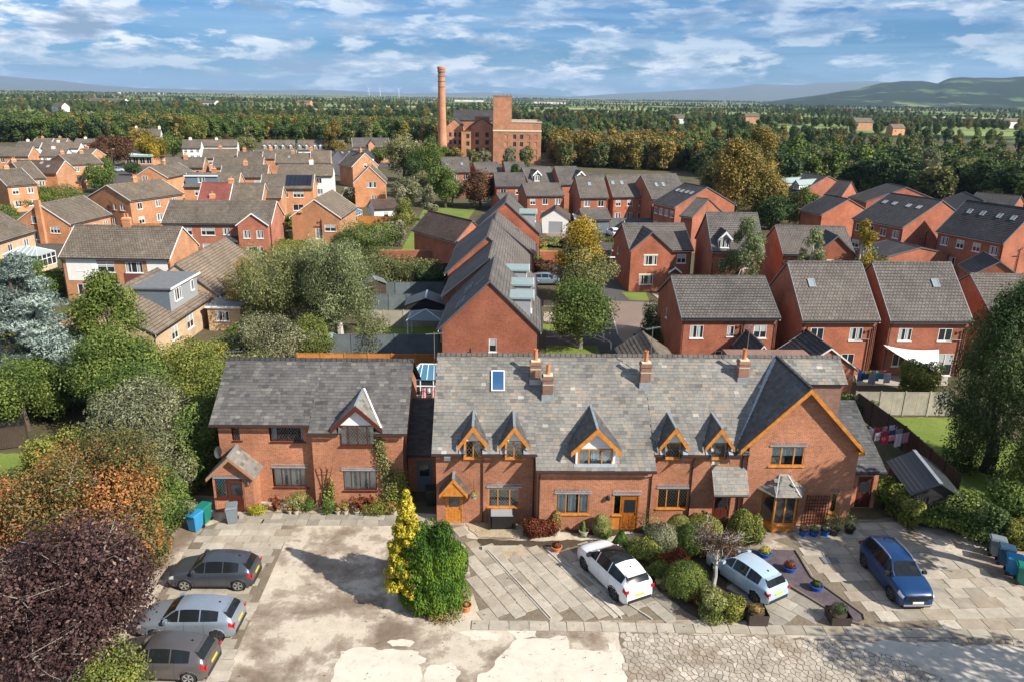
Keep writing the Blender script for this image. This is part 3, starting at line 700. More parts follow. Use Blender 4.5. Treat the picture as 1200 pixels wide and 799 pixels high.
def canopy(T, xa, xb, xc, ze, za, yf, yb, m, slm, infill=None, seed=1, posts=None):
    hs = (xb-xa)/2; T_ = math.hypot(hs, za-ze); r = MB()
    for sg in (-1, 1):
        P = [(xc+sg*hs, yf, ze), (xc, yf, za), (xc, yb, za), (xc+sg*hs, yb, ze)]
        r.ext(P if sg > 0 else P[::-1], (0, 0, .06))
    ro = tone_roof(r, 'canopy_roof', slm, T)
    slates('slates', ro, (xc+hs, yf, ze+.064), (0, 1, 0), (-hs, 0, za-ze), yb-yf, T_, slm, (.25, .38), .2, None, seed)
    slates('slates', ro, (xc-hs, yb, ze+.064), (0, -1, 0), (hs, 0, za-ze), yb-yf, T_, slm, (.25, .38), .2, None, seed+1)
    MB().beam((xc, yf-.02, za+.09), (xc, yb, za+.09), .14, .07).build('ridge_cap', M['lead'], ro)
    b = MB()
    for sg in (-1, 1):
        p = [(xc+sg*hs, yf-.035, ze-.12), (xc, yf-.035, za-.17), (xc, yf-.035, za+.07), (xc+sg*hs, yf-.035, ze+.085)]
        b.ext(p if sg < 0 else p[::-1], (0, .04, 0))
    b.build('bargeboard', m, ro)
    if infill: MB().ext([(xc-hs*.82, yf+.02, ze-.02), (xc+hs*.82, yf+.02, ze-.02), (xc, yf+.02, za-.12)], (0, .04, 0)).build('gable_board', infill, ro)
    return ro
canopy(c1, .19, 1.73, .97, 2.06, 3.04, -.72, 0, OW, M['slate_gable'], OW, 31)
for x in (.3, 1.62): MB().ext([(x-.04, 0, 1.45), (x-.04, -.6, 2.08), (x-.04, 0, 2.08)], (.08, 0, 0)).build('bracket', OW, c1)
rooflight(c1, 2.95, 2.70, 6.75, K, .76, 1.35, fm=M['white'])
chimney(c1, 5.44, 3.38, 6.7, 8.34, .58, .52, 1, pot_h=.62, near=True)
# --- cottage two (projecting)
V2 = -.72; U2 = 5.45
c2 = cot(U2, 'projecting brick cottage with large white gabled dormer and double orange door')
x2 = lambda u: u-U2
front_walls(c2, 6.25, V2, 3.90, [(x2(6.49), x2(8.28), 1.0, 2.23), (x2(9.61), x2(11.0), .02, 2.16)])
main_roof(c2, 5.35, 11.75, U2, -1.05, [], seed=22)
gutter(c2, -.1, 6.3, -1.05, 3.75)
MB().tube([(.12, -1.1, 3.66), (.12, V2-.05, 3.3), (.12, V2-.05, .1)], .04, 6).build('drainpipe', M['gutter'], c2)
MB().tube([(6.12, -1.1, 3.66), (6.12, V2-.05, 3.3), (6.12, V2-.05, .1)], .04, 6).build('drainpipe', M['gutter'], c2)
window(c2, (x2(6.49), V2, 1.0), 0, 1.79, 1.23, (1, 1.25, 1), OW, True, False, curtain=2)
soldier(c2, x2(6.4), x2(8.38), V2, 2.27, 2.52); soldier(c2, x2(9.55), x2(11.08), V2, 2.2, 2.46)
door(c2, (x2(10.05), V2, .02), 0, .95, 2.14, M['dark_orange']); window(c2, (x2(9.61), V2, .95), 0, .44, 1.21, (1,), OW, True, False, curtain=0)
MB().box(x2(9.6), x2(10.05), V2+.03, V2+.09, .02, .93).build('door_panel', OW, c2)
yd = -.72
bd = gdormer(c2, x2(8.5), 2.1, yd, 3.95, 5.05, 6.12, K, -.3, 4.35, OW, M['white'], M['tile_dark'], M['white'], side=.28, barge=OW, near=True, slated=M['slate_gable'], seed=77, front=.3)
MB().box(x2(7.45), x2(7.59), yd-.02, yd+.04, 3.9, 5.05).box(x2(9.41), x2(9.55), yd-.02, yd+.04, 3.9, 5.05).box(x2(7.59), x2(9.41), yd-.02, yd+.04, 4.93, 5.05).build('front_boarding', M['white'], c2)
MB().ext([(x2(7.35), yd-.2, 3.9), (x2(9.65), yd-.2, 3.9), (x2(9.65), yd-.02, 4.02), (x2(7.35), yd-.02, 4.02)], (0, 0, .03)).build('flashing', M['lead'], c2)
window(c2, (x2(7.59), yd-.06, 3.93), 0, 1.82, 1.0, (1, 1.2, 1), OW, True, False, curtain=2, t=.07)
chimney(c2, x2(6.1), 2.55, 6.1, 7.80, .58, .52, 1, pot_h=.58, near=True)
MB().lathe([(.05, 2.05), (.10, 2.1), (.12, 2.2), (.07, 2.32), (.02, 2.36)], 8, (x2(9.3), V2-.12, -.15)).box(x2(9.28), x2(9.32), V2-.12, V2, 2.12, 2.16).build('wall_lamp', M['black'], c2)
# --- cottage three
U3 = 11.7; x3 = lambda u: u-U3
c3 = cot(U3, 'brick cottage with two small dormers and slated lean-to porch beside the big gable')
front_walls(c3, 5.2, 0, 4.50, [(x3(12.15), x3(13.84), .93, 2.16), (x3(12.36), x3(13.2), 4.05, 4.5), (x3(14.83), x3(15.67), 4.05, 4.5), (x3(15.3), x3(16.25), .02, 2.0)], left=False, right=False)
main_roof(c3, 11.75, 19.6, U3, -.3, [(5.15, 8, 0, 1.2), (x3(12.36)-.05, x3(13.2)-.05, 0, 1.25), (x3(14.83)-.05, x3(15.67)-.05, 0, 1.25)], seed=33, skip=lambda u, v: u > 16.42+(v-.3)*.77+.1)
for xc in (12.78, 15.25):
    gdormer(c3, x3(xc), .98, -.03, 4.0, 5.15, 5.86, K, -.3, 4.35, OW, M['white'], M['tile_dark'], M['lead'], side=.31, barge=OW, near=True, slated=M['slate_gable'], seed=int(xc*10), front=.25)
    MB().box(x3(xc)-.49, x3(xc)+.49, -.03, .03, 4.97, 5.15).build('head_board', M['white'], c3)
    window(c3, (x3(xc)-.42, -.04, 4.03), 0, .84, .94, (1,), OW, True, True, curtain=0)
    [MB().box(a, a+.055, -.05, .03, 4.0, 5.01).build('jamb_board', BW_, c3) for a in (x3(xc)-.48, x3(xc)+.425)]
    for sg in (-1, 1):
        x0, x1 = (x3(xc)+.5, x3(xc)+.74) if sg > 0 else (x3(xc)-.74, x3(xc)-.5)
        MB().ext([(x0, -.34, 4.36), (x1, -.34, 4.36), (x1, .45, 4.36+.79*K), (x0, .45, 4.36+.79*K)], (0, -.02, .035)).build('flashing', M['lead'], c3)
window(c3, (x3(12.15), 0, .93), 0, 1.69, 1.23, (1, 1.3, 1), OW, True, True, curtain=0)
soldier(c3, x3(12.08), x3(13.92), 0, 2.2, 2.45)
for a, b in ((.05, .6), (1.55, 3.05), (4.02, 4.75)): gutter(c3, a, b, -.3, 4.33)
for x in (2.24, .1): MB().tube([(x, -.36, 4.25), (x, -.05, 3.9), (x, -.05, .1)], .04, 6).build('drainpipe', M['gutter'], c3)
MB().box(x3(14.92), x3(15.4), -.03, -.002, 3.64, 3.82).build('house_sign', M['cream'], c3)
door(c3, (x3(15.3), 0, .02), 0, .95, 1.98, BW_)
r = MB(); pf = -.95
P = [(x3(14.98), pf, 2.3), (x3(16.9), pf, 2.3), (x3(16.9), 0, 3.5), (x3(14.98), 0, 3.5)]
r.ext(P, (0, 0, -.08)); pr = tone_roof(r, 'porch_roof', M['slate'], c3); Tp = math.hypot(.95, 1.2)
slates('slates', pr, (x3(14.98), pf, 2.31), (1, 0, 0), (0, .95, 1.2), 1.92, Tp, M['slate'], inside=None, seed=41)
MB().box(x3(15.0), x3(15.08), pf+.08, pf+.16, 0, 2.25).build('post', BW_, c3); MB().box(x3(15.0), x3(16.88), pf+.06, pf+.14, 2.12, 2.24).build('beam', BW_, c3)
mb = MB().box(x3(15.02), x3(15.14), pf+.1, 0, 0, .75); mb.build('porch_wall', M['brick_cottage'], c3)
chimney(c3, x3(11.67), 3.22, 6.6, 8.34, .58, .52, 1, pot_h=.62, near=True)
# --- cottage four (big gable)
U4 = 16.9; x4 = lambda u: u-U4; V4 = -.15
c4 = cot(U4, 'large gable-fronted brick cottage with orange bargeboards and slated bay window')
GC = x4(19.66); GA = 8.26; GS = 1.057; HG = 3.0
mb = MB(); ztop = GA-.1-GS*HG
wall_panel(mb, (0, V4), 0, 6.0, -.3, ztop, [(x4(18.07), x4(19.93), 3.64, 4.8), (x4(21.78), x4(22.16), .78, 2.0), (x4(17.95), x4(19.95), .35, 2.3)], rev=.1)
mb.poly([(GC-HG, V4, ztop), (GC+HG, V4, ztop), (GC, V4, GA-.1)])
ws = 22.9-U4
mb.poly([(0, 3, -.3), (0, V4, -.3), (0, V4, ztop), (0, 3, ztop)]); mb.poly([(ws, V4, -.3), (ws, 9.3, -.3), (ws, 9.3, ztop), (ws, V4, ztop)])
mb.poly([(ws, 9.3, -.3), (0, 9.3, -.3), (0, 9.3, 4.6), (ws, 9.3, 4.6)])
mb.build('wall', M['brick_cottage'], c4)
r = MB(); hs = 3.36; zg = GA-GS*hs; yf = V4-.32
r.ext([(GC, yf, GA), (GC-hs, yf, zg), (GC-hs, .32, zg), (GC, RV, GA)], (0, 0, -.09)); r.ext([(GC+hs, yf, zg), (GC, yf, GA), (GC, RV+.3, GA), (GC+hs, 3.35, zg)], (0, 0, -.09))
rg = tone_roof(r, 'gable_roof', M['slate_gable'], c4); TG = math.hypot(hs, GA-zg)
slates('slates', rg, (GC-hs, RV, zg+.004), (0, -1, 0), (hs, 0, GA-zg), RV-yf, TG, M['slate_gable'], inside=lambda s, t: (RV-s) < .33+(RV-.33)*t/TG, seed=51)
slates('slates', rg, (GC+hs, yf, zg+.004), (0, 1, 0), (-hs, 0, GA-zg), 3.6-yf, TG, M['slate_gable'], seed=52)
MB().beam((GC-hs+.1, .32, zg+.12), (GC-.05, RV, GA+.03), .24, .05).build('valley_lead', M['lead'], rg)
ridge_tiles(rg, (GC, yf, GA+.02), (GC, RV, GA+.02), M['tile_dark'], .46, .14)
b = MB()
for sg in (-1, 1):
    p = [(GC+sg*hs, yf-.05, zg-.22), (GC, yf-.05, GA-.27), (GC, yf-.05, GA+.03), (GC+sg*hs, yf-.05, zg+.04)]
    b.ext(p if sg < 0 else p[::-1], (0, .06, 0)); b.ext([(GC+sg*hs, yf, zg-.1), (GC+sg*(hs-.14), yf, zg-.1), (GC+sg*(hs-.14), V4+.0, zg-.1), (GC+sg*hs, V4, zg-.1)][::sg], (0, 0, -.05))
b.build('bargeboard', OW, rg)
MB().box(GC+hs-.32, GC+hs+.02, yf-.05, V4, zg-.28, zg-.08).build('barge_foot', OW, rg)
# main body right of the gable
T4 = (RV-3.2)/CA; mb = MB(); slope_base(mb, (GC, 3.2, zmain(3.2)), (1, 0, 0), Vector((0, CA, K*CA)), 23.4-19.66, T4, [])
sawroof(mb, (6.5, 9.66, RZ-K*4.98), (-.1, 9.66, RZ-K*4.98), (0, -CA, K*CA), 4.98/CA); mb.ext([(.0, 3.2, zmain(3.2)-.1), (GC, 3.2, zmain(3.2)-.1), (GC, RV, RZ-.1), (0, RV, RZ-.1)], (0, 0, -.06))
rb = mb.build('roof', M['tile_new'], c4)
slates('slates', rb, (GC, 3.2, zmain(3.2)+.004), (1, 0, 0), (0, CA, K*CA), 23.4-19.66, T4, M['slate'], seed=61)
ridge_tiles(rb, (-.1, RV, RZ+.03), (6.5, RV, RZ+.03), M['tile_new'], .46, .15)
mb = MB(); mb.box(1, 6.3, 3.45, 9.3, 3, zmain(3.45)-.14); mb.ext([(6.3, 3.45, 4), (6.3, 9.3, 4), (6.3, 9.3, 4.6), (6.3, RV, RZ-.15), (6.3, 3.45, zmain(3.45)-.15)], (.01, 0, 0)); mb.build('upper_wall', M['brick_stack'], c4)
window(c4, (x4(18.07), V4, 3.64), 0, 1.86, 1.16, (1, 1.2, .95), OW, True, False, curtain=3, t=.075)
soldier(c4, x4(17.98), x4(20.02), V4, 4.84, 5.06); window(c4, (x4(21.78), V4, .78), 0, .38, 1.22, (1,), OW, True, False, curtain=0); soldier(c4, x4(21.7), x4(22.24), V4, 2.04, 2.26, False)
chimney(c4, x4(17.35), 3.58, 6.8, 8.40, .58, .52, 1, pot_h=.6, near=True)
# canted bay
bx0, bx1 = x4(17.85), x4(20.05); by = V4-.78; ins_ = .5; zb, zt = .48, 2.28
pl = [(bx0, V4), (bx0+ins_, by), (bx1-ins_, by), (bx1, V4)]
bw = MB(); bw.ext([(p[0], p[1], .05) for p in pl], (0, 0, zb-.06)); bay = bw.build('bay_window', OW, c4)
def rib(n, p, q, lights, nm):
    L = (Vector(q)-Vector(p)).length; a = math.atan2(q[1]-p[1], q[0]-p[0]); window(bay, (p[0], p[1], zb), a, L, zt-zb, lights, OW, False, curtain=0, sill=True, t=.085)
rib(0, pl[0], pl[1], (1,), ''); rib(0, pl[1], pl[2], (1, 1), ''); rib(0, pl[2], pl[3], (1,), '')
r = MB(); o = .24; ap0, ap1 = (x4(18.72), V4-.02, 3.08), (x4(19.18), V4-.02, 3.08)
e_ = [(bx0-o, V4, zt-.02), (bx0+ins_-.08, by-o, zt-.02), (bx1-ins_+.08, by-o, zt-.02), (bx1+o, V4, zt-.02)]
r.poly([e_[0], e_[1], ap0]); r.poly([e_[1], e_[2], ap1, ap0]); r.poly([e_[2], e_[3], ap1]); r.poly([e_[3], e_[2], e_[1], e_[0]])
br = tone_roof(r, 'bay_roof', M['slate'], c4)
def tri_slates(p, q, tops, seed):
    p = Vector(p); q = Vector(q); ex = (q-p).normalized(); n = ex.cross((Vector(tops[0])-p)).normalized(); up = n.cross(ex); L = (q-p).length
    tp = [((Vector(t)-p).dot(ex), (Vector(t)-p).dot(up)) for t in tops]; T_ = tp[0][1]
    lo = min(a[0] for a in tp); hi = max(a[0] for a in tp)
    slates('slates', br, p+n*.004, ex, up, L, T_, M['slate'], (.28, .4), .22, lambda s, t: lo*t/T_-.06 < s < L-(L-hi)*t/T_+.06, seed)
tri_slates(e_[0], e_[1], [ap0], 71); tri_slates(e_[1], e_[2], [ap0, ap1], 72); tri_slates(e_[2], e_[3], [ap1], 73)
for a_, b_ in ((e_[1], ap0), (e_[2], ap1), (ap0, ap1)): MB().beam(Vector(a_)+Vector((0,0,.02)), Vector(b_)+Vector((0,0,.02)), .06, .05).build('lead_hip', M['slate_lead'], br)
MB().tube([(-.25, V4+.1, 4.3), (-.25, V4+.1, .1)], .045, 6).build('drainpipe', M['gutter'], c4)
MB().box(-.1, 0, V4-.05, 0, 4.2, 4.4).build('hopper', M['gutter'], c4)
# lean-to outbuilding right of the gable
g = thing('lean_to_store', 'low brick outbuilding with dark slate roof joined to the right of the big gable', 'outbuilding', row(22.95, 0), RA)
P = [(0, 1.3, 2.5), (2.55, 1.3, 2.5), (2.55, 6.2, 4.9), (0, 6.2, 4.9)]
r = MB().ext(P, (0, 0, -.09)); ro = tone_roof(r, 'roof', M['slate_gable'], g)
slates('slates', ro, (0, 1.3, 2.504), (1, 0, 0), (0, 4.9, 2.4), 2.55, math.hypot(4.9, 2.4), M['slate_gable'], seed=81)
mb = MB(); wall_panel(mb, (0, 1.7), 0, 2.35, -.3, 2.5, [(.35, .85, .9, 2.0), (1.2, 2.1, .02, 2.0)]); mb.poly([(2.35, 1.7, -.3), (2.35, 6, -.3), (2.35, 6, 4.6), (2.35, 1.7, 2.55)]); mb.build('wall', M['brick_cottage'], g)
window(g, (.35, 1.7, .9), 0, .5, 1.1, (1,), OW, True, False, curtain=1); door(g, (1.2, 1.7, .02), 0, .9, 1.96, BW_)
MB().beam((0, 1.22, 2.45), (2.55, 1.22, 2.45), .1, .08).build('gutter', M['blackpipe'], g)
# ------------------------------------------------------------ detached house on the left
LO = Vector((-16.3, 38.4, 0)); LA = rad(1.2); KL = .68; LRV = 3.45
c5 = thing('cottage', 'detached brick cottage with dark red timber windows and gabled porch', 'house', LO, LA, 'brick cottages in the front row')
zl = lambda v: 4.95+KL*(v+.3); VR = -.42; DL = 7.2
mb = MB()
wall_panel(mb, (-.1, 0), 0, 5.3, -.3, zl(0), [(.72, 1.18, 3.88, 4.86), (2.82, 4.72, 3.82, 4.93), (2.78, 4.68, .95, 2.15)], rev=.1)
wall_panel(mb, (5.2, VR), 0, 5.05, -.3, zl(VR)-.02, [(6.83-5.2, 8.72-5.2, 3.83, zl(VR)-.02), (6.83-5.2, 8.72-5.2, .98, 2.22)], rev=.1)
mb.poly([(5.2, 0, -.3), (5.2, VR, -.3), (5.2, VR, zl(VR)), (5.2, 0, zl(0))])
rzL = zl(LRV)
for x, y0 in ((-.1, 0), (10.25, VR)):
    P = [(x, y0, -.3), (x, y0, zl(y0)-.02), (x, LRV, rzL-.1), (x, DL, rzL-.1-KL*(DL-LRV)), (x, DL, -.3)]; mb.poly(P if x < 0 else P[::-1])
mb.poly([(10.25, DL, -.3), (-.1, DL, -.3), (-.1, DL, 4.6), (10.25, DL, 4.6)]); mb.build('wall', M['brick_cottage'], c5)
caL = 1/math.hypot(1, KL)
main_roof(c5, -.45, 5.1, 0, -.3, [], None, 'slate_dk', LRV, zl, KL, 91, True, DL, True)
main_roof(c5, 5.1, 10.55, 0, VR-.3, [(6.86-5.1, 8.7-5.1, 0, 1.3)], None, 'slate_dk', LRV, zl, KL, 92, True, DL, True)
gdormer(c5, 7.78, 2.0, VR-.03, 4.6, 5.28, 6.26, KL, -.3, 4.95, BW_, M['white'], M['tile_dark'], M['lead'], side=.42, barge=BW_, near=True, slated=M['slate'], seed=93, front=.27)
MB().box(6.78, 8.78, VR-.03, VR+.03, 5.05, 5.28).build('head_board', M['white'], c5)
MB().beam((9.13, VR-.25, 5.02), (7.85, 1.75, 6.38), .09, .06).build('lead_flashing', M['white'], c5)
MB().tube([(10.42, -.6, 4.7), (10.42, -.2, 4.4), (10.3, VR-.05, .1)], .04, 6).build('drainpipe', M['gutter'], c5)
gutter(c5, -.45, 5.12, -.3, 4.93); gutter(c5, 5.1, 6.7, VR-.3, zl(VR-.3)-.02); gutter(c5, 8.9, 10.55, VR-.3, zl(VR-.3)-.02)
for a, w, h, z, v, li, cu in ((.72, .46, .98, 3.88, 0, (1,), 0), (2.82, 1.9, 1.11, 3.82, 0, (.8, 1, 1, .8), 1), (2.78, 1.9, 1.2, .95, 0, (.9, 1, 1.1, .8), 2), (6.83, 1.89, 1.22, 3.83, VR, (.8, 1, 1, .8), 1), (6.83, 1.89, 1.24, .98, VR, (.9, 1, 1.1, .8), 2)):
    window(c5, (a, v-(.06 if z+h > 5 else 0), z), 0, w, h, li, BW_, True, True, curtain=cu)
soldier(c5, 2.68, 4.78, 0, 2.2, 2.42); soldier(c5, 6.73, 8.82, VR, 2.27, 2.49)
mb = MB(); py = -1.2
wall_panel(mb, (-.25, py), 0, 2.2, -.3, 2.3, [(.12, 1.62, .03, 2.12)]); mb.poly([(-.25, py, 2.3), (1.95, py, 2.3), (.85, py, 3.28)])
mb.poly([(-.25, 0, -.3), (-.25, py, -.3), (-.25, py, 2.3), (-.25, 0, 2.3)]); mb.poly([(1.95, py, -.3), (1.95, 0, -.3), (1.95, 0, 2.3), (1.95, py, 2.3)])
mb.build('porch_wall', M['brick_cottage'], c5)
canopy(c5, -.5, 2.2, .87, 2.18, 3.5, -1.5, .0, M['tan_board'], M['slate'], None, 95)
door(c5, (.55, py, .03), 0, .92, 2.08, BW_); window(c5, (-.13, py, .92), 0, .66, 1.2, (1,), BW_, True, True, curtain=0)
MB().box(-.13, .53, py+.03, py+.09, .03, .9).build('door_panel', M['brick_cottage'], c5)
soldier(c5, -.2, 1.45, py, 2.16, 2.36)
MB().box(2.0, 2.3, -.6, -.0, 0, 2.9).build('buttress', M['tan_board'], c5) if 0 else None
# link building between the two
lk = thing('link_building', 'low dark slated passage building between the detached cottage and the row', 'outbuilding', (-6.1, 39.4, 0), rad(1.5))
r = MB().ext([(.1, 0, 2.6), (2.0, 0, 2.6), (2.0, 3.9, 4.6), (.1, 3.9, 4.6)], (0, 0, -.09)); ro = tone_roof(r, 'roof', M['slate_gable'], lk)
slates('slates', ro, (.1, 0, 2.604), (1, 0, 0), (0, 3.9, 2.0), 1.9, math.hypot(3.9, 2), M['slate_gable'], seed=97)
mb = MB(); wall_panel(mb, (.1, .5), 0, 1.9, -.3, 2.5, [(.5, 1.4, .02, 2.0)]); mb.build('wall', M['brick_cottage'], lk); door(lk, (.6, .5, .02), 0, .9, 1.96, M['steel_blue'])
MB().beam((.1, -.06, 2.55), (2.0, -.06, 2.55), .1, .08).build('gutter', M['blackpipe'], lk)
# ------------------------------------------------------------ the estates behind
def E(name, label, a, b, dep, ez, rz, kind='long', wall='brick_new', roof='tile_new', **k):
    if len(b) == 3:    # gable end given by near eave corner, direction of the far eave corner and half span
        B = G(b[0], b[1], ez); C_ = G(*dep, ez); e_ = (C_-B).normalized(); A = B+Vector((-e_.y, e_.x, 0))*2*b[2]
    else: A, B = G(*a, ez), G(*b, ez)
    d = (B-A).normalized(); bk = Vector((-d.y, d.x, 0))
    if isinstance(dep, tuple): dep = abs((G(*dep, ez)-B).dot(bk))
    if isinstance(rz, tuple):
        tgt = dep/2+(.3 if kind == 'long' else 0) if kind == 'long' else 0; lo, hi = ez, ez+9
        for _ in range(40):
            mz = (lo+hi)/2
            if (G(*rz, mz)-A).dot(bk) > tgt: lo = mz
            else: hi = mz
        rz = lo
    t = house(name, label, A, B, dep, ez, max(rz, ez+.6), kind, M[wall], M[roof], **k); t['_ez'] = ez; t['_rz'] = max(rz, ez+.6); return t
def two(side, n=2, up=3.35, w=1.15, h=1.1, lo=.95, ground=True, **o):
    r = []
    for i in range(n):
        f = (i+.5)/n if n > 1 else .5
        r.append((side, f, up, w, h, o))
        if ground: r.append((side, f, lo, w*1.15, h*1.08, o))
    return r
WS = dict(lights=(1, 1)); NG = 'red brick houses of the new estate'; OG = 'tiled houses of the older estate'
# --- right: new red estate
h1 = E('house', 'red brick house nearest behind the cottages with a satellite dish pipe and three upper windows', (799,373), (915,373), 8.4, 5, (850,323.7), group=NG,
  wins=[('F',.165,3.15,1.15,1.15), ('F',.52,3.3,.62,.95), ('F',.83,3.15,1.15,1.15), ('F',.45,.9,1.2,1.1), ('L',.4,3.5,.5,.9)])
h2 = E('house', 'red brick house with one roof window, second of the three alike facing the fence', (941,376), (1032,376), 8.6, 5, (970,307), group=NG, wins=[('F',.22,3.2,1.15,1.1), ('F',.74,3.2,1.15,1.1), ('F',.68,.9,1.15,1.1)], lights=[(.25,.55)], overs=.08)
h3 = E('house', 'red brick house with a white shade sail over its patio doors', (1044,376.5), (1141,377), 8.6, 5, (1073,307.7), group=NG, wins=[('F',.22,3.2,1.15,1.1), ('F',.72,3.2,1.2,1.1), ('F',.2,.9,1.15,1.1), ('F',.78,.05,1.5,2.0)], lights=[(.72,.56)], overs=.08)
h4 = E('house', 'red brick house partly hidden behind the birch crown at the right edge', (1163.6,372), (1262,374), 8.6, 5, (1200,322), group=NG, wins=two('F', 2), overs=.08)
h5 = E('house', 'detached red brick house with front gable and pale green door', (738,294), (813,293.5), 8.2, 5, (760,262), group=NG, wins=[('F',.84,3.35,1.15,1.1), ('L',.3,3.4,.5,1.0)])
L5 = h5['_L']; kk = (h5['_rz']-5)/(h5['_D']/2+.3)
cross_gable(h5, 0, L5*.64, .5, 5, 7.35, kk, h5['_rz'], h5['_D'], M['brick_new'], M['tile_dark'], wins=[(.5, 3.25, 1.6, 1.15, dict(lights=(1,1,1), sillm=M['cream'], lintel=M['cream'])), (.42, .85, 1.7, 1.15, dict(lights=(1,1,1), sillm=M['cream'], lintel=M['cream']))])
M['mint'] = plain('pale_green_paint', (.30,.52,.42), .4)
door(h5, (L5*.66, -.02, .03), 0, .95, 2.05, M['mint'])
canopy(h5, L5*.66-.35, L5*.66+1.3, L5*.66+.47, 2.35, 3.0, -.8, 0, M['white'], M['slate_gable'], None, 7)
h6 = E('house', 'tall red brick house with white gabled dormer behind a silver birch', (834.5,295), (896.7,296), 8.4, 5.6, (860,249.6), group=NG, wins=two('F', 2, 3.6))
k6 = (h6['_rz']-5.6)/(h6['_D']/2+.3); L6 = h6['_L']
gdormer(h6, L6*.23, 1.35, .1, 5.9, 7.15, 7.9, k6, -.3, 5.6, None, M['white'], M['tile_dark'], M['white'], barge=M['white'])
window(h6, (L6*.23-.5, .04, 6.0), 0, 1.0, 1.05, (1, 1))
h7 = E('house', 'red brick house with dark-roofed front gable at its right end', (917.6,298), (1003,300), 8.4, 5, (940,264.8), group=NG, wins=two('F', 1, w=1.3))
L7 = h7['_L']; k7 = (h7['_rz']-5)/(h7['_D']/2+.3)
cross_gable(h7, L7*.42, L7*.99, .6, 5, 7.4, k7, h7['_rz'], h7['_D'], M['brick_new'], M['tile_dark'], wins=[(.5, 3.2, 1.6, 1.15, dict(lights=(1,1,1), sillm=M['cream'], lintel=M['cream']))])
h8 = E('house', 'red brick house in half shade with black roof and four blue roof lights', (764,237.3), (790,243.5), (829,233.8), 5.2, (815,217), roof='tile_dark', group=NG, wins=[('F',(i+.5)/4,3.4,1.0,1.1) for i in range(4)]+[('F',.15,.8,1.4,1.2)], lights=[(.2,.6),(.4,.6),(.62,.6),(.82,.6)])
h9 = E('house', 'red brick house with shaded gable wall and pale green roofed dormer beyond', (811,255), (846,248), (861,241), 5.6, (831,233.5), 'gable', group=NG)
h10 = E('house', 'red brick house with two white gabled dormers in front of the dark wood', (907.8,223), (935.6,226.8), (968.6,218.5), 5.4, (957.4,205), roof='tile_dark', group=NG, wins=two('F', 3, 3.4, .9))
for f in (.12, .78):
    Lx = h10['_L']; kx = (h10['_rz']-5.4)/(h10['_D']/2+.3); gdormer(h10, Lx*f, 1.5, .4, 6.0, 7.0, 7.7, kx, -.3, 5.4, None, M['white'], M['greenroof'], M['white']); window(h10, (Lx*f-.5, .34, 6.05), 0, 1.0, .9, (1, 1))
h11 = E('house', 'low red brick house with lit gable behind dark conifers', (936,246), (962,252), (1004,247), 4.0, (987.4,232), roof='tile_dark', group=NG)
h12 = E('house', 'red brick house with long black roof, left of the pair by the wood', (962,227.5), (986.7,230), (1014,228), 4.8, (1010.7,214), roof='tile_dark', group=NG)
h13 = E('house', 'red brick house with black roof and small lit gable by the wood', (994,231), (1014,236.6), (1065.6,229), 4.8, (1054,218), roof='tile_dark', group=NG)
h14 = E('house', 'large red brick house with black roof, four roof lights and lit gable end', (998.7,256), (1057.7,267), (1107.6,256.6), 5.2, (1090,233), roof='tile_dark', group=NG, wins=[('F',(i+.5)/4,3.4,1.1,1.15) for i in range(4)]+[('F',.1,.8,1.4,1.2), ('R',.55,3.0,.6,1.0)], lights=[(.14,.62),(.34,.62),(.62,.62),(.82,.62)])
h15 = E('house', 'large red brick house with black roof at the right edge above the tan-roofed store', (1097,271), (1176,285.5), 9.5, 5.2, (1133,234.7), roof='tile_dark', group=NG, wins=[('F',(i+.5)/4,3.4,1.1,1.15) for i in range(4)]+[('F',.1,.8,1.4,1.2), ('F',.3,.9,.9,1.1)], lights=[(.2,.62),(.4,.62),(.65,.62),(.85,.62)])
h16 = E('house', 'red brick house with brown-black roof wedged between the two large black roofs', (1085,240), (1104,252), (1139,232), 4.8, (1132,226), roof='tile_dark', group=NG)
h17 = E('house', 'red brick house with black roof at the right edge in front of the wood', (1135,238), (1188,243), 8, 4.8, (1149,226), roof='tile_dark', group=NG)
E('garage_block', 'red brick garage with ribbed dark roof below the black-roofed house', (1003,291), (1040,301), (1063,286), 2.5, (1063,286.5), roof='tile_dark', cat='garage', pipes=False)
E('garage_block', 'red brick store with ribbed dark roof at the corner of the large right-hand house', (1122.5,310), (1140,322), (1165.5,310), 2.5, 4.3, roof='tile_dark', cat='garage', pipes=False)
rows = [
 ('gable-sided red brick house with attached garage in front', (680,232.3), (713.7,232), (690,206.9), two('F',2), [(.45,.55)]),
 ('wide red brick house with two roof lights in the middle row', (718.5,231.7), (759.8,231), (730,205), two('F',3,w=1.0), [(.12,.55),(.38,.55)]),
 ('red brick house with tan roof half covered by shade beside the wood', (764.6,234), (806,232), (780,204.5), two('F',2), [(.3,.5),(.5,.5)]),
 ('long red brick pair behind the white garage', (617,230), (662,229.6), (640,215), two('F',3,w=1.0), []),
 ('red brick house with white gabled dormer below the mill', (620,216), (653.6,215), (634,196), two('F',2), []),
 ('red brick house with white dormer at its right corner below the mill', (657,217), (683,216.5), (665,195.4), [], []),
 ('low red brick house peeping over the middle row', (684,215), (711,215), (695,203.4), [], []),
 ('red brick house behind the dark copper beech', (581,219), (617,219), (596,202.8), two('F',2), []),
 ('small red brick house just below the mill wall', (593,204.5), (617,204.5), (605,190.2), [], []),
 ('red brick house beside the birches below the mill', (559,203), (588,202.7), (570,190.5), two('F',2), []),
 ('red brick house with three white windows left of the mill birches', (518.6,202.4), (551,202.4), (531,184.5), two('F',3,w=1.0,ground=False), [(.2,.45),(.75,.45)]),
]
RH = [E('house', l, a, b, 7.8, 5, r, group=NG, wins=w, lights=li, overs=.06) for l, a, b, r, w, li in rows]
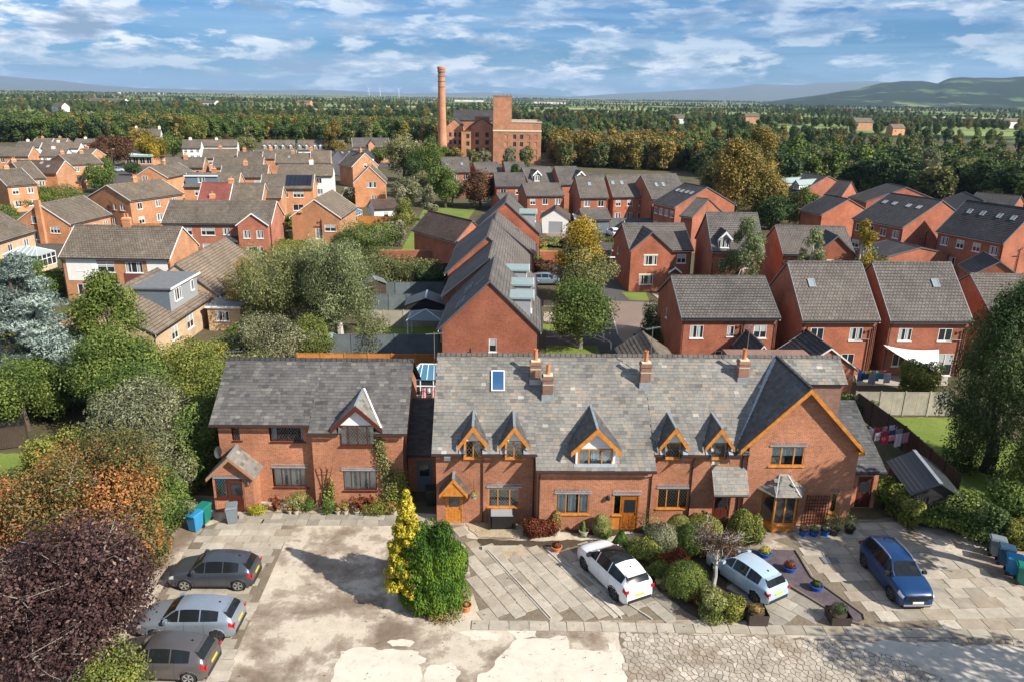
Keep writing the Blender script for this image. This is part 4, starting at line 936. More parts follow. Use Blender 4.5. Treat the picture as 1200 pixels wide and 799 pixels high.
for i, f, q in ((4, .3, 1), (5, .95, 1)):
    t = RH[i]; Lx = t['_L']; kx = (t['_rz']-5)/(t['_D']/2+.3); gdormer(t, Lx*f, 1.7, .3, 5.4, 6.9, 7.7, kx, -.3, 5, None, M['white'], M['tile_new'], M['white'], barge=M['white']); window(t, (Lx*f-.55, .24, 5.5), 0, 1.1, 1.2, (1, 1))
g1 = E('garage', 'double garage with grey tiled roof joined in front of the middle red brick house', (684,257.8), (717,257.4), 5.5, 2.5, (700,245), cat='garage', doors=[('F',.28,2.3,2.05,M['steel_blue'],1), ('F',.76,2.3,2.05,M['steel_blue'],1)], pipes=False)
g2 = E('garage', 'white rendered gabled garage with dark up-and-over door', (633,256.5), (668,257.5), (690,252), 2.5, (650,245.5), 'gable', 'render', 'tile_chestnut', cat='garage', doors=[('L',.52,2.4,2.0,M['clad'],1)], pipes=False)
g3 = E('garage', 'hipped grey roofed garage beyond the yellow-topped tree', (693,300), (716,301), 6.0, 2.4, (697,284.5), cat='garage', pipes=False)
E('garage', 'small dark roofed garage beside the copper beech', (588,237), (608,236), 5, 2.4, (600,226), roof='tile_new', cat='garage', pipes=False)
# --- central terrace running away from the camera
t1 = E('house', 'end terrace house with tall plain red gable and two green flat dormers', (513.4,386), (634,388.6), 9.6, 5, (572,329.5), 'gable', group=NG, wins=[('L',.535,3.2,.62,1.1)], chim=[])
def flat_dormer(T, x0, x1, y0, z0, z1, ydeep, roofm, wallm, win=True):
    "box dormer on the F slope (rising with +y), front at y0"
    d = MB().box(x0, x1, y0, ydeep, z0, z1).build('dormer', wallm, T)
    MB().box(x0-.15, x1+.15, y0-.25, ydeep+.3, z1, z1+.14).build('flat_roof', roofm, d); MB().box(x0-.17, x1+.17, y0-.27, y0-.22, z1-.06, z1+.15).build('fascia', M['white'], d)
    if win: window(T, ((x0+x1)/2-.65, y0-.055, z1-1.25), 0, 1.3, 1.1, (1, 1))
    return d
D1 = t1['_D']; 
for x0 in (.9, 5.2): flat_dormer(t1, x0, x0+2.3, .55, 5.5, 7.35, 3.0, M['greenroof'], M['clad'])
def rl_back(T, x, t, ez, w=.6, h=.85):
    D = T['_D']; k = (T['_rz']-ez)/(D/2+.3); y = D+.3-(D/2+.3)*t; rooflight(T, x, y, ez+(T['_rz']-ez)*t+.05, k, w, h, sgn=-1)
for x, t in ((1.9,.32),(2.9,.32),(5.0,.42),(6.2,.42),(3.6,.7)): rl_back(t1, x, t, 5)
P1 = Vector(t1.location); Bk = Vector((math.cos(t1.rotation_euler.z), math.sin(t1.rotation_euler.z), 0)); Lf = Vector((-Bk.y, Bk.x, 0))
def TH(label, along, shift, L, D, ez, rz, roof='tile_new', **k):
    B = P1+Bk*along+Lf*shift-Lf*.3; A = B+Lf*(D+.6); t = house('house', label, A, B, L, ez, rz, 'gable', M['brick_new'], M[roof], NG, **k); t['_ez'] = ez; t['_rz'] = rz; return t
t2 = TH('mid terrace house with ribbed grey slope and flat green dormer behind the end gable', 9.9, .35, 9.0, 8.0, 5, 8.6)
flat_dormer(t2, 1.0, 3.3, .6, 5.5, 7.3, 3.0, M['greenroof'], M['clad'])
t3 = TH('mid terrace house with higher ridge and lead flashed step in its roof', 19.2, .9, 10.5, 8.2, 5, 9.0)
t4 = TH('red brick house with shaded left slope at the far end of the terrace', 30.6, .2, 7.5, 9.2, 4.8, 8.7)
t5 = TH('gabled red brick house with green flat dormer beyond the terrace', 43, -.6, 9.0, 9.0, 5, 9.3)
flat_dormer(t5, 1.0, 5.0, .6, 5.6, 7.6, 3.2, M['greenroof'], M['clad'])
E('house', 'brown tiled house beside the lawn left of the terrace', (533,284), (574,279), (560,262), 4.2, (565,258), 'gable', 'brick_new', 'tile_chestnut', group=NG)
cw = E('house', 'cross wing with ribbed brown-grey roof facing the camera', (568,296), (611,296), 6.5, 4.6, (590,268.5), group=NG)
# --- left: older estate
D_ = dict(curtain=2)
l1 = E('house', 'white-panelled semi with brown tiled roof and central chimney', (68,302), (199,304), 7.6, 5.0, (144,265), wall='brick_old', roof='tile_brown', group=OG, chim=[(.49,.5,.9,2)],
  wins=[('F',.17,3.5,1.0,1.0), ('F',.40,3.35,1.9,1.2,dict(lights=(1.2,1),transom=True,curtain=3)), ('F',.66,3.35,1.9,1.2,dict(lights=(1,1,1),curtain=1)), ('F',.9,3.5,1.0,1.0), ('F',.16,.7,1.2,1.3), ('F',.30,.05,.9,2.0), ('F',.44,.6,1.9,1.5,dict(lights=(1,1),transom=True,curtain=3)), ('F',.68,.6,1.9,1.4), ('R',.5,3.3,.5,1.0)])
Lx = l1['_L']
MB().box(Lx*.04, Lx*.27, -.04, -.003, 2.4, 4.9).build('white_cladding', M['render'], l1); MB().box(Lx*.27, Lx*.32, -.05, -.003, 2.4, 4.9).build('white_cladding', M['white'], l1)
MB().box(Lx*.32, Lx*.49, -.05, -.003, 2.2, 3.3).build('hung_tiles', M['panel_brown'], l1); MB().box(Lx*.56, Lx*.76, -.05, -.003, 2.2, 3.3).build('hung_tiles', M['panel_brown'], l1); MB().box(Lx*.78, Lx*.97, -.04, -.003, 2.4, 4.9).build('white_cladding', M['render'], l1)
# bungalow with box dormer
l2 = E('bungalow', 'buff brick bungalow with flat-roofed grey box dormer and brown tiles', None, (182.5,392,5.0), (246.7,349), 2.7, 5.6, 'gable', 'brick_buff', 'tile_tan', group=OG, cat='bungalow', wins=[('F',.34,.95,1.3,1.2,dict(lights=(1,1))), ('F',.62,.95,1.5,1.3,dict(lights=(1,1)))])
L2, D2 = l2['_L'], l2['_D']
d = MB().box(L2*.42, L2*.93, .55, 3.6, 3.0, 5.35).build('dormer', M['clad'], l2); MB().box(L2*.40, L2*.95, .25, 3.9, 5.35, 5.5).build('flat_roof', M['roofing_felt'], d); MB().box(L2*.40, L2*.95, .21, .26, 5.3, 5.5).build('fascia', M['white'], d)
mb = MB()
for i in range(11): mb.box(L2*.42-.03, L2*.42-.0, .55, 3.5, 3.0+i*.2, 3.185+i*.2)
mb.build('cheek_boarding', M['steel_blue'], d)['kind'] = 'stuff'
window(l2, (L2*.5, .49, 3.9), 0, 1.5, 1.15, (1, 1, 1), curtain=1); window(l2, (L2*.8, .49, 4.0), 0, .7, 1.0, (1,))
chimney(l2, .5, D2*.54, 4.6, 6.6, .7, .7, 1, M['brick_stack'])
l3 = E('bungalow', 'long buff bungalow with tan tiled roof carrying a tree shadow', None, (257.7,346.4,4.1), (307,310), 2.7, 5.9, 'gable', 'brick_buff', 'tile_tan', group=OG, cat='bungalow', wins=[('F',.1,1.0,.6,1.1), ('F',.42,.95,1.4,1.2), ('F',.75,.95,1.8,1.2)], doors=[('F',.24,.9,2.0,M['brown_wood'])])
l4 = E('house', 'long red-orange brick semi with brown roof and white picture windows', (188.3,262), (318,262.7), 7.6, 5, (240,235.4), wall='brick_red', roof='tile_brown', group=OG, wins=[('F',.2,3.3,1.9,1.15,dict(lights=(2,1),curtain=3)), ('F',.41,3.3,1.9,1.15,dict(lights=(1,2),curtain=3)), ('F',.58,3.4,.95,.95), ('F',.2,.8,1.9,1.3), ('F',.41,.8,1.9,1.3)])
L4 = l4['_L']; k4 = (l4['_rz']-5)/(l4['_D']/2+.3)
cross_gable(l4, L4*.71, L4*.985, 1.1, 4.9, 6.6, k4, l4['_rz'], l4['_D'], M['brick_red'], M['tile_new'], wins=[(.28,3.1,.95,1.1), (.72,3.1,.95,1.1), (.5,.7,2.4,1.2,dict(lights=(1,1,1)))], fascia=M['white'])
MB().ext([(L4*.56, -1.2, 2.5), (L4*.7, -1.2, 2.5), (L4*.7, .0, 3.1), (L4*.56, .0, 3.1)], (0, 0, .08)).build('porch_roof', M['tile_dark'], l4)
l5 = E('house', 'orange brick chalet house with chimney breast and wide tiled roof', None, (82.6,263.7,4.6), (131,252), 3.0, 6.0, 'gable', 'brick_old', 'tile_brown', group=OG, wins=[('L',.36,3.0,.9,1.1), ('L',.72,1.6,1.6,1.0,dict(lights=(1,1,1))), ('L',.36,.5,1.2,1.5), ('F',.3,1.0,1.3,1.2), ('F',.6,1.0,1.3,1.2), ('F',.85,1.0,1.0,1.2)])
MB().box(-.45, 0, l5['_D']*.46, l5['_D']*.56, -.2, l5['_rz']+.6).build('chimney_breast', M['brick_old'], l5)
l6 = E('bungalow', 'cream walled bungalow at the left edge with white conservatory', None, (-5,285.5,4.6), (42,271.3), 2.8, 5.6, 'gable', 'brick_buff', 'tile_brown', group=OG, cat='bungalow', wins=[('F',.35,.95,1.0,1.1), ('F',.75,1.0,1.2,1.1)], lights=[(.35,.5),(.5,.7)])
def S_(label, a, b, dep, rz, kind='long', wall='brick_old', roof='tile_brown', ez=5, wins=None, chim=((.5,.5,.8,2),), **k):
    return E('house', label, a, b, dep, ez, rz, kind, wall, roof, group=OG, wins=two('F' if kind == 'long' else 'L', 2) if wins is None else wins, chim=list(chim), pipes=False, **k)
l7 = S_('orange brick gabled semi with tan roof facing the cottages', (102,231), (153,235.7), (176,224), (121.5,217), 'gable', wins=[('L',.55,.6,1.0,1.3), ('L',.62,3.2,.6,1.0), ('L',.8,3.2,1.1,1.0)]+two('F',3,w=1.0))
l8 = S_('orange brick gabled house left of the curved conservatory', (156.5,208), (197,208.9), (205.4,202), (174.4,195.8), 'gable', wins=[('L',.3,4.2,1.2,1.1), ('L',.42,2.2,1.1,1.1), ('L',.8,3.2,1.1,1.0), ('L',.75,.6,1.1,1.0)])
l9 = S_('brown roofed house with low brick front beside the curved conservatory', (190,197), (238,197), 7, (200,184.8), wins=[('F',.55,3.3,1.6,1.1), ('F',.85,3.3,.8,1.0)], chim=[(.52,.4,.6,2)])
l10 = S_('grey flat-dormered orange brick house', (214,219.5), (279,219.5), 7, (245,202.7), roof='tile_brown')
flat_dormer(l10, .3, 6.3, .3, 5.1, 7.0, 3.2, M['roofing_felt'], M['steel_blue'])
l11 = S_('house with red tiled roof and white chimney stack', (231,236), (268.5,236), 7, (250,214.4), roof='tile_red', chim=[(.45,.06,-1.6,1), (.97,.5,.6,1)])
l11b = S_('semi with dark mottled roof joined to the red-tiled house', (268.8,236), (307,236), 7, (285,215), chim=[])
l12 = S_('orange brick semi with large black solar array on the roof', (304,221.5), (367,221.5), 7, (330,204.5), solar=(.47,.97,.18,.9,6), wins=[('F',.72,3.3,2.0,1.2,dict(lights=(1,1,1),curtain=3)), ('F',.48,3.3,.8,1.0), ('F',.7,.8,2.0,1.2)], chim=[])
l12b = S_('narrow orange brick wing with brown roof in front of the solar-roofed semi', (309.5,232.5), (330,232.5), 5, (318,219), wins=[('F',.25,3.3,.6,1.0)], chim=[])
l13 = S_('white-fronted semi with tall grey chimney', (324,206.6), (390,206.6), 7, (350,192.7), wall='render', chim=[(.6,.5,.9,2)])
l14 = S_('low dark roofed house with small roof light left of the tall autumn tree', (322,191.5), (363,191.5), 7, (340,180), chim=[(.5,.5,.6,1)], lights=[(.4,.5)])
l14b = S_('dark roofed semi beside the tall autumn tree', (363.5,191.5), (388,191.5), 7, (375,176.8), chim=[(.02,.5,.8,2)])
l15 = S_('long brown roofed semi in the fourth row', (248,197), (308,197), 7, (270,184.8), chim=[])
l16 = S_('brown roofed semi with tall chimney and white infill front', (257,208.3), (313,208.3), 7, (290,193.8), wins=[('F',.12,3.3,.8,1.1), ('F',.38,3.1,2.4,1.2), ('F',.8,3.3,1.4,1.1)], chim=[(.5,.5,.8,2)])
l17 = S_('brown roofed semi with chimney in the fifth row', (236,186), (277,186), 7, (255,175), chim=[(.5,.5,.7,2)])
l18 = S_('brown roofed semi with chimney pots behind the fourth row', (277.5,187.5), (307,187.5), 7, (290,178), chim=[(.25,.5,.8,2)])
l19 = S_('long dark roofed semi in front of the dormered terrace', (296,186.5), (347,186.5), 7, (320,176.5), chim=[(.4,.5,.7,2)])
l30 = S_('white and orange brick semi pair near the far road', (59,187.5), (82.6,193.7), (101,187.5), (66,180.6), 'gable', chim=[(.1,.5,.7,2), (.7,.5,.7,2)], wins=two('F',3,w=1.1))
l31 = S_('long house with dark roof and two white roof windows', (0,203), (66,204), 7.5, (30,188.2), roof='tile_chestnut', chim=[], lights=[(.62,.7),(.78,.45)])
l32 = S_('orange brick gable house with white side walls', (3,201), (31,210), (46,206.8), (19,191.6), 'gable', chim=[(.1,.5,.5,2)], wins=two('F',2,w=1.1))
l33 = S_('orange brick gable house with white side at the left edge', (-22,212), (8.3,218.5), (24,212.3), (-6,200), 'gable', chim=[(.5,.5,.5,2)], wins=two('F',2,w=1.1))
l34 = S_('low brown roofed row with small white windows at the left edge', (-30,183.5), (33,183.8), 7, (10,172), chim=[], wins=two('F',5,w=1.0,ground=False))
rest = [('small brown roofed bungalow under the left woodland', (18,173), (46,173), (30,166), 'render', 3.0), ('brown roofed bungalow with white dormers in the far row', (47,174.5), (92,174.5), (70,167), 'render', 3.2),
 ('far bungalow beside the dark copper trees', (103,174), (126,174), (113,167.5), 'render', 3.0), ('dark roofed white house in the second far row', (46,183.5), (76,183.5), (60,174.7), 'render', 4.6),
 ('dark hipped house with brick base near the far road', (85,184), (104,184.5), (94,174.5), 'brick_old', 4.8), ('far row house with tall chimney under the trees', (38,168), (60,168), (50,162.5), 'brick_old', 3.6),
 ('far row house second along under the trees', (61,168), (77,168), (69,162.5), 'brick_old', 3.6), ('far row house third along under the trees', (86,168.5), (115,168.5), (100,163), 'render', 3.6),
 ('far white house with brown roof right of the yellow tree', (213,174), (235,174), (225,164), 'render', 4.5), ('far house partly behind the rust-coloured trees', (236,172), (278,172), (255,164), 'render', 4.0),
 ('low far roofs left of the mill under the dark wood', (482,176), (500,176), (490,168), 'render', 3.5), ('low far roof with pale ridge near the mill chimney', (500,177), (516,177), (508,169), 'render', 3.5),
 ('far grey roof between the flats and the big green tree', (457,174), (480,174), (468,165), 'brick_old', 4.5)]
for l, a, b, r, w, ez in rest: S_(l, a, b, 7, r, wall=w, ez=ez, chim=[(.4,.5,.6,1)], wins=two('F',3,up=ez-1.5,w=1.0,ground=ez > 4) if ez > 4 else [('F',(i+.5)/4,.9,1.2,1.1) for i in range(4)])
ltr = []
for l, a, b, r, xs in (('long brown terrace with five small white dormers, left half', (307,176.5), (346,176.5), (325,164.5), (.1,.26,.44,.66,.9)), ('long brown terrace with small white dormers, right half behind the autumn tree', (349,176.5), (404,176.5), (370,164.5), (.05,.2,.38,.5,.62))):
    t = S_(l, a, b, 7, r, wall='render', ez=4.6, chim=[], wins=two('F',5,up=2.9,w=1.0,ground=False)); kx = (t['_rz']-4.6)/(t['_D']/2+.3)
    for f in xs: gdormer(t, t['_L']*f, 1.7, .1, 4.7, 5.9, 6.7, kx, -.3, 4.6, None, M['white'], M['tile_brown'], M['white']); window(t, (t['_L']*f-.5, .04, 4.8), 0, 1.0, 1.0, (1,1), sill=False)
l22 = S_('orange brick flats with central gable and white upper windows', (413,173), (457,173), 9, (434,162), ez=5.2, roof='tile_new', chim=[], wins=two('F',6,up=3.5,w=1.1,lo=.9))
kx = (l22['_rz']-5.2)/(l22['_D']/2+.3); cross_gable(l22, l22['_L']*.42, l22['_L']*.6, .8, 6.0, 7.6, kx, l22['_rz'], l22['_D'], M['brick_old'], M['tile_new'], wins=[(.5,3.4,1.4,1.2)], main_ez=5.2)
l25 = S_('white house with dark roof and bright roof windows', (402,186.5), (439,185), 7, (415,176), wall='render', roof='tile_dark', lights=[(.12,.6),(.35,.6)], chim=[], wins=two('F',2))
l26 = S_('orange gabled house with white side, upper of the stepped pair', (412,196), (444,194.6), 8, (429.6,179.6), 'gable', wins=[('L',.5,4.6,.8,1.1)], chim=[(.3,.5,.8,2)])
l27 = S_('orange gabled house with two white gable windows, lower of the stepped pair', (413.8,214.7), (453,214.7), 8.5, (432.4,195.4), 'gable', wins=[('L',.55,4.0,1.9,1.2,dict(lights=(1,1))), ('L',.6,1.2,1.0,1.3)], chim=[(.15,.5,.6,2), (.6,.5,.6,2)])
l28 = S_('plain orange brick gable with tan ribbed roof left of the green hedge', (339,255), (400,256), (408,243), (367.5,234), 'gable', roof='tile_tan', wins=[('L',.55,1.9,1.0,1.5), ('L',.8,3.0,1.7,1.0)], chim=[(.02,.8,-1.8,1)])
E('garage', 'white walled outbuilding with brown roof beyond the orange fence', (438,245.5), (467,244.5), 6, 2.6, (450,234), wall='render', roof='tile_chestnut', cat='outbuilding', wins=[('F',.5,1.0,.9,1.0)], pipes=False)
E('garage', 'dark roofed garage in front of the white semi pair', (64,214), (95,213.5), 5, 2.5, (78,206.5), wall='brick_old', roof='tile_brown', cat='garage', pipes=False)
E('house', 'white and brick house among the trees beyond the far road', (158,160), (188,160), 8, 5, (170,151.5), wall='render', roof='tile_brown', group=OG, chim=[(.02,.5,1.0,2), (.95,.5,1.0,2)], wins=two('F',3))
# ------------------------------------------------------------ the mill
ml = thing('mill', 'old red brick cotton mill with square tower and many small windows', 'mill', (-4.4, 268, 0), rad(2))
def mblock(x0, x1, y0, y1, h, wins=(), roof='flat', rh=2.5, mat='brick_mill', name='wall', z0=-.3):
    mb = MB(); holes = [(a, b, c, d_) for a, b, c, d_ in wins]
    wall_panel(mb, (x0, y0), 0, x1-x0, z0, h, holes, rev=.3); mb.poly([(x0,y1,z0),(x0,y0,z0),(x0,y0,h),(x0,y1,h)]); mb.poly([(x1,y0,z0),(x1,y1,z0),(x1,y1,h),(x1,y0,h)]); mb.poly([(x1,y1,z0),(x0,y1,z0),(x0,y1,h),(x1,y1,h)])
    if roof == 'flat': mb.poly([(x0,y0,h-.5),(x1,y0,h-.5),(x1,y1,h-.5),(x0,y1,h-.5)])
    elif roof == 'gx': mb.poly([(x0,y1,h),(x0,y0,h),(x0,(y0+y1)/2,h+rh)]); mb.poly([(x1,y0,h),(x1,y1,h),(x1,(y0+y1)/2,h+rh)])
    elif roof == 'gy': mb.poly([(x0,y0,h),(x1,y0,h),((x0+x1)/2,y0,h+rh)]); mb.poly([(x1,y1,h),(x0,y1,h),((x0+x1)/2,y1,h+rh)])
    w = mb.build(name, M[mat], ml)
    if roof == 'gx':
        r = MB(); ym = (y0+y1)/2; r.ext([(x0-.2,y0-.3,h-.1),(x1+.2,y0-.3,h-.1),(x1+.2,ym,h+rh),(x0-.2,ym,h+rh)], (0,0,.2)); r.ext([(x1+.2,y1+.3,h-.1),(x0-.2,y1+.3,h-.1),(x0-.2,ym,h+rh),(x1+.2,ym,h+rh)], (0,0,.2)); r.build('roof', M['tile_dark'], ml)
    if roof == 'gy':
        r = MB(); xm = (x0+x1)/2; r.ext([(x0-.3,y1,h-.1),(x0-.3,y0-.1,h-.1),(xm,y0-.1,h+rh),(xm,y1,h+rh)], (0,0,.2)); r.ext([(x1+.3,y0-.1,h-.1),(x1+.3,y1,h-.1),(xm,y1,h+rh),(xm,y0-.1,h+rh)], (0,0,.2)); r.build('roof', M['tile_dark'], ml)
    return w
def mwins(x0, cols, rows_, w=1.1, h=1.5): return [(c-w/2, c+w/2, r, r+h) for c in cols for r in rows_]
def mpanes(x0, y0, ws, blind=()):
    for i, (a, b, c, d_) in enumerate(ws):
        o = link('window', cached(('mw', round(b-a, 2), round(d_-c, 2)), lambda: frame_mesh(b-a, d_-c, (1, 1), M['steel_blue'], .08, None, .1)), ml, (x0+a, y0+.12, c)); link('pane', cached(('mp', round(b-a, 2), round(d_-c, 2)), lambda: MB().box(0, b-a, .06, .12, 0, d_-c).mesh('pane', M['glass'])), o)
ZW = [1.2, 3.9, 6.6, 9.1]
ZC = [1.3, 3.4, 5.9, 8.4]
wr = mwins(0, [7.4, 9.8], ZC); wb_ = mwins(0, [4.4, 12.2, 14.7], ZC)
mblock(-3.2, 13.4, 0, 22, 11.0, wr+wb_); mpanes(-3.2, 0, wr)
for a, b, c, d_ in wb_: MB().box(-3.2+a, -3.2+b, .14, .3, c, d_).build('blind_window', M['brick_mill'], ml)
mblock(-3.3, 13.5, -.15, 22.1, 11.4, name='cornice', z0=10.9, mat='cream'); mblock(3.0, 13.35, .05, 22, 14.0, name='parapet_wall', z0=11.35); mblock(2.95, 13.55, -.05, 22.1, 14.3, name='coping', mat='concrete', z0=13.9)
mblock(-3.2, 3.1, .03, 12, 22.3, name='tower', z0=11.35); mblock(-3.3, 3.2, -.07, 12.1, 22.7, name='tower_coping', z0=22.2, mat='brick_stack')
for xx in (.0, 1.5, 2.6): MB().box(xx, xx+.25, 2, 2.25, 22.2, 23.3).build('roof_vent', M['metal'], ml)
w2 = mwins(0, [2.1, 5.6], [1.0, 3.4, 6.0, 8.6], 1.3, 1.6)
mblock(-10.9, -3.25, 6, 26, 12.2, w2, 'gy', 2.6); mpanes(-10.9, 6, w2)
w3 = mwins(0, [2.2], [.8, 3.2, 5.8, 8.3], 1.1, 1.5)
mblock(-14.2, -10.95, 2, 24, 10.6, w3, 'flat', 1.8, 'brick_old'); mpanes(-14.2, 2, w3)
w4 = mwins(0, [1.2, 2.9, 4.6], [1.0, 3.4, 5.9, 8.4], .9, 1.5)
mblock(-19.6, -14.25, 9, 34, 12.0, w4, 'gy', 2.4); mpanes(-19.6, 9, w4)
mblock(-18, -3.3, 26.5, 42, 13.6, (), 'gx', 3.4); mblock(-9.8, -4.5, 12, 13.2, 15.4, (), 'flat', name='gable_wall', z0=12)
ch = thing('mill_chimney', 'tall round red brick factory chimney beside the mill', 'chimney', tuple(G(517.5, 186, 0).xy)+(0,)) if 0 else thing('mill_chimney', 'tall round red brick factory chimney beside the mill', 'chimney', (-24.6, 262, 0))
cpx = MB().lathe([(1.75,-.3),(1.72,2),(1.35,15),(1.12,28.2),(1.12,28.21)], 20); cpx.build('shaft', M['brick_mill'], ch, smooth=True)
MB().lathe([(1.1,28.1),(1.25,28.2),(1.25,28.6),(1.1,28.7),(1.1,29.5),(1.32,29.7),(1.32,30.2),(1.12,30.4)], 20).build('collar', M['brick_stack'], ch)
MB().lathe([(1.1,30.3),(1.38,30.6),(1.38,31.2),(1.2,31.4),(.9,31.4)], 20).build('crown_rim', M['brick_mill'], ch)
for z in (24.9, 26.6): MB().lathe([(1.15,z),(1.27,z+.05),(1.27,z+.25),(1.15,z+.3)], 20).build('iron_band', M['brick_stack'], ch)

ex = thing('garage', 'flat-roofed cream garage at the corner of the dormer bungalow', 'garage', (-29.9, 73.6, 0), rad(-90)); 
mb = MB(); wall_panel(mb, (0, 0), 0, 5.2, -.2, 2.4, [(1.2, 3.4, .03, 2.1)]); mb.box(0, 5.2, .1, 3.4, -.2, 2.38); mb.build('wall', M['brick_buff'], ex) if 0 else None
ex.location = (-30.0, 71.0, 0); ex.rotation_euler = (0, 0, 0); MB().box(0, 3.2, 0, 5.0, -.2, 2.35).build('wall', M['brick_buff'], ex); MB().box(-.15, 3.35, -.15, 5.15, 2.35, 2.5).build('flat_roof', M['roofing_felt'], ex); MB().box(-.18, 3.38, -.19, -.155, 2.3, 2.52).build('fascia', M['white'], ex); window(ex, (.8, -.055, 1.0), 0, 1.3, 1.0, (1, 1))

E('outbuilding', 'small brick extension with ribbed dark roof and white door behind the big gable', (935,433), (1006,433), 4.5, 2.3, (970,408), 'gable', 'brick_red', 'tile_dark', cat='outbuilding', pipes=False, doors=[('L',.12,.9,2.0,M['upvc'])])
E('outbuilding', 'dark slated gable peeping over the cottage ridge beside the chimney', (878,424), (908,424), 4.0, 2.6, (893,405), 'gable', 'brick_red', 'tile_dark', cat='outbuilding', pipes=False)
E('garage', 'low brown roof peeping over the ridge beside the third chimney', (735,432), (800,432), 5.0, 2.3, (768,412), 'gable', 'brick_new', 'tile_brown', cat='garage', pipes=False)
def flue(T, side, f, z, L=.55, drop=2.4):
    "black vent pipe standing off a wall, with its side branch"
    W_, D_ = T['_L'], T['_D']; n = {'L': Vector((-1,0,0)), 'F': Vector((0,-1,0)), 'R': Vector((1,0,0))}[side]; p = {'L': Vector((0, D_*(1-f), 0)), 'F': Vector((W_*f, 0, 0)), 'R': Vector((W_, D_*f, 0))}[side]+n*.12
    t = {'L': Vector((0,-1,0)), 'F': Vector((1,0,0)), 'R': Vector((0,1,0))}[side]; mb = MB().tube([tuple(p+Vector((0,0,.05))), tuple(p+Vector((0,0,z)))], .06, 6); mb.tube([tuple(p+Vector((0,0,z-.9))), tuple(p-t*1.1+Vector((0,0,z-.85)))], .045, 6)
    mb.tube([tuple(p+Vector((0,0,z))), tuple(p+n*.25+Vector((0,0,z+.05))), tuple(p+n*.28+Vector((0,0,z+.3)))], .06, 6); return mb.build('vent_pipe', M['blackpipe'], T)
flue(t1, 'L', .3, 3.3); flue(h1, 'F', .64, 4.4); flue(h14, 'R', .35, 4.2); flue(h15, 'R', .35, 4.2); flue(h8, 'R', .3, 4.2); flue(h2, 'F', .93, 4.2); flue(h3, 'F', .93, 4.2); flue(h2, 'F', .05, 4.2); flue(l7, 'L', .55, 4.5); flue(l8, 'L', .56, 4.5); flue(l28, 'L', .62, 4.6)
# ------------------------------------------------------------ vegetation
def sph(n, R):
    v = R.normal(size=(n, 3)); return v/np.linalg.norm(v, axis=1, keepdims=True)
def leaf_mesh(name, P, Nn, size, tone, mats, aspect=.55, extra=None, droop=None):
    "one rhombus per leaf at P, facing Nn; tone per leaf; extra=(MB of wood) joined as second material"
    n = len(P); R = np.random.default_rng(len(P)+int(abs(P[:, 0].sum())*10) % 9999)
    t = R.normal(size=(n, 3)) if droop is None else np.tile(np.array([[0, 0, -1.0]]), (n, 1))+R.normal(size=(n, 3))*droop
    t -= (t*Nn).sum(1, keepdims=True)*Nn; t /= np.maximum(np.linalg.norm(t, axis=1, keepdims=True), 1e-6); b = np.cross(Nn, t)
    s = (size*(.65+.7*R.random(n)))[:, None] if np.isscalar(size) else size[:, None]
    fold = Nn*s*.12
    V = np.stack([P+t*s*.5, P+b*s*.5*aspect+fold, P-t*s*.5, P-b*s*.5*aspect+fold], 1).reshape(-1, 3)
    nv = n*4; F = np.arange(nv, dtype=np.int32).reshape(n, 4)
    ev, ef = (extra.v, extra.f) if extra else ([], [])
    me = bpy.data.meshes.new(name)
    me.vertices.add(nv+len(ev)); co = np.concatenate([V.ravel(), np.array(ev, dtype=float).ravel()]) if ev else V.ravel()
    me.vertices.foreach_set('co', co.astype(np.float32))
    ls = [len(f) for f in ef]; tot = nv+sum(ls); me.loops.add(tot)
    vi = np.concatenate([F.ravel(), np.array([nv+i for f in ef for i in f], dtype=np.int32)]) if ef else F.ravel()
    me.loops.foreach_set('vertex_index', vi.astype(np.int32)); me.polygons.add(n+len(ef))
    lt = np.concatenate([np.full(n, 4), np.array(ls, dtype=np.int64)]) if ef else np.full(n, 4)
    st = np.concatenate([[0], np.cumsum(lt)[:-1]]); me.polygons.foreach_set('loop_start', st.astype(np.int32)); me.polygons.foreach_set('loop_total', lt.astype(np.int32))
    for m_ in mats: me.materials.append(m_)
    if ef: me.polygons.foreach_set('material_index', np.concatenate([np.zeros(n), np.ones(len(ef))]).astype(np.int32))
    me.update(); me.validate(); fattr(me, 'tone', np.concatenate([np.clip(tone, 0, 1), np.full(len(ef), .5)])); return me
def limb(mb, a, b, r0, r1, R, n=4, wob=.1, sides=5):
    a = np.array(a, float); b = np.array(b, float); L = np.linalg.norm(b-a); pts = []
    for i in range(n+1):
        f = i/n; p = a*(1-f)+b*f+(R.normal(size=3)*L*wob*.3 if 0 < i < n else 0); pts.append(p)
    mb.tube(pts, [r0*(1-i/n)+r1*i/n for i in range(n+1)], sides, cap=False)
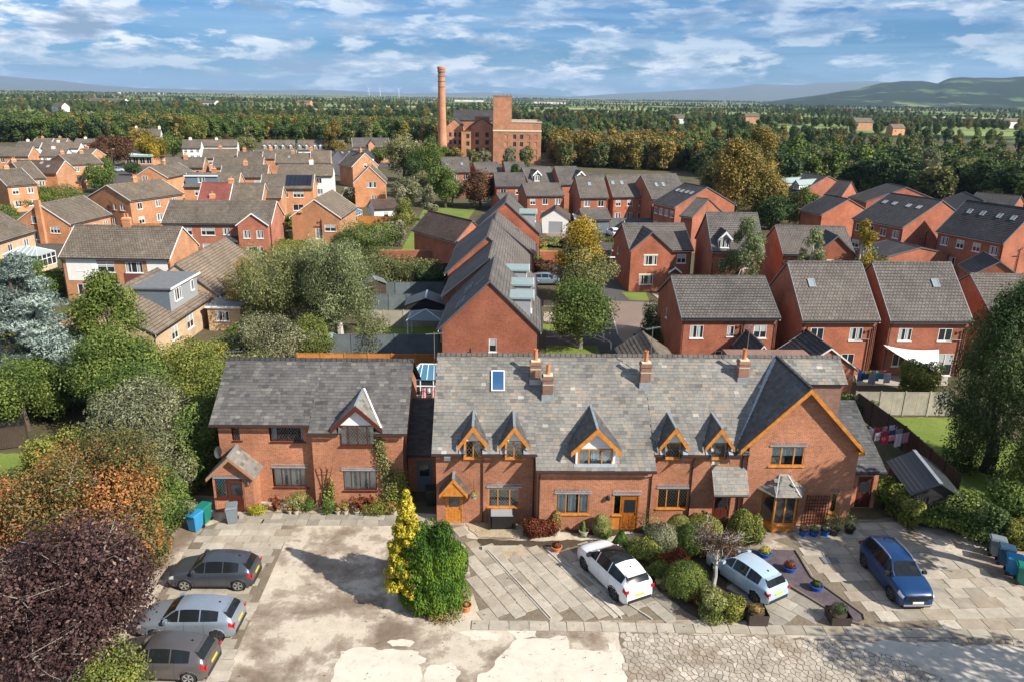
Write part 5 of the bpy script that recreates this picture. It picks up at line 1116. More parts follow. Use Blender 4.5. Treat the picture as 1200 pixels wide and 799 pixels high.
def crown(seed, h, r, n, leaf, shape='round', lobes=26, base=.28, mat='green', bark='bark', flat=1.0, trunk=True, wood=None, aspect=.55, lobe_r=.30, twigs=0, inner=.12, dropl=None, gap=.0):
    "returns (leaf points, normals, tones, wood MB) of a tree: lobes of leaves round the limbs, standing at the origin"
    R = np.random.default_rng(seed); zc = h*(base+(1-base)*.5); hz = h*(1-base)*.5
    C = []
    while len(C) < lobes:
        d = sph(1, R)[0]; f = R.uniform(.35, 1)**.6
        p = d*f
        if shape == 'round': x, y, z = p[0]*r*(1-lobe_r), p[1]*r*(1-lobe_r), zc+p[2]*(hz-lobe_r*r*.7)
        elif shape == 'cone':
            t = R.random()**1.15; rr = r*(1-t)**.8*.78; a = R.random()*6.283; q = R.uniform(.45, 1); x, y, z = math.cos(a)*rr*q, math.sin(a)*rr*q, h*base+t*h*(1-base)*.93
        elif shape == 'oval':
            t = R.random(); rr = r*math.sin(math.pi*min(1, .12+.88*t))**.6*.75; a = R.random()*6.283; q = R.uniform(.4, 1); x, y, z = math.cos(a)*rr*q, math.sin(a)*rr*q, h*base+t*h*(1-base)*.95
        C.append((x, y, z))
    C = np.array(C); LR = r*lobe_r*(.65+.7*R.random(lobes))*(1 if shape != 'cone' else (1.15-.75*(C[:, 2]-h*base)/(h*(1-base)))); LT = R.normal(0, .17, lobes)
    per = LR**2; per = (per/per.sum()*n).astype(int)+3; P = []; NN = []; T = []
    for i in range(lobes):
        k = per[i]; d = sph(k, R); q = R.uniform(inner, 1, k)**.45
        w = 1+.25*np.sin(d[:, 0]*5+i)*np.cos(d[:, 1]*4+i*2)
        p = C[i]+d*(LR[i]*q*w)[:, None]*np.array([1, 1, flat]); P.append(p)
        o = d*1.0+R.normal(size=(k, 3))*.75+np.array([0, 0, .35]); NN.append(o/np.linalg.norm(o, axis=1, keepdims=True))
        T.append(.48+LT[i]*1.2+R.normal(0, .18, k)+.0)
    P = np.concatenate(P); NN = np.concatenate(NN); T = np.concatenate(T)
    if gap: keep = (np.sin(P[:, 0]*2.9/r*2+seed)+np.sin(P[:, 1]*3.3/r*2+seed*2)+np.sin(P[:, 2]*3.1/r*2)) > -3+gap*3; P, NN, T = P[keep], NN[keep], T[keep]
    wd = MB()
    if trunk:
        tr = max(.05, h*.018+r*.02); top = np.array([R.normal(0, .04)*r, R.normal(0, .04)*r, h*(.8 if shape != 'round' else .68)])
        limb(wd, (0, 0, -.2), top, tr*1.35, tr*.3, R, 6, .05, 7)
        for i in R.choice(lobes, min(lobes, 14), replace=False):
            f = R.uniform(.3, .85); s = top*f; limb(wd, s, C[i], tr*.5*(1-f*.6), tr*.1, R, 4, .12, 4)
        for j in range(twigs):
            i = R.integers(lobes); d = sph(1, R)[0]; d[2] = abs(d[2])*.8; limb(wd, C[i], C[i]+d*LR[i]*1.25, tr*.14, tr*.04, R, 3, .15, 3)
    return P, NN, T, wd
def tree(label, loc, h, r, n, leaf, mat='green', name='tree', cat='tree', group=None, seed=1, bark='bark', rz=0, aspect=.55, joined=False, droop=None, **k):
    P, NN, T, wd = crown(seed, h, r, n, leaf, **k)
    if joined:
        me = leaf_mesh(name, P, NN, leaf, T, [LM[mat], M[bark]], aspect, wd, droop); o = link(name, me, None, loc, rz); return tag(o, label, cat, group)
    t = thing(name, label, cat, loc, rz, group)
    link('crown', leaf_mesh('crown', P, NN, leaf, T, [LM[mat]], aspect, None, droop), t)
    if wd.v: wd.build('trunk', M[bark], t)
    return t
def bush(label, loc, w, h, n, leaf, mat='green', name='shrub', seed=1, group=None, d=None, top=1.0, cat='shrub', aspect=.55, tight=False, joined=True, shape='ball', rz=0, stems=True, droop=None):
    "shrub: leaves in a lumpy or clipped mound, stems inside"
    R = np.random.default_rng(seed); d = d or w
    if shape == 'ball':
        dr = sph(n, R); q = R.uniform(.35 if not tight else .86, 1, n)**.5; lump = 1+(.16 if not tight else .025)*(np.sin(dr[:, 0]*4.3+seed)+np.sin(dr[:, 1]*5.1+seed*2)+np.cos(dr[:, 2]*4.7+seed))
        P = dr*(q*lump)[:, None]*np.array([w/2, d/2, h/2])+np.array([0, 0, h*.5]); NN = dr
    elif shape == 'cone':
        t = 1-np.sqrt(1-R.random(n)*.98); a = R.random(n)*6.283; rr = (1-t)*(1 if tight else R.uniform(.6, 1.15, n)); rr *= 1+.1*np.sin(a*5+t*12)
        P = np.stack([np.cos(a)*rr*w/2, np.sin(a)*rr*d/2, t*h], 1); NN = np.stack([np.cos(a), np.sin(a), np.full(n, .4)], 1)
    elif shape == 'egg':
        dr = sph(n, R); q = R.uniform(.8, 1, n); z = dr[:, 2]; sc = 1+.18*z*-1; lump = 1+.05*(np.sin(np.arctan2(dr[:, 1], dr[:, 0])*9+z*3)+np.sin(np.arctan2(dr[:, 1], dr[:, 0])*17))
        P = np.stack([dr[:, 0]*sc*q*lump*w/2, dr[:, 1]*sc*q*lump*d/2, h*.5+z*q*h*.5], 1); NN = dr*np.array([1, 1, .5])
    elif shape == 'lobed':
        K = 90; kk_ = R.integers(0, K, n); a = kk_*2.399963; fz = ((kk_*37) % K)/K; rr = np.sqrt(np.clip(1-(np.maximum(0, fz-.12)*1.12)**2*1.0, .03, 1)); jj = 1+.17*np.sin(kk_*3.7); C = np.stack([np.cos(a)*rr*w*.38*jj, np.sin(a)*rr*d*.38*jj, h*(.10+.72*fz*(1+.12*np.cos(kk_*5.3)))], 1)
        dr = sph(n, R); P = C+dr*np.array([w*.115, d*.115, h*.19])*R.uniform(.8, 1, n)[:, None]; P[:, 2] = np.minimum(P[:, 2], h); NN = dr*np.array([1, 1, .5])
    elif shape == 'spray':
        K = 26; a = R.random(n)*6.283; k = R.integers(0, K, n); aa = k*2.399; t = R.random(n)**.7; out = t**1.2*w/2*(.6+.4*np.sin(k*7.1)); P = np.stack([np.cos(aa)*out, np.sin(aa)*out, np.sin(t*2.0)*h*.95*(.7+.3*np.cos(k*3.3))], 1)+R.normal(size=(n, 3))*.03; NN = np.stack([np.cos(aa), np.sin(aa), np.full(n, .8)], 1)
    keep = P[:, 2] > .0; P, NN = P[keep], NN[keep]
    NN = NN+R.normal(size=P.shape)*(.35 if tight else .7); NN /= np.linalg.norm(NN, axis=1, keepdims=True)
    ph = P*3.1/max(w, .5)*1.5; T = .5+.16*(np.sin(ph[:, 0]*2+seed)*np.cos(ph[:, 1]*2+1)+np.sin(ph[:, 2]*2.6))+R.normal(0, .17, len(P))
    wd = MB()
    if stems:
        for i in range(4): a = i*1.6; wd.tube([(0, 0, -.05), (math.cos(a)*w*.12, math.sin(a)*d*.12, h*.45)], [.03, .012], 4, cap=False)
    return tag(link(name, leaf_mesh(name, P, NN, leaf, T, [LM[mat], M['bark']], aspect, wd if stems else None, droop), None, loc, rz), label, cat, group)
# ------------------------------------------------------------ cars
def paint(name, c, metal=.35, rough=.34):
    k = N(name); v = k.ramp(k.noise(2, 3), [(.3, .95), (.7, 1.05)]); k.fin(k.mix(1.0, c, v, 'MULTIPLY'), rough, metal, .5)
    k.b.inputs['Coat Weight'].default_value = .45; k.b.inputs['Coat Roughness'].default_value = .10; return k.m
M['car_glass'] = plain('car_glass', (.012,.014,.015), .09, var=.02, spec=.5); M['tyre'] = plain('tyre_rubber', (.018,.018,.018), .85); M['alloy'] = plain('alloy_wheel', (.62,.62,.62), .3, .8, var=.03); M['alloy_dark'] = plain('dark_alloy_wheel', (.12,.12,.12), .3, .7, var=.03)
M['lamp_red'] = plain('red_lamp', (.42,.01,.01), .15, var=.03); M['lamp_clear'] = plain('clear_lamp', (.75,.78,.80), .1, .4, var=.03); M['plate_y'] = plain('yellow_plate', (.80,.52,.02), .45, var=.02); M['plate_w'] = plain('white_plate', (.80,.80,.76), .45, var=.02)
M['trim'] = plain('dark_trim', (.02,.02,.022), .5)
CT = dict(
 hatch=dict(top=[(0,.60),(.012,.72),(.04,.80),(.10,.87),(.18,.93),(.27,.985),(.40,-.075),(.50,-.01),(.62,0),(.76,-.035),(.88,-.12),(.965,1.02),(.985,.90),(1,.70)], cowl=.27, roof=(.40,.885), hatchend=.965, belt=(.93,1.02), wf=.205, wr=.83),
 suv=dict(top=[(0,.72),(.012,.84),(.04,.94),(.10,1.03),(.17,1.09),(.25,1.14),(.39,-.07),(.50,-.005),(.62,0),(.78,-.04),(.90,-.13),(.97,1.16),(.99,1.0),(1,.80)], cowl=.25, roof=(.39,.90), hatchend=.97, belt=(1.06,1.16), wf=.20, wr=.80),
)
def make_car(label, cx, cy, deg, kind, L, Wd, H, pm, group, wb, rim='alloy', wr_=.31, rails=None, roofglass=False, plate_f=None, front_dark=True, name='parked_car'):
    P = CT[kind]; T = thing(name, label, 'car', (cx, cy, .012), rad(deg), group); W2 = Wd/2
    tx = np.array([p[0] for p in P['top']]); tz = np.array([p[1] if p[1] > .2 else H+p[1] for p in P['top']])
    fr = sorted(set([0,.012,.03,.06,.10,.14,.18,.22,P['cowl'],.30,.335,.37,P['roof'][0],.45,.5,.55,.6,.65,.7,.75,.8,.84,P['roof'][1],.91,.94,P['hatchend'],.985,1.0]))
    def smooth(x, xs, zs):
        return float(np.interp(x, xs, zs))
    top = lambda f: sum(smooth(min(1, max(0, f+o)), tx, tz)*w for o, w in ((-.02,.25),(0,.5),(.02,.25))) if .02 < f < .93 else smooth(f, tx, tz)
    belt = lambda f: min(P['belt'][0]+(P['belt'][1]-P['belt'][0])*f, top(f)-.02) if P['cowl'] < f < P['hatchend'] else top(f)-.045
    wid = lambda f: W2*(1-.17*abs(2*f-1)**5-(.10*max(0, 1-f/.03) if f < .03 else 0)-(.06*max(0, (f-.975)/.025)))
    zb = lambda f: .19+(.08*max(0, 1-f/.05) if f < .05 else 0)+(.10*max(0, (f-.94)/.06) if f > .94 else 0)
    prof = lambda t: float(np.interp(t, [0, .12, .45, .7, .9, 1], [.90, .965, 1.0, .992, .965, .90]))
    X = lambda f: L*(.5-f)
    def pt(f, t, sg, off=0): z = zb(f)+(belt(f)-zb(f))*t; return (X(f), sg*(wid(f)*prof(t)+off), z)
    NS = 10; wfx, wrx = L/2-P['wf']*L, L/2-P['wf']*L-wb
    body = MB(); glassL = MB(); wind = MB(); rear = MB(); roofg = MB(); Ra = wr_+.055
    gw = lambda f: W2*(.60 if kind == 'hatch' else .62) if f > P['roof'][0] else W2*float(np.interp(f, [P['cowl'], P['roof'][0]], [.80, .60]))
    def gwf(f):
        if f >= P['roof'][1]: return W2*float(np.interp(f, [P['roof'][1], P['hatchend']], [.60, .74]))
        return gw(f)
    def edge(f, sg):
        cab = P['cowl'] < f < P['hatchend']-.0001
        if cab: return (X(f), sg*gwf(f), top(f)-.045*(1 if P['roof'][0] <= f <= P['roof'][1] else .5))
        return (X(f), sg*wid(f)*.74, top(f)-.008)
    for i in range(len(fr)-1):
        a, b = fr[i], fr[i+1]
        for sg in (1, -1):
            for j in range(NS):
                t0, t1_ = j/NS, (j+1)/NS; q = [pt(a, t0, sg), pt(b, t0, sg), pt(b, t1_, sg), pt(a, t1_, sg)]
                m_ = [sum(c[k] for c in q)/4 for k in range(3)]
                if any((m_[0]-w_)**2+(m_[2]-wr_)**2 < Ra**2 for w_ in (wfx, wrx)): continue
                body.poly(q if sg < 0 else q[::-1])
            sh0, sh1 = pt(a, 1, sg), pt(b, 1, sg); e0, e1 = edge(a, sg), edge(b, sg)
            q = [sh0, sh1, e1, e0]; mid = (a+b)/2; cab = P['cowl'] < mid < P['hatchend']
            pil = (P['roof'][1]-.03 < mid) and cab
            if cab and not pil: glassL.poly(q if sg < 0 else q[::-1])
            else: body.poly(q if sg < 0 else q[::-1])
            c0 = (X(a), 0, top(a)+.012); c1 = (X(b), 0, top(b)+.012); h0 = (X(a), e0[1]*.5, (e0[2]+c0[2])/2+.012); h1 = (X(b), e1[1]*.5, (e1[2]+c1[2])/2+.012)
            if P['cowl'] < mid < P['roof'][0]: tgt = wind
            elif P['roof'][1] < mid < P['hatchend']: tgt = rear
            elif roofglass and P['roof'][0] < mid < .68: tgt = roofg
            else: tgt = body
            for q in ([e0, e1, h1, h0], [h0, h1, c1, c0]): tgt.poly(q if sg < 0 else q[::-1])
    for f, d_ in ((0, 1), (1, -1)):
        ring = [pt(f, j/NS, 1) for j in range(NS+1)]+[edge(f, 1), (X(f), 0, top(f)+.012), edge(f, -1)]+[pt(f, j/NS, -1) for j in range(NS, -1, -1)]
        body.poly(ring if d_ < 0 else ring[::-1])
    body.poly([(X(.02), W2*.8, .2), (X(.02), -W2*.8, .2), (X(.98), -W2*.8, .2), (X(.98), W2*.8, .2)])
    def weld(mb, name, m_, parent, smooth=True):
        o = mb.build(name, m_, parent, smooth=smooth); bm = bmesh.new(); bm.from_mesh(o.data); bmesh.ops.remove_doubles(bm, verts=bm.verts, dist=.002); bmesh.ops.recalc_face_normals(bm, faces=bm.faces) if name == 'body' else None
        bm.to_mesh(o.data); bm.free()
        o.data.polygons.foreach_set('use_smooth', [smooth]*len(o.data.polygons)); return o
    bo = weld(body, 'body', pm, T)
    try: bo.data.set_sharp_from_angle(angle=rad(38))
    except Exception: pass
    weld(wind, 'windscreen', M['car_glass'], T); weld(rear, 'rear_window', M['car_glass'], T); weld(glassL, 'side_windows', M['car_glass'], T)
    if roofg.f: weld(roofg, 'glass_roof', M['car_glass'], T)
    # pillars
    pil = MB()
    for sg in (1, -1):
        for f, w_ in ((P['cowl']+.135+.045, .05), (.66, .05)):
            a, b = Vector(pt(f, 1, sg)), Vector(edge(f, sg)); pil.beam(a, b, .05, .02)
        for i in range(len(fr)-1):
            if P['cowl'] <= fr[i] < P['roof'][0]: pil.beam(Vector(edge(fr[i], sg))+Vector((0,0,.005)), Vector(edge(fr[i+1], sg))+Vector((0,0,.005)), .07, .03)
    pil.build('window_pillars', pm, T)
    ar = MB()
    for wx in (wfx, wrx):
        for sg in (1, -1):
            pts = []
            for k_ in range(15):
                a = math.pi*(-.08+1.16*k_/14); x = wx+math.cos(a)*(Ra+.01); z = wr_+math.sin(a)*(Ra+.01); f = .5-x/L; t = (z-zb(f))/(belt(f)-zb(f)); pts.append((x, sg*(wid(f)*prof(max(0, min(1, t)))-.012), max(.19, z)))
            ar.tube(pts, .030, 6)
            mbx = MB(); mbx.lathe([(Ra, 0), (Ra, .32)], 16); R_ = [(wx+v[0], sg*(W2*.985-.03-v[2]), wr_+v[1]) for v in mbx.v]
            b0 = len(ar.v); ar.v += R_; ar.f += [tuple(b0+i for i in f_) for f_ in mbx.f[:16]]; ar.m += [1]*16
            ar.poly([R_[16+i] for i in range(16)], 1)
    ar.build('wheel_arches', [M['trim'] if kind == 'suv' else pm, M['black']], T)
    for wx in (wfx, wrx):
        for sg in (1, -1):
            def tyre():
                m0 = MB(); m0.lathe([(wr_*.70, -.09), (wr_*.92, -.10), (wr_, -.07), (wr_, .07), (wr_*.92, .10), (wr_*.70, .09)], 22); m0.v = [(v[0], v[2], v[1]) for v in m0.v]; return m0.mesh('tyre', M['tyre'], False)
            def rimm():
                r_ = MB(); ro = wr_*.70; r_.lathe([(ro*.9, .02), (ro, .04), (ro*1.02, .095), (ro*.94, .10), (ro*.90, .055)], 22)
                r_.lathe([(ro*.22, .05), (ro*.22, .085), (ro*.12, .09)], 10)
                for s_ in range(5):
                    a = s_*2*math.pi/5
                    for da in (-.16, .16): r_.beam((math.cos(a)*ro*.15, math.sin(a)*ro*.15, .075), (math.cos(a+da)*ro*.95, math.sin(a+da)*ro*.95, .08), .035, .03, up=(0,0,1))
                r_.v = [(v[0], -v[2], v[1]) for v in r_.v]; return r_.mesh('rim', M[rim])
            w = link('wheel', cached(('tyre', wr_), tyre), T, (wx, sg*(W2-.125), wr_)); 
            if sg > 0: w.rotation_euler = (0, 0, math.pi)
            link('rim', cached(('rim', wr_, rim), rimm), w)
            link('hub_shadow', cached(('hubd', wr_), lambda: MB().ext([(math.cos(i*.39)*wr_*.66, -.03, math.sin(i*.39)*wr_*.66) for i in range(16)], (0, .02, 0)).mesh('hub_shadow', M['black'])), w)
    def patch(name, f0, f1, t0, t1_, m_, off=.006, sgs=(1, -1), nf=4, nt=3, parent=None):
        for sg in sgs:
            mb = MB(); g_ = [[pt(f0+(f1-f0)*i/nf, t0+(t1_-t0)*j/nt, sg, off) for j in range(nt+1)] for i in range(nf+1)]
            for i in range(nf):
                for j in range(nt):
                    q = [g_[i][j], g_[i+1][j], g_[i+1][j+1], g_[i][j+1]]; mb.poly(q if sg < 0 else q[::-1])
            mb.build(name, m_, parent or T)
    for f in (.315, .505, .70): patch('door_seam', f, f+.0022, .1, 1.0, M['black'], .004, nf=1, nt=8)
    patch('sill_trim', .30, .72, .0, .10, M['trim'], .006, nf=6, nt=1)
    for f in (.44, .63): patch('door_handle', f, f+.035, .80, .84, pm, .03, nf=1, nt=1)
    patch('tail_light', .945, .998, .66, .90, M['lamp_red'], .008); patch('headlight', .012, .085, .74, .97, M['lamp_clear'], .008)
    xr, xf = -L/2, L/2
    for sg in (1, -1): MB().box(xr-.012, xr+.02, sg*W2*.78-.09, sg*W2*.78+.07, .72 if kind == 'hatch' else .82, .86 if kind == 'hatch' else 1.0).build('tail_lamp_inner', M['lamp_red'], T)
    zp = .62 if kind == 'hatch' else .58
    MB().box(xr-.018, xr-.001, -.26, .26, zp, zp+.115).build('number_plate', M['plate_y'], T)
    MB().box(xf+.001, xf+.018, -.26, .26, .42, .53).build('number_plate', M['plate_w'], T)
    MB().box(xr-.015, xr+.05, -W2*.72, W2*.72, .28, .44).build('rear_bumper', M['trim'], T); MB().box(xf-.05, xf+.014, -W2*.66, W2*.66, .24, .40).build('front_bumper', M['trim'], T)
    MB().box(xf-.04, xf+.012, -W2*.5, W2*.5, .56, .66).build('grille', M['black'], T)
    if kind == 'suv': MB().box(xf-.02, xf+.016, -W2*.7, W2*.7, .68, .82).build('upper_grille', M['black'], T); MB().box(xf-.03, xf+.024, -W2*.74, W2*.74, .30, .38).build('skid_plate', M['alloy'], T)
    for sg in (1, -1):
        f = P['cowl']+.055; a = Vector(pt(f, 1, sg)); mb = MB(); mb.box(a.x-.09, a.x+.05, min(a.y, a.y+sg*.2), max(a.y, a.y+sg*.2), a.z+.02, a.z+.16); mb.build('mirror', pm if kind == 'hatch' else M['trim'], T)
    MB().ext([(X(.80)-.09, -.012, top(.80)), (X(.80)+.09, -.012, top(.80)), (X(.80)-.07, -.012, top(.80)+.07)], (0, .024, 0)).build('antenna', M['black'], T)
    if rails:
        for sg in (1, -1): MB().tube([(X(f), sg*(gwf(f)-.02), top(f)+(.0 if f in (.42, .86) else .035)) for f in (.42, .46, .6, .8, .86)], .022, 6).build('roof_rail', M[rails], T)
    a = Vector((X(P['roof'][1]+.01), 0, top(P['roof'][1]+.01))); MB().box(a.x-.06, a.x+.10, -W2*.56, W2*.56, a.z-.01, a.z+.035).build('spoiler', pm, T)
    return T
CG = 'cars parked on the slab driveways'
make_car('slate grey hatchback, topmost of the three cars at the hedge', -14.12, 30.93, 181, 'hatch', 4.02, 1.74, 1.48, paint('slate_grey_paint', (.075,.085,.105), .5), CG, 2.51)
make_car('pale silver-blue hatchback, middle car of the three at the hedge', -13.85, 27.5, 180.2, 'hatch', 4.28, 1.79, 1.46, paint('silver_blue_paint', (.30,.35,.41), .5), CG, 2.62, 'alloy_dark')
make_car('bronze-grey hatchback nearest the bottom edge, partly behind a leafy shrub', -14.0, 25.05, 178.5, 'hatch', 4.2, 1.8, 1.5, paint('bronze_grey_paint', (.13,.12,.12), .5), CG, 2.6)
make_car('white family car with black glass roof beside the clipped shrubs', 5.13, 31.5, 117, 'suv', 4.37, 1.84, 1.64, paint('white_car_paint', (.78,.80,.82), 0, .3), CG, 2.61, 'alloy_dark', .33, roofglass=True)
make_car('pale blue hatchback half behind the small bare tree', 11.6, 31.45, 121, 'hatch', 4.04, 1.73, 1.48, paint('pale_blue_paint', (.42,.56,.68), .2), CG, 2.49, 'alloy_dark')
make_car('deep blue four-wheel-drive with silver roof rails facing the yard', 18.94, 31.6, -88, 'suv', 4.34, 1.8, 1.69, paint('deep_blue_paint', (.001,.036,.13), .15), CG, 2.67, 'alloy_dark', .34, rails='alloy')
FG = 'cars parked among the estate houses'
p = G(640,333); make_car('silver-blue car parked beside the yellow-topped tree', p.x, p.y, 5, 'hatch', 4.3, 1.78, 1.46, paint('far_silver_blue_paint', (.22,.30,.38), .4), FG, 2.6)
p = G(719,277); make_car('white car parked by the brick garages', p.x, p.y, 100, 'hatch', 4.1, 1.75, 1.5, paint('far_white_paint', (.75,.76,.77), 0), FG, 2.5)
p = G(138,202); make_car('silver car on the far estate road', p.x, p.y, 20, 'hatch', 4.2, 1.75, 1.5, paint('far_silver_paint', (.45,.50,.56), .3), FG, 2.5)
p = G(106,216); make_car('white car half hidden by the roadside tree', p.x, p.y, 60, 'hatch', 4.2, 1.75, 1.5, paint('far_cream_paint', (.7,.7,.68), 0), FG, 2.5)
p = G(8,243); make_car('dark blue car in front of the white gabled house at the left edge', p.x, p.y, 0, 'hatch', 4.2, 1.75, 1.5, paint('far_navy_paint', (.02,.06,.18), .3), FG, 2.5)
# ------------------------------------------------------------ the ground and its surfaces
def struct(name, mb, m, parent=None, loc=None): o = mb.build(name, m, parent, loc); o['kind'] = 'structure'; return o
k = N('land')
far = k.n('ShaderNodeVectorMath', {0: k.pos()}, operation='LENGTH').outputs['Value']
mp = k.n('ShaderNodeMapping', {'Vector': k.pos(), 'Scale': (.0042, .0052, 0.0), 'Rotation': (0, 0, .35)})
vo = k.n('ShaderNodeTexVoronoi', {'Vector': mp.outputs[0], 'Scale': 1.0, 'Randomness': .75}, distance='CHEBYCHEV')
fld = k.ramp(vo.outputs['Color'], [(0, (.10,.15,.04)), (.2, (.19,.25,.07)), (.36, (.12,.17,.05)), (.48, (.38,.33,.19)), (.62, (.22,.26,.09)), (.76, (.32,.26,.16)), (1, (.14,.19,.06))], 'CONSTANT')
vd = k.n('ShaderNodeTexVoronoi', {'Vector': mp.outputs[0], 'Scale': 1.0, 'Randomness': .75}, distance='CHEBYCHEV', feature='DISTANCE_TO_EDGE')
hedge = k.ramp(vd.outputs['Distance'], [(.012, 1.0), (.02, 0.0)])
wd_ = k.ramp(k.noise(.0021, 5, .6), [(.51, 0.0), (.55, 1.0)])
fld = k.mix(hedge, fld, (.02,.035,.012)); fld = k.mix(wd_, fld, (.022,.04,.014))
near = k.mix(1.0, k.ramp(k.noise(.12, 7, .65), [(.3, (.055,.065,.03)), (.5, (.11,.09,.055)), (.7, (.075,.10,.03))]), k.ramp(k.noise(2.5, 6, .7), [(.2, .65), (.8, 1.35)]), 'MULTIPLY')
c = k.mix(k.ramp(k.math('DIVIDE', far, 1000.0), [(.56, 0.0), (.60, 1.0)]), near, fld)
land = k.fin(c, .95, 0, .1)
mb = MB()
rs = [0, 60, 200, 600, 2000, 7000, 26000]; n = 48
for i in range(len(rs)-1):
    for j in range(n):
        a0, a1 = j/n*2*math.pi, (j+1)/n*2*math.pi; q = lambda r, a: (r*math.cos(a), r*math.sin(a), -.02)
        mb.poly([q(rs[i], a0), q(rs[i+1], a0), q(rs[i+1], a1), q(rs[i], a1)] if i else [(0, 0, -.02), q(rs[1], a0), q(rs[1], a1)])
struct('ground', mb, land)
def flat(name, pts, z, m, kind='structure', px=True, parent=None, jag=0, th=None, seed=3):
    P = [G(*p) if px else Vector((p[0], p[1], 0)) for p in pts]
    if jag:
        R = random.Random(seed); Q = []
        for i in range(len(P)):
            a, b = P[i], P[(i+1) % len(P)]; L = (b-a).length; n_ = max(1, int(L/.16)); nn = Vector((-(b-a).y, (b-a).x, 0)).normalized()
            f1, f2 = R.uniform(0, 6), R.uniform(0, 6)
            for j in range(n_): s_ = j/n_*L; Q.append(a.lerp(b, j/n_)+nn*(jag*(1.3*math.sin(s_*2.3+f1)+.8*math.sin(s_*6.1+f2))*min(1, 4*j/n_, 4*(1-j/n_))+R.gauss(0, jag*.35)))
        P = Q
    mb = MB()
    if th: mb.ext([(p.x, p.y, z-th) for p in P], (0, 0, th), 0)
    else: mb.poly([(p.x, p.y, z) for p in P])
    o = mb.build(name, m, parent)
    if kind: o['kind'] = kind
    return o, P
def inpoly(x, y, P):
    c = False; j = len(P)-1
    for i in range(len(P)):
        if (P[i].y > y) != (P[j].y > y) and x < (P[j].x-P[i].x)*(y-P[i].y)/(P[j].y-P[i].y)+P[i].x: c = not c
        j = i
    return c
# yard of old concrete and dirt
k = N('stained_yard')
n1 = k.noise(.30, 10, .66, dist=.15); n2 = k.noise(1.7, 9, .72, dist=.1); n3 = k.noise(14, 5, .7)
msk = k.ramp(k.math('ADD', k.math('MULTIPLY', n1, .75), k.math('MULTIPLY', n2, .25)), [(.465, 0.0), (.495, .5), (.57, .95)])
lightc = k.mix(1.0, (.55,.475,.38), k.ramp(n2, [(.25, .72), (.7, 1.12)]), 'MULTIPLY'); darkc = k.mix(1.0, (.19,.14,.10), k.ramp(n2, [(.25, .6), (.75, 1.3)]), 'MULTIPLY')
yc = k.mix(1.0, k.mix(msk, lightc, darkc), k.ramp(n3, [(.2, .8), (.8, 1.16)]), 'MULTIPLY')
grit = k.ramp(k.noise(38, 2, .5), [(.66, 0.0), (.7, .55)]); yc = k.mix(grit, yc, (.08,.06,.045)); k.bump(n3, .5, .03)
M['yard'] = k.fin(yc, .92, 0, .2)
flat('yard', [(-34, 12), (46, 12), (46, 36.3), (20, 37.5), (-3, 37.2), (-18, 39), (-34, 39)], .0, M['yard'], px=False)
k = N('white_concrete'); a = k.noise(.9, 8, .7, dist=.4); wv = k.n('ShaderNodeTexWave', {'Vector': k.pos(), 'Scale': 3.1, 'Distortion': 3.0, 'Detail': 3.0}, wave_type='BANDS', bands_direction='X').outputs['Fac']
M['white_concrete'] = k.fin(k.mix(k.ramp(k.noise(1.9, 10, .72), [(.55, 0.0), (.68, .75)]), k.mix(1.0, (.62,.565,.47), k.ramp(a, [(.25, .78), (.7, 1.06)]), 'MULTIPLY'), (.42,.36,.29)), .85, 0, .25); k.bump(k.noise(25, 4), .3, .02)
for i, pts in enumerate(([(385,812),(399.5,763),(426,757),(491,763),(489,775),(500,812)], [(565,812),(571,787),(586,769),(607,748),(664,745),(667,760),(700,762),(730,763),(736,812)], [(497,790),(505,778),(530,775),(540,786),(535,800),(512,812),(500,806)], [(538,740),(570,739),(588,745),(584,751),(552,750)], [(592,737),(628,737),(629,746),(605,748)], [(711,752),(721,751),(722,762),(712,763)], [(556,812),(560,790),(575,787),(583,800),(584,812)], [(453,752),(470,748),(486,752),(480,758),(460,757)], [(470,768),(484,765),(500,771),(492,778),(475,775)])):
    flat('concrete_patch', pts, .006+.0006*i, M['white_concrete'], jag=.05, seed=i)
# paving slabs, each its own piece
k = N('paving_stone'); r = k.rnd(); base = k.ramp(r, [(0, (.30,.26,.205)), (.3, (.39,.345,.28)), (.6, (.44,.39,.315)), (.8, (.34,.28,.21)), (1, (.52,.47,.39))])
c = k.mix(1.0, base, k.ramp(k.noise(1.3, 8, .7, dist=.4), [(.28, .68), (.7, 1.14)]), 'MULTIPLY'); c = k.mix(1.0, c, k.ramp(k.noise(18, 4, .7), [(.2, .85), (.8, 1.12)]), 'MULTIPLY')
k.bump(k.noise(24, 5, .7), .4, .02); M['slab'] = k.fin(c, .85, 0, .25)
k = N('grey_paving_stone'); r = k.rnd(); base = k.ramp(r, [(0, (.26,.235,.195)), (.5, (.35,.315,.26)), (1, (.43,.385,.32))])
c = k.mix(1.0, base, k.ramp(k.noise(1.1, 8, .7, dist=.4), [(.28, .65), (.7, 1.16)]), 'MULTIPLY'); k.bump(k.noise(24, 5, .7), .4, .02); M['slab2'] = k.fin(k.mix(1.0, c, k.ramp(k.noise(18, 4, .7), [(.2, .85), (.8, 1.12)]), 'MULTIPLY'), .85, 0, .25)
SM = {}
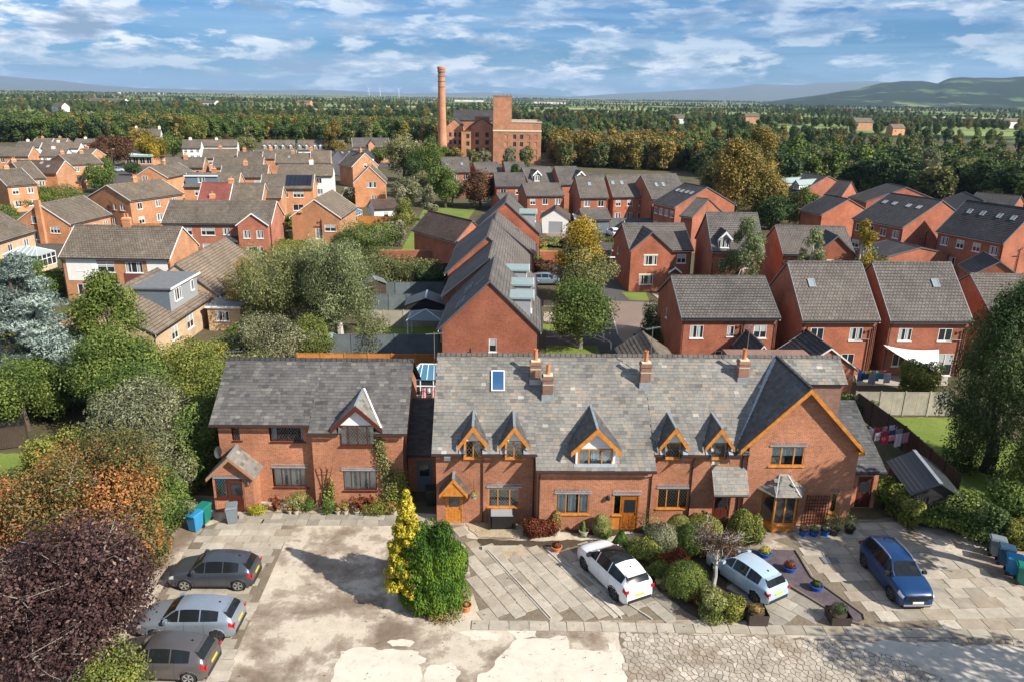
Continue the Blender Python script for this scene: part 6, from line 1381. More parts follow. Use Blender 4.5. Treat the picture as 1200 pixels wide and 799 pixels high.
def slab_mesh(w, d, m, v):
    key = (w, d, m.name, v)
    if key not in SM:
        R = random.Random(v*7+int(w*100)); g = .017; mb = MB(); j = lambda: R.uniform(-.008, .008)
        t = [(g+j(), g+j(), .045), (w-g+j(), g+j(), .045), (w-g+j(), d-g+j(), .045), (g+j(), d-g+j(), .045)]
        if v % 5 == 0: t[2] = (w-g-.09, d-g, .045); t.insert(3, (w-g-.14, d-g-.0, .045)); t.insert(2, (w-g, d-g-.1, .045))
        b_ = [(x+(-.008 if x < w/2 else .008), y+(-.008 if y < d/2 else .008), .0) for x, y, z in t]; n_ = len(t)
        mb.quads(t+b_, [tuple(range(n_))]+[(i, n_+i, n_+(i+1) % n_, (i+1) % n_) for i in range(n_)]); SM[key] = mb.mesh('paving_slab', m)
    return SM[key]
def slab_row(name, a, b, rowd, widths, m, seed=1, z=.03, lim=290):
    A, B = G(*a), G(*b); d = B-A; L = d.length; ang = math.atan2(d.y, d.x); R = random.Random(seed); e = d.normalized(); nn = Vector((-e.y, e.x, 0))
    o = MB().poly([A, B, B+nn*rowd, A+nn*rowd]); o.v = [(v[0], v[1], z-.02) for v in o.v]; o = o.build(name, M['joint']); o['kind'] = 'structure'; u = 0
    while u < L:
        w = R.choice(widths); p = A+e*u; s = link('paving_slab', slab_mesh(w, rowd, m, R.randrange(12)), o, (p.x, p.y, z-.035+R.uniform(0, .006)), ang); s.rotation_euler = (R.uniform(-.004, .004), R.uniform(-.004, .004), ang+R.uniform(-.004, .004)); u += w
def paving(name, pts, ang, rowd, widths, m, px=True, z=.012, seed=1, base=None, lim=298, skip=None, jit=.004, keep=1.0):
    o, P = flat(name, pts, z-.006, base or M['joint'], px=px); R = random.Random(seed); ca, sa = math.cos(ang), math.sin(ang); c0 = P[0]
    U = [((p-c0).x*ca+(p-c0).y*sa, -(p-c0).x*sa+(p-c0).y*ca) for p in P]; u0 = min(u[0] for u in U); u1 = max(u[0] for u in U); v0 = min(u[1] for u in U); v1 = max(u[1] for u in U)
    v = v0; cnt = 0
    while v < v1:
        u = u0-R.uniform(0, max(widths))
        rd = rowd if not isinstance(rowd, tuple) else R.choice(rowd)
        while u < u1:
            w = R.choice(widths); ok = True
            for fx, fy in ((.3, .35), (.7, .35), (.3, .65), (.7, .65)):
                a_, b_ = u+w*fx, v+rd*fy; x = c0.x+a_*ca-b_*sa; y = c0.y+a_*sa+b_*ca
                if not inpoly(x, y, P) or (skip and skip(x, y)): ok = False; break
            if ok and cnt < lim and R.random() < keep:
                s = link('paving_slab', slab_mesh(w, rd, m, R.randrange(12)), o, (c0.x+u*ca-v*sa, c0.y+u*sa+v*ca, z-.035+R.uniform(0, jit*2)), ang)
                s.rotation_euler = (R.uniform(-jit, jit), R.uniform(-jit, jit), ang+R.uniform(-jit, jit)); cnt += 1
            u += w
        v += rd
    return o, cnt
M['joint'] = ground('dirt_joint', [(.3, (.15,.12,.085)), (.7, (.23,.19,.14))], 1.0, 9, .4)
paving('slab_driveway', [(226,632),(240,617),(262,609),(262,604),(300,606),(342,617),(256,812),(120,812),(150,760),(190,690)], rad(90+1.8)-rad(90), .62, (.9, 1.2, 1.2, .9), M['slab'], seed=2)
paving('front_path', [(262,602),(292,600.5),(465,603.5),(470,614),(345,615.5),(262,609)], rad(1.2), .62, (.62, .9, 1.2), M['slab2'], seed=3)
pa = math.atan2(28.53-34.14, 1.98+1.24)
paving('slab_forecourt', [(512,613),(541,615),(548,630),(640,641),(648,648),(662,640),(760,722),(760,726),(566,727),(556,700),(546,640)], pa, .66, (.66, .9, 1.05), M['slab'], seed=5, jit=.008)
paving('parking_bay', [(662,640),(700,634),(745,655),(775,692),(820,722),(820,726),(764,726)], pa, .66, (.66, .9, 1.05), M['slab2'], seed=15, jit=.008)
slab_row('kerb_path', (552,737.5), (1006,745), .62, (.78, .9), M['slab'], 6); slab_row('kerb_path', (1006,745.5), (1230,750), .62, (.9, 1.2), M['slab'], 7)
paving('slab_driveway', [(905,632),(1012,610),(1050,605),(1100,640),(1215,700),(1215,736),(1013,735),(1012,720),(954,676),(934,643)], rad(4), .75, (.9, 1.2, 1.35), M['slab'], seed=8)
paving('parking_bay', [(838,640),(862,640),(930,692),(990,728),(1005,735),(880,732),(872,700),(850,690)], rad(-48), .75, (.9, 1.2), M['slab2'], seed=9, jit=.002)
for a_, b_ in (((568.6,640.7),(646,724.5)), ((640,643.7),(728.6,724.5)), ((655,655),(764,726))):
    p, q = G(*a_), G(*b_); o = MB().beam((p.x, p.y, .03), (q.x, q.y, .03), .06, .09).build('edging_strip', M['concrete']); o['kind'] = 'structure'
# gravel, soil and beds
flat('gravel_bed', [(274,597),(278,590),(465,592),(466,602),(296,600)], .035, M['gravel_tan'], jag=.03)
flat('gravel_bed', [(546,614),(556,611),(608,614),(630,622),(607,632),(585,630),(560,629.5)], .035, M['gravel_tan'], jag=.04)
flat('gravel_bed', [(573,645),(590,642),(613,641),(619,650),(600,656),(585,655.5)], .03, M['gravel_tan'], jag=.04)
flat('soil_bed', [(608,617),(640,622),(720,628),(735,622),(800,632),(855,640),(850,625),(770,612),(640,612)], .028, M['soil'], jag=.03)
flat('soil_strip', [(560,631),(630,634),(700,632),(740,640),(700,634),(655,645),(640,640),(600,640),(566,640)], .024, M['soil'], jag=.05)
bedo, BP = flat('planting_bed', [(728,640),(760,628),(842,632),(856,660),(850,690),(868,700),(878,727),(820,726),(772,694),(752,668)], .05, M['soil'], jag=.04)
flat('slate_chipping_bed', [(856,642),(932,645),(951,677),(1012,721),(1014,728),(1005,731.5),(992,728),(930,690)], .04, M['gravel_purple'], jag=.0)
E_ = [G(*p) for p in [(932,645),(951,677),(1012,721),(1014,728),(1005,731.5),(992,728),(930,690),(856,642)]]
mb = MB()
for i in range(len(E_)-1): mb.beam((E_[i].x, E_[i].y, .05), (E_[i+1].x, E_[i+1].y, .05), .09, .12)
struct('bed_edging', mb, M['joint'])
# cracked paving at the lower right: every stone real, as one field
def crazy(name, pts, m, cell, seed, z=.01, keep=.97, gapw=.035):
    P = [G(*p) for p in pts]; R = random.Random(seed); x0 = min(p.x for p in P); x1 = max(p.x for p in P); y0 = min(p.y for p in P); y1 = max(p.y for p in P)
    nx, ny = int((x1-x0)/cell)+2, int((y1-y0)/cell)+2; S_ = {}
    for i in range(-1, nx+1):
        for j in range(-1, ny+1): S_[i, j] = (x0+(i+.5*(j % 2)+R.uniform(-.42, .42))*cell, y0+(j+R.uniform(-.42, .42))*cell)
    mb = MB(); tone = []
    for i in range(nx):
        for j in range(ny):
            sx, sy = S_[i, j]
            if not inpoly(sx, sy, P) or R.random() > keep: continue
            poly = [(sx-cell*1.4, sy-cell*1.4), (sx+cell*1.4, sy-cell*1.4), (sx+cell*1.4, sy+cell*1.4), (sx-cell*1.4, sy+cell*1.4)]
            for di in (-2, -1, 0, 1, 2):
                for dj in (-2, -1, 0, 1, 2):
                    if (di, dj) == (0, 0) or (i+di, j+dj) not in S_: continue
                    tx, ty = S_[i+di, j+dj]; nx_, ny_ = tx-sx, ty-sy; l = math.hypot(nx_, ny_); nx_ /= l; ny_ /= l; dd = l/2-gapw/2; out = []
                    for a in range(len(poly)):
                        p, q = poly[a], poly[(a+1) % len(poly)]; dp = (p[0]-sx)*nx_+(p[1]-sy)*ny_-dd; dq = (q[0]-sx)*nx_+(q[1]-sy)*ny_-dd
                        if dp <= 0: out.append(p)
                        if dp*dq < 0: t = dp/(dp-dq); out.append((p[0]+(q[0]-p[0])*t, p[1]+(q[1]-p[1])*t))
                    poly = out
                    if len(poly) < 3: break
                if len(poly) < 3: break
            if len(poly) < 3: continue
            h = z+R.uniform(.0, .022); tl = R.uniform(-.01, .01); top = [(x, y, h+tl*(x-sx)) for x, y in poly]; n_ = len(poly)
            mb.quads(top+[(x, y, -.01) for x, y in poly], [tuple(range(n_))]+[(a, n_+a, n_+(a+1) % n_, (a+1) % n_) for a in range(n_)])
            t = R.random(); tone += [t]*(n_+1)
    me = mb.mesh(name, m); fattr(me, 'tone', tone); return tag(link(name, me), kind='stuff')
k = N('cracked_stone'); base = k.ramp(k.attr('tone'), [(0, (.36,.31,.25)), (.5, (.43,.375,.305)), (1, (.53,.47,.39))])
c = k.mix(1.0, base, k.ramp(k.noise(.8, 8, .7, dist=.5), [(.3, .6), (.65, 1.15)]), 'MULTIPLY'); k.bump(k.noise(20, 5, .7), .4, .02); c = k.mix(k.ramp(k.noise(.35, 9, .7, dist=.2), [(.50, 0.0), (.60, .7)]), c, (.24,.18,.125)); M['cracked'] = k.fin(c, .88, 0, .2)
cz = [(724,739.5),(1000,750),(1215,751),(1215,815),(738,815),(731,770)]
flat('cracked_paving_base', cz, .004, M['joint'], jag=.05)
crazy('cracked_paving', cz, M['cracked'], .25, 5, keep=1.0, gapw=.03)
flat('concrete_apron', [(985,752),(1080,752),(1215,760),(1215,815),(1140,815),(1060,775)], .036, M['yard2'] if 'yard2' in M else M['concrete'], jag=.08, seed=9)
# lawns, roads, drives behind
flat('lawn', [(1036,489),(1150,489),(1240,560),(1215,620),(1130,590)], .02, M['lawn'], jag=.05)
flat('lawn', [(468,297),(496,246),(525,243),(556,247),(540,270),(527,297)], .02, M['lawn'], jag=.1)
flat('lawn', [(415,385),(428,384),(520,383),(519,392),(424,392)], .02, M['lawn'])
flat('lawn', [(425,357),(520,357),(520,366),(426,366)], .02, M['lawn'])
flat('access_road', [(636,300),(668,290),(712,318),(735,345),(772,356),(778,372),(765,412),(640,412),(640,372),(700,372),(712,352),(700,330),(640,330)], .012, M['tarmac'])
flat('block_paving', [(712,352.5),(772,355),(777,368),(765,414),(740,414),(724,393),(715,370)], .02, M['block'])
flat('access_road', [(640,330),(620,300),(640,300),(712,318)], .016, M['tarmac'])
flat('lawn', [(728,343),(757,343.5),(761,353),(738,352)], .028, M['lawn'])
flat('lawn', [(640,405),(700,405),(704,418),(640,418)], .024, M['lawn']); flat('lawn', [(636,380),(656,381),(656,388),(636,388)], .024, M['lawn'])
flat('lawn', [(622,284),(642,284),(642,295),(624,295)], .028, M['lawn'])
flat('estate_driveway', [(636,268),(668,270),(700,280),(700,300),(640,276)], .02, M['block'])
flat('estate_road', [(130,196),(160,192),(172,200),(160,226),(110,262),(60,300),(20,330),(0,330),(0,290),(60,262),(110,226)], .012, M['tarmac'])
flat('estate_road', [(-160,196),(480,190),(520,194),(520,198),(400,196),(-200,204)], .01, M['tarmac'])
for a_, b_ in (((713,352),(724,392)), ((695,396),(708,400)), ((708,400),(705,378))):
    p, q = G(*a_), G(*b_); MB().beam((p.x, p.y, .022), (q.x, q.y, .022), .12, .02).build('kerb_line', M['concrete'])['kind'] = 'structure'
p = [G(*q) for q in ((640,396),(700,394),(716,402),(716,410))]
mb = MB()
for i in range(3): mb.beam((p[i].x, p[i].y, .06), (p[i+1].x, p[i+1].y, .06), .14, .12)
struct('kerb', mb, M['concrete'])
M['patio'] = ground('garden_patio', [(.3, (.30,.27,.22)), (.7, (.42,.38,.31))], .8, 6, .3)
for i, q in enumerate(([(637,352),(662,353),(660,361),(637,360)], [(637,366),(664,367),(662,378),(637,377)], [(474,372),(512,372),(514,382),(474,382)], [(1004,452),(1110,452),(1112,436),(1000,432)], [(150,262),(190,262),(186,240),(160,238)], [(640,262),(690,264),(684,276),(650,272)], [(770,350),(782,352),(780,345),(764,344)], [(400,230),(430,232),(436,222),(404,220)])):
    flat('patio', q, .03+.002*i, M['patio'], jag=.03)
# hills
def hills(name, prof, d0, d1, m, seed, back=.35, nz=18):
    "ridge: prof = [(px, px height above the horizon)], land rising between distances d0 and d1"
    R = np.random.default_rng(seed); xs = np.arange(prof[0][0], prof[-1][0]+1, 6.0); hh = np.interp(xs, [p[0] for p in prof], [p[1] for p in prof]); mb = MB(); nx = len(xs); V = []
    ph = R.random(12)*6.28
    for i, x in enumerate(xs):
        a = math.atan2(x-600, FPX/math.cos(_P)); hm = hh[i]/FPX*d1*.97
        for j in range(nz+1):
            f = j/nz; d = d0+(d1-d0)*f*1.0; s = math.sin(min(1, f/(1-back))*math.pi/2)**1.6 if f < 1-back else 1-(f-(1-back))/back*.55
            u = x*.03; w = 1+.05*(math.sin(u*1.3+f*5+ph[0])+math.sin(u*2.9-f*7+ph[1])*.6+math.sin(u*6.1+f*11+ph[2])*.3)*(.9 if f < .6 else .35)
            V.append((d*math.sin(a), d*math.cos(a), -3+hm*s*w/1.0 if j else -3))
    F = [((i*(nz+1)+j), ((i+1)*(nz+1)+j), ((i+1)*(nz+1)+j+1), (i*(nz+1)+j+1)) for i in range(nx-1) for j in range(nz)]
    mb.quads(V, F); me = mb.mesh(name, m, True); o = link(name, me); o['kind'] = 'structure'; return o
k = N('hill_land'); mp = k.n('ShaderNodeMapping', {'Vector': k.pos(), 'Scale': (.0035, .0016, .006)})
w_ = k.ramp(k.noise(1.0, 7, .65, mp.outputs[0]), [(.38, 0.0), (.44, 1.0)]); vo = k.n('ShaderNodeTexVoronoi', {'Vector': mp.outputs[0], 'Scale': 1.6})
f_ = k.ramp(vo.outputs['Color'], [(0, (.11,.16,.05)), (.4, (.17,.20,.08)), (.6, (.08,.12,.05)), (.8, (.22,.21,.12))], 'CONSTANT')
M['hill'] = k.fin(k.mix(w_, f_, k.mix(k.noise(.02, 6), (.010,.022,.012), (.028,.042,.02))), .95, 0, .1)
M['moor'] = ground('moorland', [(.3, (.10,.085,.06)), (.7, (.07,.08,.04))], .0004, .004, .3)
hills('hills', [(880,0),(930,5),(965,9),(1000,13),(1025,18),(1070,18.5),(1090,17),(1100,21),(1145,22),(1200,23),(1300,23),(1420,20),(1560,8),(1600,0)], 3600, 8200, M['hill'], 3)
hills('hills', [(640,0),(720,5),(800,9),(850,12),(880,16),(930,15),(960,17),(1010,19),(1080,17),(1200,20),(1300,12),(1400,0)], 14000, 21000, M['moor'], 5)
hills('hills', [(-260,0),(-160,8),(-60,11),(0,11),(60,8),(110,5),(160,3),(260,2),(380,4),(470,2),(560,4),(640,2),(700,0)], 18000, 25000, M['moor'], 8)

flat('lawn', [(-60,535),(30,530),(75,545),(60,600),(-60,600)], .02, M['lawn'], jag=.1)
# ------------------------------------------------------------ planting
T0 = lambda x, y: G(x, y, 0)
def at(x, y, z=0): p = G(x, y, 0); return (p.x, p.y, z)
HG_ = 'garden shrubs around the cottages'
tree('large purple-leaved plum tree filling the lower left corner', (-17.6, 25.2, 0), 6.2, 4.3, 46000, .15, 'plum', seed=3, lobes=46, base=.05, lobe_r=.30, twigs=90, bark='twig', name='plum_tree', inner=.2)
tree('wide orange-berried tree above the purple plum', (-20.8, 33.4, 0), 6.5, 4.6, 42000, .14, 'orange', seed=5, lobes=52, base=.10, lobe_r=.27, twigs=60, bark='twig', name='rowan_tree', inner=.2)
tree('orange-berried shrub tree spilling to the left edge', (-26.8, 32.0, 0), 4.7, 4.0, 22000, .15, 'orange', seed=6, lobes=36, base=.1, lobe_r=.28, twigs=20, name='rowan_tree')
bush('green and orange shrub beside the blue and green bins', (-18.6, 35.2, 0), 3.4, 3.4, 12000, .13, 'green', seed=7)
bush('green shrub overhanging the driveway behind the top car', (-17.9, 31.8, 0), 2.8, 2.6, 8000, .13, 'orange', seed=8)
bush('yellow-green leafy shrub in front of the bronze car', (-14.9, 23.0, 0), 2.6, 2.5, 5000, .12, 'lime', seed=9)
tree('grey-green bare-topped tree behind the orange tree', (-22.5, 41.5, 0), 6.2, 4.3, 24000, .15, 'grey', seed=11, lobes=36, base=.1, twigs=90, bark='twig', lobe_r=.28)
tree('olive grey shrubby tree beside the detached cottage', (-20.5, 38.6, 0), 5.2, 3.0, 14000, .14, 'grey', seed=12, lobes=26, base=.08, twigs=50, bark='twig')
tree('blue cedar at the left edge', (-36.2, 53.5, 0), 11.8, 7.2, 60000, .24, 'silver', seed=13, shape='cone', lobes=110, base=.03, flat=.30, name='cedar_tree', lobe_r=.22, aspect=.32, inner=.3)
tree('tall deep green cypress beside the blue cedar', (-31.6, 56, 0), 8.8, 3.2, 24000, .2, 'green', seed=14, shape='oval', lobes=50, base=.05, name='cypress_tree')
tree('bright green leafy tree below the cypress', (-27.5, 49, 0), 7.0, 3.8, 26000, .18, 'green', seed=15, lobes=36, base=.06)
tree('yellow-green tree in front of the bungalow gable', (-24.2, 52, 0), 5.4, 3.4, 26000, .17, 'lime', seed=16, lobes=40, base=.08)
tree('yellow-green tree left of the detached cottage roof', (-20.4, 49.2, 0), 5.6, 3.6, 24000, .16, 'lime', seed=17, lobes=36, base=.08)
tree('dark green tree with red berries behind the grey tree', (-24.5, 46.2, 0), 5.8, 3.8, 20000, .16, 'green', seed=18, lobes=30, base=.08)
tree('green tree at the left edge below the cedar', (-33.5, 47.5, 0), 5.6, 4.0, 20000, .17, 'green', seed=19, lobes=34, base=.06)
tree('low green tree beside the trampoline', (-25.6, 38.8, 0), 4.6, 3.0, 16000, .16, 'lime', seed=20, lobes=30, base=.06)
bush('deep green laurel hedge against the detached cottage side', (-18.6, 41.5, 0), 3.0, 4.6, 14000, .15, 'green', seed=21, d=6)
# middle left
tree('tall drooping birch beyond the detached cottage, left stem', (-23.0, 72, 0), 9.2, 4.6, 46000, .2, 'willow', seed=23, lobes=60, base=.03, flat=1.3, shape='round', droop=.35, aspect=.35, lobe_r=.26, twigs=30, bark='bark_pale', name='birch_tree')
tree('tall drooping birch beyond the detached cottage, right stem', (-16.9, 70.5, 0), 9.8, 4.8, 52000, .2, 'willow', seed=24, lobes=64, base=.03, flat=1.3, shape='round', droop=.35, aspect=.35, lobe_r=.26, twigs=30, bark='bark_pale', name='birch_tree')
tree('yellowing birch leaning over the tall drooping pair', (-28.0, 74.5, 0), 6.6, 3.0, 14000, .2, 'autumn', seed=25, lobes=30, base=.06, flat=1.4, droop=.35, aspect=.4, name='birch_tree')
tree('grey-green willow beside the small shed', (-20.5, 60.5, 0), 5.2, 3.2, 18000, .15, 'grey', seed=26, lobes=28, base=.05, twigs=20)
bush('round green shrub under the drooping birch', (-17.6, 63.0, 0), 4.2, 3.8, 9000, .15, 'lime', seed=27)
bush('light olive shrub hanging over the pale fence', (-12.8, 66, 0), 3.2, 3.2, 6000, .14, 'olive', seed=28)
for i, (x, y, w, h, m_, l) in enumerate([(447,333,6.5,3.6,'olive','wide autumn-tinted shrub below the brick garden wall'), (486,333,6.0,3.2,'olive','thin-leaved shrub right of the autumn-tinted shrub'), (432,303,7.2,5.6,'green','dense bright green bushy tree above the brick garden wall'), (464,288,3.4,4.4,'grey','grey-green small tree at the lawn edge'), (408,300,4,4,'dark','dark green shrub beside the orange gable garden'), (474,270,4.2,5.0,'lime','yellow-green small tree at the top of the lawn'), (400,262,6,2.2,'yellow','golden hedge row before the conservatory'), (318,285,5,2.6,'green','trimmed green hedge in front of the gabled semi'), (336,300,8,2.4,'lime','lime hedge beyond the drooping birch'), (262,312,5,3,'olive','pale shrub behind the long buff bungalow'), (70,268,4,2.4,'green','green shrub in the driveway of the chalet house'), (35,246,5,3.6,'lime','green garden shrub beside the white gabled house'), (52,243,4,4,'green','dark garden shrub beside the lamp post'), (75,236,8,3,'green','wide green hedge before the grey garage roof'), (505,340,4,3,'dark','dark shrub beside the dark fence'),(20,330,6,3,'green','green shrub below the white conservatory'),(60,345,5,3,'green','shrub in front of the white-panelled semi')]):
    bush(l, at(x, y), w, h, 6000, .24, m_, seed=40+i)
tr = [ # label, px, py, h, r, mat, shape, n, leaf
 ('big green ash tree right of the orange flats', 474, 212, 12.5, 6.2, 'olive', 'round', 12000, .42), ('green ash tree between the flats and the white houses', 492, 214, 10, 4.6, 'green', 'round', 8000, .4), ('tall dark green tree left of the red brick house row', 505, 222, 12, 5.0, 'green', 'oval', 9000, .4),
 ('dark cypress behind the lawn trees', 487, 232, 9, 3.2, 'dark', 'oval', 6000, .35), ('grey-green tree shading the lawn top', 497, 240, 7.6, 4.0, 'grey', 'round', 9000, .34), ('second grey-green tree at the lawn top', 476, 246, 7.0, 3.8, 'grey', 'round', 7000, .34),
 ('slim silver birch on the lawn', 503, 260, 6.5, 2.0, 'grey', 'oval', 5000, .28), ('green tree beside the copper beech', 522, 244, 9, 4.2, 'green', 'round', 7000, .36), ('olive tree right of the lawn birch', 530, 240, 6.5, 3.6, 'grey', 'round', 5000, .34), ('copper beech in front of the red brick row', 563, 244, 7.6, 5.6, 'copper', 'round', 12000, .34),
 ('golden conifer among the garden trees', 501, 224, 3.6, 2.0, 'gold', 'round', 2500, .3), ('slim lime conifer among the garden trees', 480, 228, 5.5, 1.5, 'lime', 'oval', 2500, .28),
 ('tall yellow-brown poplar between the far roofs', 394, 193, 13.5, 4.0, 'autumn', 'oval', 9000, .5), ('dark copper tree by the far road', 133, 196, 9.5, 6.6, 'copper', 'round', 10000, .5), ('dark copper tree left of the shop front', 118, 200, 8.0, 4.8, 'copper', 'round', 7000, .5), ('yellow autumn tree right of the shop front', 182, 193, 9.5, 5.4, 'yellow', 'round', 9000, .5), ('orange autumn tree behind the yellow tree', 165, 180, 9.5, 5, 'autumn', 'round', 7000, .5), ('green tree right of the yellow autumn tree', 203, 186, 8.5, 5, 'green', 'round', 7000, .5),
 ('rust-coloured hedge trees in the far row', 248, 178, 5.0, 6.0, 'copper', 'round', 6000, .5), ('rust-coloured tree second in the far row', 266, 178, 5.4, 5.6, 'copper', 'round', 6000, .5), ('olive tree in the far row', 288, 180, 6.6, 6.0, 'olive', 'round', 7000, .5),
 ('roadside green tree in front of the white car', 118, 226, 6.4, 4.2, 'green', 'round', 8000, .36), ('green tree hiding the far lamp post', 124, 212, 6, 3.2, 'green', 'oval', 5000, .36), ('round dark shrub tree by the road bend', 157, 206, 3.6, 3.0, 'dark', 'round', 4000, .35), ('small tree between the rows of roofs', 318, 200, 4, 2.4, 'dark', 'round', 2500, .35), ('small yellow garden tree behind the solar-roofed semi', 335, 238, 3.2, 1.6, 'yellow', 'round', 1500, .3), ('small green garden tree right of the fourth row', 246, 200, 5, 2.4, 'lime', 'oval', 2500, .34),
 ('bright green tree right of the orange flats', 446, 192, 5.5, 3.6, 'green', 'round', 4000, .42),
 ('pale willow tree in the left woodland', 232, 172, 13, 6.5, 'lime', 'round', 9000, .6), ('silver birch below the mill tower, left', 553, 200, 6.0, 3.0, 'olive', 'oval', 5000, .42), ('silver birch below the mill tower, right', 566, 199, 6.4, 3.0, 'grey', 'oval', 5000, .42), ('birch in front of the mill windows', 598, 199, 6.6, 3.4, 'grey', 'oval', 6000, .42), ('yellowing birch in front of the mill corner', 617, 199, 6.8, 3.2, 'olive', 'oval', 6000, .42), ('green birch by the mill chimney base', 522, 196, 6.2, 3.2, 'green', 'oval', 5000, .42), ('brown birch below the mill annex', 535, 197, 6.0, 2.8, 'autumn', 'oval', 4000, .42),
 ('dark conifer in front of the red brick middle row', 604, 232, 7.6, 2.6, 'dark', 'oval', 5000, .3), ('yellow-green tree behind the small dark garage', 590, 244, 5.2, 2.6, 'lime', 'round', 3500, .3),
 ('yellow-topped autumn tree by the parked car', 682, 356, 7.2, 4.3, 'olive', 'round', 20000, .2), ('bright yellow autumn tree rising behind the olive one', 678, 352, 9.6, 3.6, 'yellow', 'oval', 16000, .2),
 ('grey-blue shrub by the garage wall', 693, 292, 3.6, 2.6, 'grey', 'round', 5000, .22), ('lime conifer by the garage wall', 716, 296, 2.6, 1.6, 'lime', 'oval', 3000, .2), ('small tree in front of the wide middle-row house', 741, 258, 4.6, 2.2, 'green', 'round', 3500, .3), ('slim ivy-clad post tree beside the gabled house', 729, 262, 6, .8, 'green', 'oval', 1500, .25),
 ('silver birch in front of the dormered house', 866, 357, 10.0, 3.0, 'willow', 'oval', 16000, .2), ('slender birch in front of the front-gabled house', 943, 357, 9.4, 1.8, 'willow', 'oval', 7000, .2), ('small yellowing birch right of the front-gabled house', 1000, 356, 10.0, 1.9, 'yellow', 'oval', 6000, .22), ('pale shrub beneath the yellowing birch', 1012, 352, 7.2, 2.4, 'olive', 'round', 5000, .22), ('bare shrub left of the front-gabled house', 924, 352, 5.6, 1.8, 'copper', 'round', 3000, .2),
 ('dark conifer clump beside the lit low gable, left', 938, 268, 7, 3.2, 'green', 'oval', 7000, .28), ('dark conifer clump beside the lit low gable, right', 952, 268, 6.4, 2.8, 'green', 'oval', 6000, .28), ('green shrub between conifers and the low gable', 968, 268, 4.6, 3.2, 'lime', 'round', 4000, .28), ('small dark tree right of the conifer clump', 925, 262, 6, 3, 'dark', 'round', 5000, .3),
 ('great autumn lime tree behind the dormered house', 858, 262, 17, 6.2, 'autumn', 'round', 18000, .42), ('golden-brown tree beside the great autumn lime', 884, 250, 17, 5.4, 'autumn', 'oval', 14000, .42), ('lower olive-brown tree right of the great autumn lime', 895, 262, 11.5, 5.0, 'autumn', 'round', 12000, .42), ('green-brown tree left of the great autumn lime', 838, 246, 13, 5.0, 'olive', 'round', 12000, .42), ('dark green tree between the shaded gable and the autumn lime', 903, 270, 6.6, 4.0, 'dark', 'round', 7000, .36),
 ('tall pale birch before the dark wood at the right', 1082, 232, 11.5, 3.8, 'grey', 'oval', 9000, .36), ('olive shrub tree before the dark wood', 1040, 226, 9, 5, 'olive', 'round', 7000, .42), ('dark green tree before the dark wood', 990, 214, 9, 5, 'green', 'round', 7000, .42), ('lime green tree behind the dormered black roof', 950, 206, 9.5, 5.5, 'green', 'round', 7000, .42),
]
for i, (l, x, y, h, r, m_, sh, n_, lf) in enumerate(tr):
    tree(l, at(x, y), h, r, n_, lf, m_, seed=100+i, shape=sh, lobes=22+int(h), base=.12 if r > 2 else .04, joined=False, lobe_r=.30, bark='bark_pale' if 'birch' in l else 'bark')
tree('round vase-shaped green tree on the grass strip', at(679, 408), 6.6, 3.9, 24000, .19, 'green', seed=201, lobes=40, base=.14, twigs=70, bark='twig')
tree('huge drooping dark birch at the right edge', (30.6, 43.5, 0), 12.6, 4.4, 44000, .18, 'dark', seed=202, shape='oval', lobes=90, base=.05, flat=1.5, droop=.4, aspect=.42, lobe_r=.20, twigs=60, name='birch_tree', inner=.15)
tree('drooping birch filling the lower right edge', (31.6, 38.5, 0), 9.0, 3.8, 32000, .18, 'green', seed=203, shape='oval', lobes=60, base=.05, flat=1.4, droop=.4, aspect=.42, lobe_r=.25, name='birch_tree')
tree('yellowing birch branch tree behind the dark birch', (36.5, 52, 0), 10.8, 3.4, 16000, .2, 'olive', seed=204, shape='oval', lobes=34, base=.2, flat=1.4, droop=.4, aspect=.42, bark='bark_pale', twigs=40, name='birch_tree')
bush('bright green laurel against the pale fence', at(1073, 464), 3.0, 3.0, 9000, .18, 'lime', seed=205)
for i, (x, y, w, h, m_, l) in enumerate([(1082,608,2.6,1.5,'green','dark leafy shrub at the shed front'), (1118,620,3.6,2.0,'green','large leafy shrub right of the shed'), (1148,626,3.0,1.9,'dark','dark shrub below the drooping birch'), (1062,608,2.2,1.8,'lime','light green shrub beside the low fence'), (1190,612,3.5,2.6,'green','green shrub at the right edge above the bins'), (1196,640,1.8,1.6,'lime','yellow-green shrub among the right-hand bins'), (1040,592,2.0,1.8,'green','shrub at the back of the right driveway'), (775,405,3.4,3.0,'dark','dark laurel beside the nearest red brick house'), (790,412,3.0,2.6,'green','green laurel at the corner of the nearest red brick house'), (768,392,3.2,3.0,'dark','dark shrub above the laurels'), (1003,484,2.6,1.4,'green','low green shrub behind the big gable')]):
    bush(l, at(x, y), w, h, 6500, .16, m_, seed=220+i)
